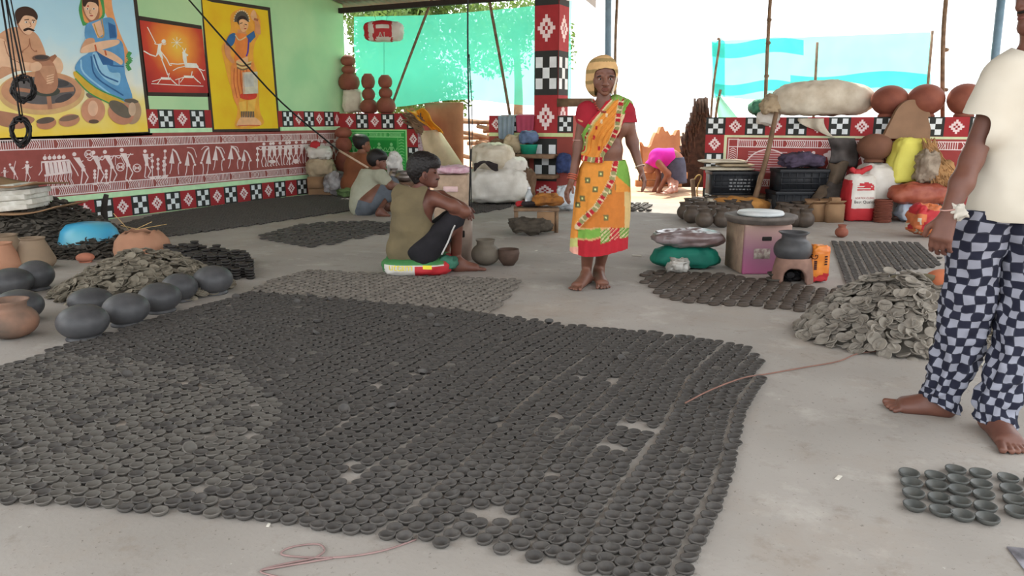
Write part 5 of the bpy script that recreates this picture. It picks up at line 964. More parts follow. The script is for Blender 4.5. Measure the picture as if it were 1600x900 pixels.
# shelf behind the column with cloths and tubs
d0 = PY(800, 240, 9.85); zs = .62
t = thing('plank_shelf', 'rough plank shelf built against the middle wall', 'shelf', (-4.95, 9.8, 0)); part('plank', box((-4.72, 9.82, zs), (1.05, .34, .05), 0), M_wood, t); part('plank', box((-4.72, 9.86, zs - .28), (1.05, .26, .05), 0), M_wood, t)
for x in (-5.2, -4.68): part('post', box((x, 9.9, zs / 2), (.06, .12, zs), 0), M_wood, t)
def hang(x0, x1, yt, yb, yw, name, m, label, amp=.03, fr=22, cat_='cloth'):
    V, F = grid(lambda u, v: tuple(PY(x0 + (x1 - x0) * u * (1 - .12 * v) + (x1 - x0) * .06 * v, yt + (yb - yt) * v * (.88 + .12 * math.sin(u * 4)), yw) + np.array([0, -amp * (.4 + v) * math.sin(u * fr) * .5 - (.0 if v > .04 else -.12), 0])), 26, 14); return single(name, thick((V, F), .01), m, label, cat_)
hang(778, 804, 180, 224, 9.95, 'towel', mat('grey_blue_cloth', (140, 156, 166), rough=.9, var=.1, scale=6, bump=.15), 'grey blue towel hanging over the middle wall')
hang(806, 835, 179, 209, 9.96, 'pink_cloth', mat('rose_cloth', (176, 74, 98), rough=.9, var=.12, scale=6, bump=.1), 'rose pink cloth spread over the middle wall beside the column', .008)
p = PY(803, 232, 9.78); p[2] = zs + .027; k = D(p) / FPX; single('beige_bag', sack(p, 16 * k, .1, 26 * k, wr=.035, seed=81), M_beige, 'beige cloth bag on the plank shelf under the towel', 'bag'); p = PY(780, 232, 9.78); p[2] = zs + .027; single('brown_bundle', sack(p - Rv * .0, 11 * k, .1, 20 * k, wr=.04, seed=82), M_brown, 'brown bundle at the left end of the plank shelf', 'bundle')
p = PY(826, 243, 9.80); p[2] = zs + .027; t = single('green_tub', xf(lathe([(0, 0), (.10, 0), (.125, .12), (.13, .13), (.115, .13), (.09, .01), (0, .01)], 28), p), mat('jade_plastic', (28, 140, 112), rough=.5), 'jade green plastic tub on the plank shelf', 'tub', loc=p)
single('blue_bag', sack(p + Zv * .132 , .13, .09, .16, wr=.03, seed=83, nu=30, nv=18), mat('slate_blue_bag', (96, 116, 150), rough=.6, var=.25, bump=.3), 'slate blue bag resting on the jade green tub', 'bag')
p = np.array([-4.08, 9.86, .40]); single('blue_bundle', sack(p - Zv * .02, .10, .08, .26, wr=.03, seed=84, nu=28, nv=18), mat('dark_blue_cloth', (52, 66, 108), rough=.8, var=.25), 'dark blue cloth bundle in the gap right of the red column', 'bundle')
# left corner sacks on a box
c0 = np.array([-7.72, 9.2, 0]); d = D(c0); k = d / FPX
t = thing('carton', 'open brown carton on the floor in the left corner', 'box', ground(508, d)); q = ground(508, d); part('body', box(q + Zv * .12, (.34, .26, .24), YAW, .004), M_card, t); part('flap', box(q + Zv * .2 - Fh * .17 - Rv * .04, (.24, .008, .17), YAW + .2, rx=-.3), M_card, t)
single('corner_sack', sack(q + Zv * .245, 20 * k, .16, 30 * k, wr=.035, seed=86), M_beige, 'beige printed sack on the carton in the left corner', 'sack'); single('corner_sack', sack(q + Zv * (.25 + 28 * k), 17 * k, .14, 20 * k, wr=.035, seed=87), M_white, 'white stuffed bag on top of the beige corner sack', 'sack'); single('red_bag', sack(q + Zv * (.25 + 45 * k) - Rv * .06, 7 * k, .06, 10 * k, wr=.02, seed=88, nu=24, nv=14), M_redp, 'small red bag at the top of the corner sacks', 'bag')
q = ground(528, d - .1); single('plastic_bag', sack(q, 14 * k, .13, 34 * k, wr=.05, ws=10, seed=89), mat('grey_white_plastic', (170, 168, 168), rough=.45, var=.3, scale=8, c2=(112, 106, 104), bump=.4), 'grey white crumpled plastic bag right of the carton', 'bag')
single('green_leaf_bundle', sack(G(545, 309) + Fh * .1, .16, .1, .1, wr=.05, ws=12, seed=90, nu=30, nv=16), mat('leaf_green', (108, 134, 84), rough=.8, var=.3), 'small bundle of green leaves on the floor behind the squatting man', 'leaves')
p = PY(550, 178, 10.13); p[2] = 1.212; k = D(p) / FPX; single('white_sack', sack(p + Rv * .02, 14 * k, .12, 36 * k, wr=.025, seed=91, ez=.5, e=.5), M_cream, 'cream sack under the leaning pot column on the low wall', 'sack')
# pots, boxes and cloths behind the seated man
M_alu = mat('dull_metal_pot', (150, 140, 134), rough=.35, var=.15, metal=.6)
d = 8.5; k = d / FPX
t = thing('wooden_crate', 'pale wooden crate heaped with pink cloths behind the seated man', 'crate', ground(708, d)); q = ground(708, d); hz = S(0, 272, d)[2]; part('body', box(q + Zv * hz / 2, (52 * k, .4, hz), YAW, .006), mat('pale_crate_wood', (176, 152, 130), rough=.85, var=.15), t); part('handle', box(q + Zv * (hz * .72) - Fh * .205, (.16, .02, .06), YAW, .008), mat('pale_pink_plastic', (216, 184, 182), rough=.5), t)
single('pink_cloth', sack(q + Zv * hz, 27 * k, .18, 12 * k, wr=.03, seed=93), mat('pale_pink_cloth', (216, 190, 198), rough=.85, var=.15, c2=(186, 140, 156), bump=.25), 'pale pink folded cloths on the wooden crate', 'cloth')
d = 9.95; k = d / FPX; q = ground(630, d); hz = S(0, 284, d)[2]; t = thing('brick_hearth', 'low brown hearth carrying metal pots behind the squatting man', 'hearth', q); part('body', box(q + Zv * hz / 2, (60 * k, .4, hz), YAW, .02), mat('mud_hearth', (128, 98, 80), rough=.9, var=.2, bump=.2), t)
pot_up(q + Zv * hz + Rv * 5 * k, 14 * k, 17 * k, M_alu, 'metal_pot', 'dull metal pot on the hearth behind the seated man', neck=.7, rim=.85, nh=.12); pot_up(q + Zv * hz - Rv * 12 * k + Fh * .1, 9 * k, 20 * k, M_alu, 'metal_pot', 'smaller metal pot on the hearth next to the squatting man', neck=.6, rim=.75)
single('white_bag', sack(q + Zv * hz - Rv * 14 * k + Fh * .26, 10 * k, .1, 42 * k, wr=.04, seed=95), mat('shiny_white_bag', (216, 212, 206), rough=.4, var=.2, bump=.4, bscale=20), 'white plastic bag standing on the hearth before the green panel', 'bag')
# propped brown sheets, yellow cloth, wood pile in the gap
M_sheet = mat('brown_canvas', (176, 136, 102), rough=.9, var=.15, scale=3, c2=(150, 112, 84), bump=.15)
V, F = grid(lambda u, v: tuple(PY(664 + 60 * u, 160 + 112 * v, 10.5 + .05 * math.sin(u * 6) + .1 * v)), 10, 10); single('canvas_sheet', thick((V, F), .02), M_sheet, 'brown canvas sheet propped upright in the gap of the wall', 'canvas')
V, F = grid(lambda u, v: tuple(PY(656 + 12 * v + u * (30 + 30 * v), 205 + 62 * v - 2 * u, 9.9 - .28 * v + .05 * math.sin(u * 7))), 12, 12); single('pale_sack_sheet', thick((V, F), .02), mat('pale_canvas', (214, 194, 162), rough=.9, var=.12, scale=4, bump=.2), 'pale sack cloth leaning slantwise in front of the brown canvas', 'canvas')
V, F = grid(lambda u, v: tuple(PY(636 + 26 * u + 30 * v + 2 * math.sin(v * 9), 172 + 3 * math.sin(u * 5) + 40 * v * (.55 + .45 * u), 9.86 - .05 * math.sin(u * 8))), 20, 14); single('yellow_cloth', thick((V, F), .015), mat('marigold_cloth', (238, 176, 60), rough=.85, var=.12, scale=6, c2=(220, 150, 40), bump=.2, trans=.3), 'marigold yellow cloth hanging over the end of the back wall', 'cloth')
r = random.Random(44); single('twig_bundle', cat(*[tube([PY(628 + r.uniform(0, 30), 182 + r.uniform(-6, 10), 9.9 - r.uniform(0, .1)), PY(650 + r.uniform(0, 16), 190 + r.uniform(-8, 22), 9.85)], .012, 5, 1) for _ in range(40)]), M_wood, 'bundle of dry twigs on the wall end under the yellow cloth', 'twigs')
p = np.array([-6.35, 10.15, 0.0]); single('floral_panel', box((-6.42, 9.95, .65), (.14, .03, .55), .1), mat('floral_print', (214, 206, 214), rough=.8, var=.4, scale=30, c2=(176, 96, 120)), 'narrow white and rose printed cloth panel at the wall end', 'cloth')
# wood pile behind: logs one by one
r = random.Random(77); M_log = mat('dry_log', (168, 130, 100), rough=.9, var=.25, scale=8, rnd=.25, c2=(120, 90, 70)); 
for i in range(54):
    a = np.array([r.uniform(-6.5, -5.9), 11.5 + .16 * (i % 6), .08 + (i // 6) * .125]); L = r.uniform(.7, 1.2); dv = np.array([1, r.uniform(-.06, .06), r.uniform(-.25, .12)]); q = a + unit(dv) * L; q[2] = max(q[2], .05)
    single('log', tube([a - unit(dv) * .3, (a + q) / 2 + np.array([0, 0, r.uniform(-.04, .04)]), q], [.036, .03, .022], 7, 2), M_log, 'dry branch in the wood pile outside behind the green net', 'branch', group='dry branches in the wood pile')
V, F = grid(lambda u, v: (-6.0 + .8 * u + .1 * v, 11.1 + .2 * v, .85 + .28 * v + .05 * math.sin(u * 9)), 12, 6); single('blue_tarp', thick((V - [0, -.75, .0], F), .02), mat('blue_tarpaulin', (60, 96, 190), rough=.6, var=.25, scale=6, c2=(150, 170, 214), bump=.2), 'blue tarpaulin scrap on the wood pile outside', 'tarpaulin')
single('dark_side_beam', box((-4.0, 10.05, 1.34), (.5, .12, .11), 0), M_wood, 'weathered timber beam end just right of the red column', 'beam')

# ------------------------------------------------------------------ nets, poles and wires
MATS_net = []
def net_mat(name, c, clear):
    m = bpy.data.materials.new(name); m.use_nodes = True; N = m.node_tree.nodes; L = m.node_tree.links; out = N['Material Output']; N.remove(N['Principled BSDF'])
    tr = N.new('ShaderNodeBsdfTransparent'); tl = N.new('ShaderNodeBsdfTranslucent'); df = N.new('ShaderNodeBsdfDiffuse'); a = N.new('ShaderNodeMixShader'); b = N.new('ShaderNodeMixShader')
    tc = N.new('ShaderNodeTexCoord'); w = N.new('ShaderNodeTexNoise'); w.inputs['Scale'].default_value = 3; mr = N.new('ShaderNodeMapRange'); mr.inputs['To Min'].default_value = clear - .08; mr.inputs['To Max'].default_value = clear + .08; L.new(tc.outputs['Object'], w.inputs['Vector']); L.new(w.outputs['Fac'], mr.inputs['Value'])
    tl.inputs['Color'].default_value = lin(c); df.inputs['Color'].default_value = lin(c); tr.inputs['Color'].default_value = tuple(.55 + .45 * v for v in lin(c)[:3]) + (1,)
    a.inputs['Fac'].default_value = .62; L.new(df.outputs[0], a.inputs[1]); L.new(tl.outputs[0], a.inputs[2]); L.new(mr.outputs['Result'], b.inputs['Fac']); L.new(a.outputs[0], b.inputs[1]); L.new(tr.outputs[0], b.inputs[2]); L.new(b.outputs[0], out.inputs['Surface']); MATS_net.append(m); return m
V, F = grid(lambda u, v: (-7.98 + 3.75 * u, 10.42 + .02 * math.sin(u * 14 + v * 2) + .02 * math.sin(v * 7), 1.36 + 1.36 * v - .05 * math.sin(u * 9) * (1 - v) - .06 * math.sin(u * 3.14) * v), 40, 16); single('shade_net', (V, F), net_mat('green_shade_net', (84, 200, 172), .34), 'large green shade net stretched across the opening above the back wall', 'net')
V, F = grid(lambda u, v: tuple(PY(1112 + 342 * u + 5 * (1 - v) * (1 - u) * 1, 150 - (86 + 14 * u) * v + 6 * math.sin(u * 6) * (1 - v) , 12.3 + .05 * math.sin(u * 12))), 30, 10); far_net = single('far_net', (V, F), net_mat('turquoise_net', (20, 206, 196), .42), 'turquoise net stretched between sticks beyond the right wall', 'net')
for u0, u1, v0, v1 in ((0, .42, .72, .98), (0, .40, .05, .24), (.36, 1, .10, .36), (0, .06, 0, 1)):
    V, F = grid(lambda u, v: tuple(PY(1112 + 342 * (u0 + (u1 - u0) * u), 150 - (86 + 14 * (u0 + (u1 - u0) * u)) * (v0 + (v1 - v0) * v) + 4 * math.sin(u * 7), 12.25)), 16, 3); part('net_fold', (V, F), MATS_net[1], far_net)
V, F = grid(lambda u, v: tuple(PY(1118 + 5 * v + 30 * u * (.25 + .9 * v), 150 + 40 * v, 12.21 + .1 * math.sin(u * 6))), 8, 8); single('net_drape', (V, F), net_mat('pale_green_net', (120, 196, 160), .15), 'loose pale green net end hanging down at the left of the turquoise net', 'net')
def pole(P, r, m, name, label, cat_='pole', seg=8, n=4): return single(name, tube(P, r, seg, n), m, label, cat_)
pole([PY(611, 168, 10.2), PY(640, 90, 10.2), PY(676, -4, 10.2)], .02, M_bamboo, 'bamboo_pole', 'slanting bamboo pole before the green net rising to the right')
pole([PY(797, 182, 10.25), PY(782, 95, 10.2), PY(763, -8, 10.2)], .022, M_bamboo, 'bamboo_pole', 'slanting bamboo pole before the green net near the red column')
d = 6.4; pole([S(731, -30, d), S(731, 80, d), S(733, 200, d), S(735, 250, d), S(733, 335, d)], .007, M_wire, 'hanging_wire', 'long black wire hanging down behind the seated man', 'wire'); pole([S(733, 85, d), S(738, 190, d), S(736, 260, d), S(737, 335, d)], .004, M_wire, 'hanging_wire', 'thinner twin of the black wire hanging behind the seated man', 'wire')
pole([ground(949, 11.2), S(950, 100, 11.2), S(951, -20, 11.2)], .047, M_pipe, 'metal_pipe', 'blue grey metal pipe standing behind the woman'); pole([ground(960, 11.4), S(961, 100, 11.4), S(965, -20, 11.4)], .022, M_bamboo, 'bamboo_pole', 'thin bamboo pole beside the pipe behind the woman')
def knotty(P, r, label):
    V, F = tube(P, r, 8, 6); extra = [sack(np.asarray(P[0]) * (1 - t) + np.asarray(P[-1]) * t, .03, .03, .05, wr=.01, nu=10, nv=6) for t in (.3, .55, .72)]; return single('bamboo_pole', cat((V, F), *extra), M_bamboo, label, 'pole')
p = PY(1195, 184, 10.12); p[2] = 1.14; d = D(p); knotty([p, S(1199, 80, d), S(1205, -25, d)], .022, 'knotty bamboo pole rising from the right wall by the sack'); p = PY(1468, 184, 10.3); d = D(p); knotty([ground(1466, d + .2), S(1473, 90, d), S(1480, -25, d)], .024, 'knotty bamboo pole behind the middle red pot'); pole([PY(1545, 182, 10.2), S(1567, -25, D(PY(1545, 182, 10.2)))], .043, M_pipe, 'metal_pipe', "blue grey pipe leaning beside the right hand man's shoulder")
pole([PY(1277, 160, 12.2) * [1, 1, 0], PY(1277, 66, 12.2)], .02, M_bamboo, 'net_stick', 'short stick holding up the middle of the turquoise net', 'stick'); pole([PY(1113, 152, 12.2) * [1, 1, 0], PY(1113, 152, 12.2), PY(1124, 70, 12.2), PY(1121, 60, 12.2)], .018, M_bamboo, 'net_stick', 'short stick at the left edge of the turquoise net', 'stick'); pole([PY(1453, 150, 12.2) * [1, 1, 0], PY(1457, 48, 12.2)], .018, M_bamboo, 'net_stick', 'short stick at the right edge of the turquoise net', 'stick')
pole([PY(1118, 185, 12.2) * [1, 1, 0], PY(1118, 185, 12.2), PY(1126, 140, 12.2)], .02, M_bamboo, 'net_stick', 'short stick carrying the pale green net end', 'stick')
pole([PX(285, -12, -7.4), S(350, 62, 7.6), S(440, 160, 8.4), S(530, 236, 9.2)], .009, M_wire, 'slanting_cable', 'black cable slanting down across the dancer painting', 'cable', 6); pole([S(528, 234, 9.2), S(575, 262, 9.0)], .012, mat('pale_cord', (190, 164, 140), rough=.8), 'stretched_rope', 'pale cord stretched behind the squatting man', 'cord', 6)
def coil(c, d, rx, ry, n, sd, label, top):
    r = random.Random(sd); P = [S(c[0] - 2 + top, -15, d), S(c[0] - 1, c[1] - ry * .95, d)]
    for i in range(n * 10):
        a = -math.pi / 2 + 2 * math.pi * i / 10; j = r.uniform(.62, 1.1); P.append(S(c[0] + rx * j * math.cos(a), c[1] + ry * j * math.sin(a), d + r.uniform(-.03, .03)))
    single('wire_coil', cat(tube(P, .0065, 5, 2), tube([S(c[0] + top + 5, -15, d), S(c[0] + 3, c[1] - ry, d)], .0045, 5, 1)), M_wire, label, 'wire coil')
coil((37, 139), 5.5, 19, 21, 9, 1, 'upper hanging coil of black wire before the potter painting', -28); coil((32, 205), 5.4, 16, 24, 8, 2, 'lower hanging coil of black wire before the potter painting', -30)
t = thing('switch_board', 'cream switch board box fixed on the dancer painting', 'box', PX(389, 130) ); q = [PX(x, y) for x, y in ((378, 113), (398, 112), (399, 146), (379, 147))]; n_ = np.array([1.0, 0, 0]); V = np.vstack([np.array(q), np.array(q) + n_ * .05]); part('box', (V, [(0, 1, 2, 3), (7, 6, 5, 4), (0, 4, 5, 1), (1, 5, 6, 2), (2, 6, 7, 3), (3, 7, 4, 0)]), mat('cream_board', (222, 214, 192), rough=.7, var=.1), t, smooth=False); part('cover', (np.array([PX(x, y, -7.945) for x, y in ((381, 116), (396, 115), (397, 135), (382, 136))]) , [(0, 1, 2, 3)]), mat('pale_paper', (206, 204, 196)), t, smooth=False)
# printed bag hung on the net
d = D(PY(598, 50, 10.2)); p = S(600, 66, d - .1); k = d / FPX; body = sack(p, 29 * k, .10, 30 * k, e=.5, ez=.6, wr=.02, ws=8, seed=101, nu=60, nv=36); u = (body[0] - p) @ Rv / (29 * k); w = (body[0][:, 2] - p[2]) / (30 * k); mi = []
for f in body[1]:
    a, b = u[list(f)].mean(), w[list(f)].mean(); mi.append(1 if (abs(a + .42) < .07 and b > .05) or (abs(a - .42) < .06) or (b > .8 and abs(a) < .45) or a < -.72 or ((a + .02) / .26) ** 2 + ((b - .42) / .24) ** 2 < 1 else 0)
t = thing('hanging_bag', 'white and red printed bag hung against the green net', 'bag', p); part('bag', body, [M_white, M_redp], t, mi=mi); part('printed_lettering', drape_on(text_vf('A1', .10), body, p + Zv * .07 - Rv * .01, Rv, Zv), M_white, t, smooth=False); part('string', cat(tube([p + Zv * 28 * k - Rv * .1, S(580, 8, d)], .003, 4, 1), tube([p + Zv * 28 * k + Rv * .05, S(606, 6, d)], .003, 4, 1), tube([p, S(600, 122, d)], .003, 4, 1)), M_wire, t)
# string and litter on the floor
M_str = mat('pinkish_string', (150, 124, 120), rough=.9)
def floor_line(pts, r, m, name, label, c='string'): return single(name, tube([G(x, y) + Zv * (r + .001) for x, y in pts], r, 5, 6), m, label, c)
single('jute_cord', tube([G(1070, 645) + Zv * .04, G(1110, 622) + Zv * .035, G(1160, 601) + Zv * .03, G(1200, 586) + Zv * .006, G(1260, 575) + Zv * .005, G(1310, 566) + Zv * .005, G(1345, 553) + Zv * .005, G(1405, 549) + Zv * .005], .0032, 6, 5), mat('red_brown_cord', (140, 104, 92), rough=.9), 'thin brown cord running from the lamp field to the grey heap', 'cord')
floor_line([(650, 845), (600, 862), (540, 872), (480, 873), (440, 868), (455, 857), (495, 852), (507, 862), (490, 874), (455, 881), (420, 889), (408, 896), (440, 905)], .0028, M_str, 'pink_string', 'thin pinkish string looped on the floor in the foreground'); floor_line([(408, 893), (460, 884), (520, 874)], .0028, M_str, 'pink_string', 'short second strand of pinkish string in the foreground')
M_lit = mat('pale_litter', (214, 208, 196), rough=.9, rnd=.2)
lm = mesh('paper_scrap', *box((0, 0, .003), (.05, .018, .004), bev=.001), M_lit)
for i, (x, y, s) in enumerate(((995, 400, 1.6), (1310, 747, .7), (1315, 541, 1.2), (1332, 548, 1.0), (420, 820, .5), (1452, 470, 1), (838, 392, .8), (905, 405, .6), (1130, 478, .5), (1365, 361, .8))): o = bpy.data.objects.new('paper_scrap', lm); COL.objects.link(o); g = G(x, y); o.location = tuple(g); o.rotation_euler = (0, 0, i * 1.3); o.scale = (s, s, s); tag(o, 'small pale paper or straw scrap lying on the concrete floor', 'litter', 'scraps on the floor')
g = G(1555, 570); single('white_tile', box(g + Zv * .008, (.16, .08, .014), YAW + .3), mat('off_white_tile', (216, 212, 202), rough=.6), 'off white tile piece on the floor between the trouser legs', 'tile')
g = G(1628, 886); single('printed_sheet', box(g + Zv * .003, (.10, .16, .004), YAW - .2), mat('grey_paper', (176, 174, 184), rough=.7, var=.3, scale=20), 'corner of a grey sheet of paper at the lower right edge', 'paper')

# ------------------------------------------------------------------ outside
M_mud = mat('mud_wall', (196, 140, 98), rough=.95, var=.15, scale=3, c2=(170, 116, 82), bump=.3)
def mudwall(x0, x1, ytop, yb, d, label, seed):
    r = random.Random(seed); n = 16; V = []; 
    for i in range(n + 1):
        x = x0 + (x1 - x0) * i / n; b = ground(x, d); tp = S(x, ytop(i / n) + r.uniform(-5, 5), d); V += [b, tp, tp + Fh * .25, b + Fh * .25]
    F = [];
    for i in range(n):
        for q in range(4): F.append((i * 4 + q, i * 4 + (q + 1) % 4, (i + 1) * 4 + (q + 1) % 4, (i + 1) * 4 + q))
    return single('mud_wall', (np.array(V), F), M_mud, label, 'wall', smooth=False)
mudwall(1003, 1062, lambda t: 225 - 28 * t + 10 * math.sin(t * 9), 298, 13.6, 'low broken mud wall outside behind the bending woman', 3)
for i in range(8): 
    g = ground(1000 + i * 8, 13.0); single('mud_brick', box(g + Zv * (.07 + .13 * (i % 2)), (.24, .14, .11), YAW + .1 * (i % 3), .01), M_mud, 'rough mud brick lying at the foot of the outside mud wall', 'brick', group='mud bricks outside')
# dark thatch hut: a leaning wall of palm thatch with ragged fringe
M_thatch = mat('dark_thatch', (78, 54, 42), rough=.95, var=.3, scale=14, c2=(48, 34, 28), bump=.4, bscale=30); d = 12.7
V, F = grid(lambda u, v: tuple(S(1062 + (44 - 2 * v) * u + 8 * (v - .3) * (1 - u), 292 - (292 - (228 - 75 * min(1, u * 1.5))) * v, d + .3 * u + .6 * (1 - u))), 14, 14); r = random.Random(6)
fr = [tube([S(1062 + 40 * t + r.uniform(-4, 4), 232 - 74 * min(1, t * 1.5) + r.uniform(-8, 16), d + .2), S(1062 + 40 * t + r.uniform(-10, 8), 252 - 74 * min(1, t * 1.5) + r.uniform(-2, 26), d + .1)], .02, 5, 1) for t in np.linspace(0, 1, 50)]
single('thatch_hut', cat(thick((V, F), .1), *fr), M_thatch, 'dark palm thatch hut wall outside left of the right painted wall', 'hut')
a = ground(1082, 9.6); single('wooden_stake', tube([a, S(1082, 280, 9.6)], .028, 8, 1), M_wood, 'short stake standing left of the single black crate', 'stake'); single('yellow_rope', tube([S(1084, 282, 9.6), S(1090, 274, 9.6), S(1096, 277, 9.7), S(1089, 296, 9.7), S(1092, 318, 9.7)], .009, 6, 5), mat('yellow_rope', (214, 176, 110), rough=.8), 'loop of yellow rope hanging beside the stake', 'rope')
# trees behind the net
def tree(c, h, rad, n, seed, label, col):
    r = np.random.RandomState(seed); q = r.normal(size=(n, 3)); q /= np.linalg.norm(q, axis=1)[:, None]; cl = r.normal(size=(26, 3)); cl /= np.linalg.norm(cl, axis=1)[:, None]; cl *= (r.rand(26, 1) ** .5) * [rad, rad, rad * .8]
    ctr = cl[r.randint(0, 26, n)] + q * (r.rand(n, 1) ** .4) * rad * .34 + np.array(c) + [0, 0, h]; a = r.normal(size=(n, 3)); a /= np.linalg.norm(a, axis=1)[:, None]; b = np.cross(a, r.normal(size=(n, 3))); b /= np.linalg.norm(b, axis=1)[:, None]; s = .07 * (0.7 + .6 * r.rand(n, 1))
    V = np.stack([ctr - a * s, ctr - b * s * .45, ctr + a * s, ctr + b * s * .45], 1).reshape(-1, 3); F = np.arange(4 * n).reshape(-1, 4)
    t = thing('tree', label, 'tree', c); part('foliage', (V, F), col, t, smooth=False).__setitem__('kind', 'stuff'); part('trunk', tube([np.array(c), np.array(c) + [.1, 0, h * .5], np.array(c) + [0, 0, h]], [.16, .12, .07], 9, 4), M_wood, t)
M_leaf = mat('tree_leaves', (84, 112, 56), rough=.7, var=.2, scale=3, c2=(104, 128, 66), trans=.45)
g1, g2 = ground(640, 16.6), ground(805, 21.5)
tree(g1, 2.6, 2.1, 16000, 1, 'leafy tree outside behind the left half of the green net', M_leaf); tree(g2, 3.4, 1.5, 3600, 2, 'thin leafed tree outside behind the right half of the green net', M_leaf)
# ------------------------------------------------------------------ people
def skin_mat(name, c, c2): 
    m = mat(name, c, rough=.5, var=.1, scale=9, c2=c2, spec=.4, bump=.04, bscale=90); b = m.node_tree.nodes['Principled BSDF']; b.inputs['Subsurface Weight'].default_value = .06; b.inputs['Subsurface Radius'].default_value = (.02, .008, .004); return m
M_hair = mat('black_hair', (26, 22, 22), rough=.5, var=.2, scale=60, bump=.5, bscale=160, spec=.4)
M_eye = mat('eye_white', (206, 198, 188), rough=.3, spec=.5); M_iris = mat('dark_iris', (24, 18, 16), rough=.2, spec=.6); M_lip = mat('brown_lip', (112, 64, 56), rough=.5); M_nail = mat('nail', (176, 138, 122), rough=.35)
def simple_ell(c, r, n=12):
    V, F = lathe([(math.sin(t) , -math.cos(t)) for t in np.linspace(0, math.pi, 9)], n); return V[:, :1] * Rv * r[0] + V[:, 1:2] * Fh * r[1] + V[:, 2:] * Zv * r[2] + np.asarray(c), F
def rnd(VF, m, name, parent, **kw): return part(name, VF, m, parent, **kw)

# ---- woman in the orange sari, walking towards the camera
dW = D(G(916, 449)); W = lambda x, y, o=0.0: S(x, y, dW + o); kW = dW / FPX
M_skW = skin_mat('woman_skin', (118, 80, 64), (98, 64, 52))
tw = thing('person', 'woman in orange and red sari with tan headscarf walking barefoot', 'person', G(918, 449))
torso = [ell(W(945, 272), (.145, .11, .12)), cap(W(938, 235, .0), W(950, 235, .0), .098, .098, .05), cap(W(930, 196), W(962, 196), .088, .088, .05), cap(W(921, 172, .01), W(972, 170, .01), .048, .046, .05), cap(W(944, 166, .01), W(943, 148, .01), .05, .044, .04)]
armL = [cap(W(914, 174), W(905, 228, .02), .044, .036), cap(W(905, 228, .02), W(894, 281, -.05), .036, .023)]
armR = [cap(W(979, 174), W(988, 222, .03), .043, .036), cap(W(988, 222, .03), W(1000, 262, -.03), .036, .023)]
hands = hand(W(893, 284, -.05), W(884, 306, -.08) - W(893, 284, -.05), Rv + Fh * .3, 1, .55, .92) + hand(W(1001, 265, -.03), W(1009, 290, -.07) - W(1001, 265, -.03), -Rv + Fh * .4, -1, .5, .92)
legs = [cap(W(926, 300), W(920, 365, -.04), .085, .06), cap(W(920, 365, -.04), G(916, 440) + Zv * .08, .056, .034), cap(W(957, 300), W(948, 362, .05), .085, .06), cap(W(948, 362, .05), G(936, 436) + Zv * .08, .056, .034)]
feet = foot(G(919, 441), G(896, 455), -1, .95) + foot(G(934, 435), G(944, 453), 1, .95)
headW = [ell(W(944, 114, .0), (.077, .094, .10)), cap(W(943, 122, -.03), W(945, 139, -.045), .060, .038, .03), cap(W(936, 130, -.045), W(941, 138, -.05), .03, .024, .03), cap(W(953, 130, -.045), W(948, 138, -.05), .03, .024, .03),
         cap(W(945.5, 121, -.098), W(946.5, 131.5, -.112), .009, .015, .012), ell(W(942.8, 132.5, -.100), (.010, .012, .008), .008), ell(W(950, 132.5, -.100), (.010, .012, .008), .008), cap(W(934, 118.5, -.078), W(941, 118, -.092), .010, .010, .015), cap(W(950, 118, -.092), W(958, 118.5, -.078), .010, .010, .015),
         ell(W(945.8, 138.6, -.092), (.026, .014, .006), .006), ell(W(945.8, 141.2, -.09), (.022, .014, .0065), .006), ell(W(945.3, 146, -.07), (.022, .022, .015), .015), ell(W(962.6, 124, .0), (.012, .025, .03), .008), ell(W(925.8, 124, .0), (.012, .025, .03), .008)]
cutW = [ell(W(937.6, 123.2, -.103), (.017, .018, .010), .01), ell(W(954, 123.2, -.103), (.017, .018, .010), .01)]
part('body', skin(torso + armL + armR + legs + feet + hands, .0062), M_skW, tw)
HEAD = part('head', skin(headW, .0042, cut=cutW), M_skW, tw)
for x in (937.8, 953.8): part('eye', simple_ell(W(x, 123.2, -.080), (.0135, .012, .0068)), M_eye, HEAD); part('iris', simple_ell(W(x + .3, 123.3, -.0875), (.0062, .0062, .0062)), M_iris, HEAD); part('eyelid', tube([W(x - 3.4, 123.0, -.083), W(x, 121.4, -.094), W(x + 3.4, 123.0, -.083)], .0028, 6, 4), M_skW, HEAD); part('eyebrow', tube([W(x - 4.4, 120.2, -.088), W(x, 118.6, -.098), W(x + 4.4, 120.0, -.088)], [.003, .0045, .003], 6, 4), M_hair, HEAD)
part('lips', cat(simple_ell(W(945.8, 138.9, -.100), (.022, .007, .0045)), simple_ell(W(945.8, 141.3, -.098), (.019, .007, .005))), M_lip, HEAD)
# headscarf
sc = skin([headW[0], ell(W(931, 124, .06), (.045, .07, .10)), ell(W(940, 112, .05), (.088, .08, .085)), cap(W(930, 130, .06), W(950, 132, .08), .05, .05)], .0055, .011)
sc = keep(sc, lambda C: ~imgmask([(928.5, 116), (931, 110), (944, 106), (958, 107), (962, 112), (964, 150), (930, 160), (928, 130)])(C) | ((C - Cv) @ Fh > dW + .035))
cs = np.array([lin((206, 168, 116))[:3] if (int((p - W(944, 92))[2] / .022 + 40) % 3) else lin((150, 128, 84))[:3] for p in sc[0]]); sc1 = np.c_[cs, np.ones(len(cs))]
part('headscarf', sc, mat('scarf_cotton', (255, 255, 255), rough=.9, var=.06, scale=20, attr='Col', bump=.2), tw, vcol=sc1)
part('scarf_end', thick(grid(lambda u, v: tuple(W(962.5 + 2 * u - 6 * v + 1 * math.sin(v * 5), 111 + 37 * v, -.02 - .02 * math.sin(u * 3) - .05 * v)), 5, 14), .006), mat('scarf_edge', (226, 214, 196), rough=.9), tw)
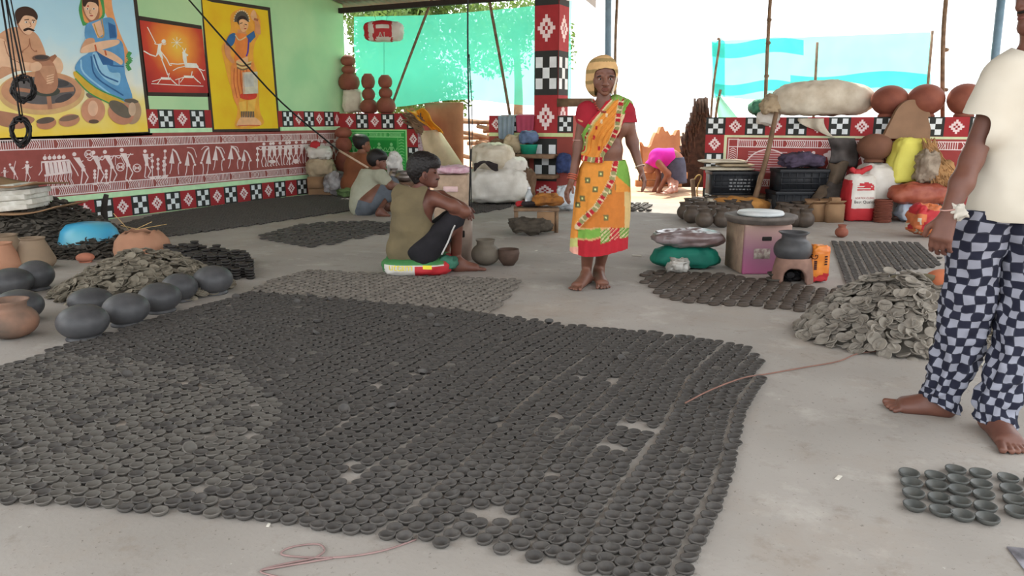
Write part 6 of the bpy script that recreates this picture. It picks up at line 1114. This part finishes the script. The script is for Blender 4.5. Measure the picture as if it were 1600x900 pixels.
# blouse
M_bl = mat('red_blouse', (150, 26, 42), rough=.8, var=.1, scale=12, bump=.15, bscale=60)
bl = skin(torso[2:4] + [cap(W(914, 174), W(909, 206, .01), .047, .046), cap(W(979, 174), W(984, 200, .02), .046, .044)], .006, .010)
bl = keep(bl, imgmask([(895, 150), (921, 157), (929, 163), (937, 178), (944, 186), (958, 165), (966, 157), (1000, 150), (1000, 192), (974, 191), (966, 216), (928, 216), (914, 200), (900, 191)])); part('blouse', bl, M_bl, tw)
tr_ = [tube([W(900.5, 184, 0) + Rv * 0, W(907, 189, -.055), W(914, 190.5, -.045)], .006, 6, 5)]; part('sleeve_trim', tr_[0], mat('tan_trim', (206, 140, 112), rough=.8), tw)
# sari colours read from where each bit of cloth hangs
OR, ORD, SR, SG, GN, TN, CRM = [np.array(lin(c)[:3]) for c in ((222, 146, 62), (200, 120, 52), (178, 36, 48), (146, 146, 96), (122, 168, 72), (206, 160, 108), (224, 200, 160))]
def seg_d(p, a, b): a, b, p = map(np.array, (a, b, p)); ab = b - a; t = np.clip((p - a) @ ab / (ab @ ab), 0, 1); return np.linalg.norm(p - a - ab * t), t
def band(p, pts):
    best = (1e9, 0); acc = 0
    for a, b in zip(pts, pts[1:]):
        L = math.dist(a, b); dd, t = seg_d(p, a, b)
        if dd < best[0]: best = (dd, acc + t * L)
        acc += L
    return best
DIAG = [(962, 254), (956, 282), (944, 305), (930, 326), (912, 342), (902, 354)]
MOT = [(939, 272), (910, 310), (918, 282), (930, 296), (952, 300), (965, 293), (920, 335), (903, 320), (947, 340)]
def patt(base, s, w=8.5):                                     # red and sage blocks with pale dots
    c = SR if int(s / w) % 2 == 0 else SG; return CRM if (s % w) / w > .42 and (s % w) / w < .6 else c
def sari(px, py):
    dd, s = band((px, py), DIAG)
    if dd < 4.6: return CRM if dd > 3.9 else patt(None, s, 14)
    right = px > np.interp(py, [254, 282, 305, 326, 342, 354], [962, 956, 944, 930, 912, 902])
    if py > 356 and px > 903:
        yb = py - np.interp(px, [903, 925, 940, 960, 980], [0, 1, -3, -9, -14]); 
        if px < 938: return GN if 358 < yb < 372 else (TN if yb <= 358 or yb < 375 else SR)
        if yb > 363: return (SR if yb > 384 else (CRM if (int(px * .6) + int(py * .6)) % 4 == 0 else (GN * .7 if int((px - 938) / 15) % 2 == 0 else SR)))
        if yb > 358: return TN
    if px < 906 and py > 372: return np.array(lin((196, 196, 120))[:3]) if py < 386 else np.array(lin((232, 170, 150))[:3])
    if right and py < 300 and px > 962: return GN if (px - 962) * .6 + (285 - py) * .7 > 8 else OR
    if right and px > 976 and py < 372: return np.array(lin((208, 178, 120))[:3])
    for mx, my in MOT:
        if abs(px - mx) < 4.2 and abs(py - my) < 4.2: return np.array(lin((220, 226, 150))[:3]) if abs(px - mx) + abs(py - my) < 2 else np.array(lin((112, 104, 64))[:3])
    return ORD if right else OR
rows = [(250, 913, 977), (262, 906, 981), (280, 902, 984), (310, 897, 985), (340, 894, 984), (370, 890, 981), (391, 889, 980)]
rr_ = np.array(rows, float); NR, NU = 96, 190; rings = []; cols = []
for j in range(NR + 1):
    y = 250 + 141 * j / NR; xl, xr = np.interp(y, rr_[:, 0], rr_[:, 1]), np.interp(y, rr_[:, 0], rr_[:, 2]); hw = (xr - xl) / 2 * kW; t = j / NR; dp = .115 + .055 * t; ring = []
    for i in range(NU):
        a = 2 * math.pi * i / NU; fold = 1 + (.012 + .05 * t) * math.sin(9 * a + 2.2 * t + math.sin(3 * a)) * (.6 + .4 * math.sin(2 * a + 1)) + .02 * t * math.sin(23 * a)
        p = W((xl + xr) / 2, y) + Rv * hw * math.cos(a) * min(1.02, fold) + Fh * dp * math.sin(a) * fold
        if t > .9: p = p + Zv * (.018 * math.sin(a * 2 + 2.6)) * (t - .9) * 10
        p = p + (-Fh) * .02 * math.exp(-(((toimg(p)[0] - np.interp(y, [254, 282, 305, 326, 354], [962, 956, 944, 930, 902])) / 5) ** 2)) * (math.sin(a) < 0) * (y < 356); ring.append(p)
    rings.append(np.array(ring))
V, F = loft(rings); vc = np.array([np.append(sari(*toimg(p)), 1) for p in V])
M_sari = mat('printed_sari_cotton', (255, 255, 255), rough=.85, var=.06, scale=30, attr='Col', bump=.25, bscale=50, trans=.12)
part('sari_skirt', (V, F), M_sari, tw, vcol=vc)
pal = [(955, 147), (968, 146), (985, 156), (981, 166), (977, 176), (969, 204), (957, 226), (944, 243), (943, 256), (908, 252), (908, 210), (922, 188), (940, 168)]
pv = skin(torso[1:4] + [ell(W(940, 252), (.150, .12, .06)), ell(W(943, 205, -.05), (.11, .06, .1))], .0045, .020); pv = keep(pv, lambda C: imgmask(pal)(C) & ((C - Cv) @ Fh < dW + .06)); 
LEFT = [(958, 148), (940, 168), (923, 188), (911, 212), (909, 232)]; RGT = [(972, 152), (966, 182), (964, 200), (955, 222), (942, 242)]; BOT = [(906, 246), (925, 250), (945, 250)]
def pallu(px, py):
    d1, s1 = band((px, py), LEFT); d2, s2 = band((px, py), RGT); d3, s3 = band((px, py), BOT)
    if d3 < 4.2: return patt(None, s3, 12)
    if px > np.interp(py, [150, 182, 200, 222, 242], [976, 971, 968, 960, 948]): return GN if py < 178 else CRM
    if d2 < 4.4: return CRM if d2 > 3.7 else patt(None, s2, 13)
    if d1 < 3: return SR if s1 < 60 else GN
    if d1 < 5.5: return CRM if s1 < 60 else patt(None, s1, 12)
    if d1 < 8: return np.array(lin((190, 176, 100))[:3])
    for mx, my in ((948, 180), (932, 200), (928, 215), (936, 232), (945, 232), (940, 190)):
        if abs(px - mx) < 1.8 and abs(py - my) < 3: return CRM if my < 200 else SR
    return OR
for i in range(len(pv[0])): q = pv[0][i]; u = toimg(q); b = band(u, LEFT)[0]; pv[0][i] = q - Fh * (.006 * math.sin(b * .75) + .004 * math.sin(b * 1.9 + .04 * u[1]))
vc = np.array([np.append(pallu(*toimg(p)), 1) for p in pv[0]]); part('sari_pallu', pv, M_sari, tw, vcol=vc)
sh = skin([cap(W(962, 160, .02), W(978, 166, .02), .040, .036), cap(W(968, 168, .06), W(966, 205, .09), .04, .04)], .006, .012); vc = np.array([np.append(GN if (int(toimg(p)[0] * .5) % 3) else SG, 1) for p in sh[0]]); part('sari_shoulder_fold', sh, M_sari, tw, vcol=vc)
for w, e, n_, c in ((W(893.5, 280, -.045), W(905, 228, .02), 3, (190, 90, 60)), (W(1000, 260, -.03), W(988, 222, .03), 1, (222, 196, 176))):
    for q in range(n_):
        dirv = unit(w - e); o = w - dirv * .014 * q; a = unit(np.cross(dirv, Fh)); b = np.cross(dirv, a); part('bangle', tube([o + a * .029 * math.cos(t) + b * .029 * math.sin(t) for t in np.linspace(0, 2 * math.pi, 17)], .0045, 6, 1), mat('bangle_%d' % c[1], c, rough=.35, spec=.6), tw)
o = W(904.5, 219, .018); part('arm_thread', tube([o + Rv * .039 * math.cos(t) + Fh * .039 * math.sin(t) for t in np.linspace(0, 2 * math.pi, 17)], .003, 5, 1), mat('pale_thread', (190, 150, 140)), tw)
for q in range(9): t = q / 8; part('bead', simple_ell(W(928 + 1.5 * t * 12 - 2 * math.sin(t * 3.1), 157 + 18 * t + 5 * math.sin(t * 3.1), -.055 - .04 * t), (.0075, .0075, .0075), 8), mat('red_bead', (150, 60, 48), rough=.3), tw)

# ---- man in white t-shirt and checked trousers at the right edge
dM = 2.66; M_ = lambda x, y, o=0.0: S(x, y, dM + o); kM = dM / FPX; M_skM = skin_mat('man_skin', (112, 74, 60), (92, 58, 48))
tm = thing('person', 'man in white t-shirt and black and white checked trousers standing barefoot', 'person', G(1530, 672))
tors = [cap(M_(1602, 112, .02), M_(1672, 108, .05), .075, .075, .06), cap(M_(1606, 150), M_(1660, 150), .118, .118, .07), cap(M_(1598, 210), M_(1654, 210), .118, .118, .07), cap(M_(1588, 270), M_(1652, 270), .122, .122, .07), cap(M_(1574, 322), M_(1652, 322), .13, .13, .07)]
arm = [cap(M_(1572, 122, -.02), M_(1518, 250, -.06), .047, .035, .03), cap(M_(1518, 250, -.06), M_(1503, 286, -.09), .035, .036, .02), cap(M_(1503, 286, -.09), M_(1484, 329, -.12), .036, .0255, .02)]
hn = hand(M_(1483, 333, -.12), M_(1466, 384, -.13) - M_(1483, 333, -.12), Rv * .75 + Fh * .65, -1, .85, 1.0)
neck = [cap(M_(1630, 100, .02), M_(1624, 45, .0), .06, .056, .04)]
part('body', skin(tors[:1] + arm + hn + neck, .0055), M_skM, tm)
fh = [ell(M_(1640, -18, 0), (.100, .078, .115)), cap(M_(1620, 22), M_(1608, 38), .055, .032, .03), cap(M_(1630, 28, -.04), M_(1610, 40, -.02), .028, .022, .03), cap(M_(1601, -8), M_(1594, 11), .010, .015, .014), ell(M_(1597, 14, -.014), (.012, .012, .009), .008), ell(M_(1597, 14, .014), (.012, .012, .009), .008), ell(M_(1598, 22), (.013, .026, .0075), .007), ell(M_(1600, 33), (.013, .022, .008), .007), ell(M_(1603, 45), (.022, .024, .018), .015), ell(M_(1602, -16, -.035), (.014, .022, .010), .015), ell(M_(1640, -5, -.078), (.03, .012, .035), .01)]
HEAD = part('head', skin(fh, .005), M_skM, tm)
part('moustache', cat(simple_ell(M_(1596.5, 19, -.012), (.010, .022, .005)), simple_ell(M_(1596.5, 19, .012), (.010, .022, .005))), M_hair, HEAD); part('eye', simple_ell(M_(1604, -8, -.034), (.008, .014, .006)), M_eye, HEAD); part('lips', simple_ell(M_(1596.5, 28), (.010, .02, .011)), M_lip, HEAD)
hr = skin([ell(M_(1644, -22, 0), (.102, .081, .115)), ell(M_(1600, -40, 0), (.03, .06, .03), .03)], .006, .012); part('hair', keep(hr, lambda C: ~imgmask([(1560, -26), (1612, -30), (1622, 0), (1650, 20), (1660, 80), (1560, 80)])(C)), M_hair, HEAD)
sh = skin(tors + [cap(M_(1572, 122, -.02), M_(1538, 196, -.045), .060, .064, .05)], .0062, .016)
for i in range(len(sh[0])): q = sh[0][i]; n_ = nz(q * [1, 1, .6], 7, 3) + .5 * nz(q, 17, 5); sh[0][i] = q + (unit((q - M_(1620, 200)) * [1, 1, 0])) * .009 * n_
sh = keep(sh, imgmask([(1470, 40), (1612, 84), (1628, 97), (1660, 92), (1760, 40), (1760, 380), (1640, 352), (1560, 347), (1504, 338), (1520, 280), (1538, 230), (1551, 186), (1540, 180), (1470, 174)])); 
M_tee = mat('white_cotton_tee', (206, 201, 188), rough=.9, var=.05, scale=3, c2=(190, 183, 168), bump=.15, bscale=12); part('t_shirt', sh, M_tee, tm)
hemp = [(1503, 338), (1560, 346), (1640, 351)]; 
Mc = mat('checked_cotton', (150, 152, 160), rough=.88, var=.1, scale=30); N = Mc.node_tree.nodes; L = Mc.node_tree.links; b = N['Principled BSDF']; uvn = N.new('ShaderNodeUVMap'); uvn.uv_map = 'UVMap'
wn = N.new('ShaderNodeTexNoise'); wn.inputs['Scale'].default_value = .35; L.new(uvn.outputs['UV'], wn.inputs['Vector']); va = N.new('ShaderNodeVectorMath'); va.operation = 'MULTIPLY_ADD'; L.new(wn.outputs['Color'], va.inputs[0]); va.inputs[1].default_value = (1.5, 1.5, 0); L.new(uvn.outputs['UV'], va.inputs[2])
fl = N.new('ShaderNodeVectorMath'); fl.operation = 'FLOOR'; L.new(va.outputs['Vector'], fl.inputs[0]); sx = N.new('ShaderNodeSeparateXYZ'); L.new(fl.outputs['Vector'], sx.inputs['Vector'])
def mth(op, a, bb=None, c=None):
    n = N.new('ShaderNodeMath'); n.operation = op
    for k, v in enumerate((a, bb, c)):
        if v is None: continue
        if isinstance(v, (int, float)): n.inputs[k].default_value = v
        else: L.new(v, n.inputs[k])
    return n.outputs['Value']
s1 = mth('ADD', sx.outputs['X'], mth('MULTIPLY', sx.outputs['Y'], 1.0)); dark = mth('COMPARE', mth('FLOORED_MODULO', s1, 2.0), 0.0, .1)
fr = N.new('ShaderNodeVectorMath'); fr.operation = 'FRACTION'; L.new(va.outputs['Vector'], fr.inputs[0]); s2 = N.new('ShaderNodeSeparateXYZ'); L.new(fr.outputs['Vector'], s2.inputs['Vector'])
edge = mth('MINIMUM', mth('MINIMUM', s2.outputs['X'], mth('SUBTRACT', 1.0, s2.outputs['X'])), mth('MINIMUM', s2.outputs['Y'], mth('SUBTRACT', 1.0, s2.outputs['Y']))); line = mth('LESS_THAN', edge, .05)
mx1 = N.new('ShaderNodeMix'); mx1.data_type = 'RGBA'; L.new(dark, mx1.inputs['Factor']); mx1.inputs['A'].default_value = lin((138, 140, 152)); mx1.inputs['B'].default_value = lin((28, 30, 46))
mx2 = N.new('ShaderNodeMix'); mx2.data_type = 'RGBA'; L.new(line, mx2.inputs['Factor']); L.new(mx1.outputs['Result'], mx2.inputs['A']); mx2.inputs['B'].default_value = lin((44, 46, 58)); L.new(mx2.outputs['Result'], b.inputs['Base Color'])
hl1, to1, hl2, to2 = G(1490, 650), G(1383, 638), G(1541, 664), G(1590, 712); d1, d2 = D(hl1) + .0, D(hl2) - .075
def trouser(rows, d_top, d_bot, seed, sl=0.0):
    A = np.array(rows, float); n = 60; m = 70; V = []; UV = []; y0, y1 = A[0, 0], A[-1, 0]; ln = 0; prev = None
    for j in range(m + 1):
        y = y0 + (y1 - y0) * j / m; t = j / m; xl, xr = np.interp(y, A[:, 0], A[:, 1]), np.interp(y, A[:, 0], A[:, 2]); d = d_top + (d_bot - d_top) * t; hw = (xr - xl) / 2 * d / FPX; c = S((xl + xr) / 2, y, d)
        if prev is not None: ln += np.linalg.norm(c - prev)
        prev = c
        for i in range(n + 1):
            a = 2 * math.pi * i / n; q = np.array([math.cos(a) * .3, math.sin(a) * .3, c[2] * 1.6]); wr_ = (.012 + .02 * t * t) * (nz(q, 5, seed) + .6 * nz(q * [1, 1, 2.5], 9, seed + 2)); p = c + Rv * math.cos(a) * (hw + wr_) + Fh * math.sin(a) * (hw * .95 + wr_)
            if t > .9: p = p + Zv * sl * math.cos(a) * (t - .9) * 10
            V.append(p); UV.append((i / n * 16, ln / .033))
    F = [(j * (n + 1) + i, j * (n + 1) + i + 1, (j + 1) * (n + 1) + i + 1, (j + 1) * (n + 1) + i) for j in range(m) for i in range(n)]
    return (np.array(V), F), np.array(UV)
for rows, db, sd, sl in (([(326, 1500, 1600), (345, 1492, 1592), (375, 1486, 1574), (400, 1482, 1563), (440, 1478, 1558), (480, 1473, 1552), (540, 1463, 1536), (585, 1453, 1513), (610, 1448, 1503), (634, 1444, 1496)], d1, 1, -.030), ([(326, 1545, 1690), (345, 1545, 1680), (375, 1556, 1668), (400, 1561, 1658), (470, 1565, 1640), (540, 1556, 1624), (590, 1538, 1604), (620, 1531, 1592), (664, 1526, 1579)], d2, 2, -.012)):
    VF, UV = trouser(rows, dM, db, sd, sl); part('trouser_leg', VF, Mc, tm, uv=UV)
an1 = hl1 + unit(to1 - hl1) * .06; an2 = hl2 + unit(to2 - hl2) * .055
lg = [cap(an1 + Zv * .2, an1 + Zv * .08, .038, .034), cap(an2 + Zv * .2, an2 + Zv * .08, .038, .034)]
part('bare_feet', skin(lg + foot(hl1, to1, 1, 1.05) + foot(hl2, to2, 1, 1.05), .0052), M_skM, tm)
o = M_(1484.5, 326, -.12); part('wrist_thread', tube([o + Rv * .028 * math.cos(t) + Fh * .028 * math.sin(t) + Zv * .006 * math.cos(t) for t in np.linspace(0, 2 * math.pi, 17)], .003, 5, 1), mat('pale_thread', (190, 150, 140)), tm)
part('thread_tassel', sack(M_(1494, 346, -.14), .022, .02, .04, wr=.014, ws=40, seed=7, nu=22, nv=14), mat('white_tassel', (206, 200, 188), rough=.8), tm)

# ---- man in the olive tank top sitting on the feed sack, seen from behind
dT = 5.52; T = lambda x, y, o=0.0: S(x, y, dT + o); M_skT = skin_mat('seated_man_skin', (112, 72, 58), (92, 56, 46))
tt = thing('person', 'man in olive tank top and black shorts sitting on a feed sack', 'person', G(650, 425))
st = [cap(T(630, 390), T(656, 390), .105, .105, .06), cap(T(640, 355), T(652, 355), .118, .112, .07), cap(T(638, 322), T(658, 322), .105, .10, .06), cap(T(630, 303, .06), T(676, 309, -.03), .050, .052, .05), cap(T(655, 300, .01), T(662, 282, .02), .052, .048, .04)]
sa = [cap(T(683, 312, -.05), T(708, 322, -.08), .050, .043), cap(T(708, 322, -.08), T(727, 331, -.06), .042, .037), cap(T(727, 331, -.06), T(712, 326, .24), .036, .026), cap(T(632, 303, .1), T(690, 306, .30), .046, .038), cap(T(690, 306, .30), T(722, 321, .10), .036, .027)]
sl_ = [cap(T(664, 393, -.07), T(712, 341, -.02), .095, .062, .04), cap(T(712, 341, -.02), G(713, 421) + Zv * .07, .056, .036), cap(T(650, 392, .16), T(700, 344, .24), .092, .06, .04), cap(T(700, 344, .24), G(694, 413) + Zv * .07, .054, .035)]
sf = foot(G(707, 424), G(757, 422), 1, 1.0) + foot(G(690, 415), G(726, 411), 1, 1.0)
part('body', skin(st + sa + sl_ + sf + hand(T(722, 321, .10), T(733, 333, .0) - T(722, 321, .10), -Zv + Fh * .2, 1, .6) + hand(T(712, 326, .24), T(700, 322, .40) - T(712, 326, .24), -Zv, -1, .6), .0062), M_skT, tt)
hd = [ell(T(662, 263, .01), (.098, .080, .108)), cap(T(668, 272, .0), T(676, 284, .0), .055, .036, .03), cap(T(664, 280, -.02), T(675, 286, -.01), .035, .028, .03), cap(T(680.5, 270, .0), T(684.3, 277.5, .0), .010, .015, .012), ell(T(682.5, 281.5), (.014, .024, .007), .008), ell(T(681.5, 284.5), (.012, .02, .007), .008), ell(T(679.5, 289.5), (.02, .024, .016), .015), ell(T(663.5, 275, -.080), (.020, .014, .034), .008), ell(T(680, 267.5, -.03), (.012, .02, .008), .01)]
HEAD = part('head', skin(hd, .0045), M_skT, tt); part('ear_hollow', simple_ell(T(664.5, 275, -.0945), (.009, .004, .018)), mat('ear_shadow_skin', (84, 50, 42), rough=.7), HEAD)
part('moustache', cat(simple_ell(T(683, 280, -.012), (.012, .018, .005)), simple_ell(T(683, 280, .012), (.012, .018, .005))), M_hair, HEAD); part('beard', simple_ell(T(677.8, 289.6, -.004), (.024, .030, .011)), M_hair, HEAD); part('eye', simple_ell(T(680.5, 270.6, -.032), (.006, .010, .004)), M_iris, HEAD)
hs = skin([ell(T(660, 259, .01), (.104, .086, .096)), ell(T(676, 254, .0), (.045, .062, .032), .04), cap(T(650, 268), T(654, 280), .05, .035, .03)], .0052, .010)
for i in range(len(hs[0])): q = hs[0][i]; hs[0][i] = q + unit(q - T(662, 264)) * .004 * nz(q, 70, 2)
part('hair', keep(hs, lambda C: ~imgmask([(659, 272), (663, 268), (668, 271), (671, 263), (684, 263), (700, 262), (700, 300), (640, 300), (650, 287), (658, 283)])(C) | (((C - Cv) @ Fh > dT + .03) & (imgmask([(630, 200), (668, 200), (668, 288), (630, 288)])(C)))), M_hair, HEAD)
ts = skin(st[:4] + [cap(T(631, 304, .06), T(668, 305, -.03), .05, .05, .05)], .006, .021)
for i in range(len(ts[0])): q = ts[0][i]; ts[0][i] = q + unit((q - T(645, 350)) * [1, 1, 0]) * .006 * (nz(q * [.6, .6, 2], 9, 1) + .6 * nz(q, 20, 4))
part('tank_top', keep(ts, imgmask([(600, 292), (622, 287), (644, 293), (652, 294), (660, 290), (669, 292), (664, 304), (660, 318), (663, 332), (674, 348), (700, 352), (700, 414), (600, 414)])), mat('olive_cotton', (112, 100, 74), rough=.92, var=.15, scale=5, c2=(94, 84, 64), bump=.2, bscale=40), tt)
ss = skin([st[0], sl_[0], sl_[2]], .006, .012)
for i in range(len(ss[0])): q = ss[0][i]; ss[0][i] = q + unit(q - T(680, 380)) * .010 * nz(q, 11, 6)
part('shorts', keep(ss, imgmask([(600, 378), (640, 388), (658, 370), (664, 350), (690, 320), (735, 318), (724, 352), (706, 362), (704, 400), (690, 420), (600, 420)])), mat('black_shorts', (34, 32, 36), rough=.85, var=.2, bump=.2), tt)
part('side_stripe', tube([T(690, 398, -.175), T(700, 378, -.155), T(707, 360, -.12), T(711, 352, -.105)], .006, 6, 5), mat('pale_stripe', (190, 188, 184), rough=.8), tt)

# ---- man squatting in pale t-shirt
dQ = 9.2; Q = lambda x, y, o=0.0: S(x, y, dQ + o); tq = thing('person', 'man squatting in pale grey green t-shirt and blue grey trousers', 'person', G(585, 336)); M_skQ = skin_mat('squatting_man_skin', (120, 80, 64), (98, 62, 50))
qt = [cap(Q(566, 321), Q(574, 321, .1), .14, .13, .07), cap(Q(570, 300, .05), Q(578, 300, .05), .15, .14, .08), cap(Q(578, 281, .05), Q(588, 281, .05), .13, .12, .07), cap(Q(576, 272, .1), Q(594, 273, -.06), .075, .07, .06), cap(Q(586, 272, .02), Q(590, 260, .02), .06, .055, .05)]
qa = [cap(Q(595, 275, -.08), Q(611, 290, -.16), .055, .044), cap(Q(611, 290, -.16), Q(627, 292, -.05), .042, .03), cap(Q(588, 274, .2), Q(612, 287, .32), .05, .042), cap(Q(612, 287, .32), Q(628, 290, .16), .04, .03)]
ql = [cap(Q(574, 319, -.08), Q(610, 288, -.06), .11, .085, .05), cap(Q(610, 290, -.06), G(593, 336) + Zv * .09, .07, .05), cap(Q(574, 319, .2), Q(612, 292, .3), .11, .085, .05), cap(Q(612, 292, .3), G(600, 330) + Zv * .09, .07, .05)]
part('body', skin(qt + qa + ql + foot(G(588, 338), G(610, 338), 1, 1.1) + foot(G(596, 330), G(618, 330), 1, 1.1) + hand(Q(627, 292, -.05), Rv - Zv * .3, -Zv, 1, .7) + hand(Q(628, 290, .16), Rv - Zv * .2, -Zv, -1, .7), .0095), M_skQ, tq)
HEAD = part('head', skin([ell(Q(590, 249, .02), (.098, .08, .105)), cap(Q(594, 255), Q(598, 261), .055, .036, .03), cap(Q(600, 252.5), Q(602, 257), .010, .016, .012), ell(Q(601, 260), (.014, .024, .010), .008), ell(Q(590, 254, -.08), (.02, .014, .034), .008)], .006), M_skQ, tq); part('eye', simple_ell(Q(600, 252.5, -.034), (.005, .010, .005)), M_iris, HEAD)
part('hair', keep(skin([ell(Q(588, 247, .02), (.105, .088, .10)), ell(Q(597, 244), (.05, .07, .035), .04)], .007, .012), lambda C: ~imgmask([(590, 255), (594, 251), (608, 250), (608, 275), (582, 275), (584, 262)])(C)), M_hair, HEAD)
qs = skin(qt[:4] + [cap(Q(595, 275, -.08), Q(604, 283, -.12), .062, .062, .04)], .008, .018); part('t_shirt', keep(qs, imgmask([(540, 262), (584, 265), (600, 264), (613, 280), (604, 290), (596, 288), (590, 306), (578, 322), (574, 345), (540, 345)])), mat('pale_grey_green_tee', (164, 164, 146), rough=.92, var=.12, scale=5, c2=(144, 144, 126), bump=.2, bscale=20), tq)
part('trousers', keep(skin([qt[0], ql[0], ql[2], cap(Q(610, 290, -.06), Q(606, 305, -.05), .075, .07)], .008, .018), imgmask([(560, 312), (580, 318), (596, 286), (612, 274), (630, 285), (624, 330), (612, 330), (602, 308), (592, 322), (588, 345), (550, 345)])), mat('blue_grey_trousers', (98, 104, 112), rough=.9, var=.15, scale=8, bump=.25, bscale=24), tq)

# ---- person behind in brown
dB = 11.5; B = lambda x, y, o=0.0: S(x, y, dB + o); tb = thing('person', 'person in brown shirt with hair in a bun sitting before the green panel', 'person', G(560, 302)); M_skB = skin_mat('back_person_skin', (138, 92, 70), (112, 72, 56))
bt_ = [cap(B(552, 288), B(568, 288), .17, .16, .08), cap(B(556, 262), B(566, 262), .16, .15, .08), cap(B(554, 247, .06), B(571, 248, -.05), .09, .085, .07), cap(B(564, 245), B(567, 232), .065, .06, .05)]
part('body', skin(bt_ + [cap(B(573, 250, -.08), B(582, 270, -.14), .06, .05), cap(B(582, 270, -.14), B(595, 264, -.05), .045, .034), cap(B(560, 294), B(592, 292, -.05), .11, .08, .05)] + hand(B(595, 264, -.05), Rv, -Zv, 1, .6), .011), M_skB, tb)
HEAD = part('head', skin([ell(B(567, 224), (.1, .085, .11)), cap(B(571, 229), B(574, 234), .06, .04, .03), cap(B(576, 226), B(577.5, 230), .012, .018, .012), ell(B(567, 228, -.085), (.022, .014, .034), .01)], .008), M_skB, tb); part('eye', simple_ell(B(576, 226, -.04), (.005, .010, .005)), M_iris, HEAD)
part('hair', keep(skin([ell(B(565, 222), (.108, .095, .105)), ell(B(557.5, 217, .0), (.055, .06, .055), .03)], .008, .014), lambda C: ~imgmask([(571, 222), (590, 218), (590, 245), (562, 245), (568, 233)])(C)), M_hair, HEAD)
part('shirt', keep(skin(bt_[:3] + [cap(B(573, 250, -.08), B(579, 262, -.12), .068, .066, .05)], .010, .02), imgmask([(530, 236), (560, 239), (574, 241), (590, 256), (584, 268), (576, 270), (574, 320), (530, 320)])), mat('rust_brown_shirt', (128, 78, 52), rough=.9, var=.12, scale=6, bump=.2), tb)

# ---- woman bending down outside in magenta
dP = 12.7; Pk = lambda x, y, o=0.0: S(x, y, dP + o); tp_ = thing('person', 'woman in magenta cloth bending down in the sunlit doorway', 'person', G(1040, 299)); M_skP = skin_mat('bending_woman_skin', (150, 96, 74), (126, 78, 60))
bp_ = [cap(Pk(1050, 250), Pk(1054, 252), .15, .15, .06), cap(Pk(1048, 248), Pk(1028, 246), .14, .13, .07), cap(Pk(1024, 252, -.1), Pk(1022, 254, .15), .07, .07, .05), cap(Pk(1026, 252), Pk(1018, 258), .06, .06, .04), ell(Pk(1016, 262), (.09, .09, .1))]
part('body', skin(bp_ + [cap(Pk(1028, 254, -.15), Pk(1044, 272, -.16), .06, .05), cap(Pk(1044, 272, -.16), Pk(1032, 294, -.12), .048, .034), cap(Pk(1024, 256, .18), Pk(1030, 276, .2), .055, .045), cap(Pk(1030, 276, .2), Pk(1024, 293, .12), .045, .034), cap(Pk(1050, 258, -.08), Pk(1048, 280, -.08), .09, .07), cap(Pk(1048, 280, -.08), G(1048, 300) + Zv * .08, .06, .04), cap(Pk(1056, 258, .1), Pk(1056, 280, .1), .09, .07), cap(Pk(1056, 280, .1), G(1055, 299) + Zv * .08, .06, .04)] + foot(G(1050, 301), G(1036, 304), 1) + foot(G(1057, 300), G(1044, 302), 1) + hand(Pk(1032, 294, -.12), -Zv - Rv * .4, Fh, 1, .5) + hand(Pk(1024, 293, .12), -Zv - Rv * .4, Fh, 1, .5), .012), M_skP, tp_)
part('magenta_cloth', keep(skin(bp_ + [cap(Pk(1044, 262), Pk(1030, 262), .10, .09, .06)], .010, .022), imgmask([(1000, 225), (1052, 228), (1056, 246), (1046, 256), (1036, 266), (1022, 262), (1012, 256), (1000, 252)])), mat('magenta_cotton', (226, 48, 180), rough=.85, var=.1, scale=6, bump=.2, trans=.2), tp_)
V, F = tube([Pk(1053, 246), Pk(1053, 258), Pk(1053, 286)], [.16, .19, .21], 24, 6); part('dark_skirt', (V, F), mat('slate_skirt', (76, 78, 96), rough=.9, var=.12, bump=.2), tp_)
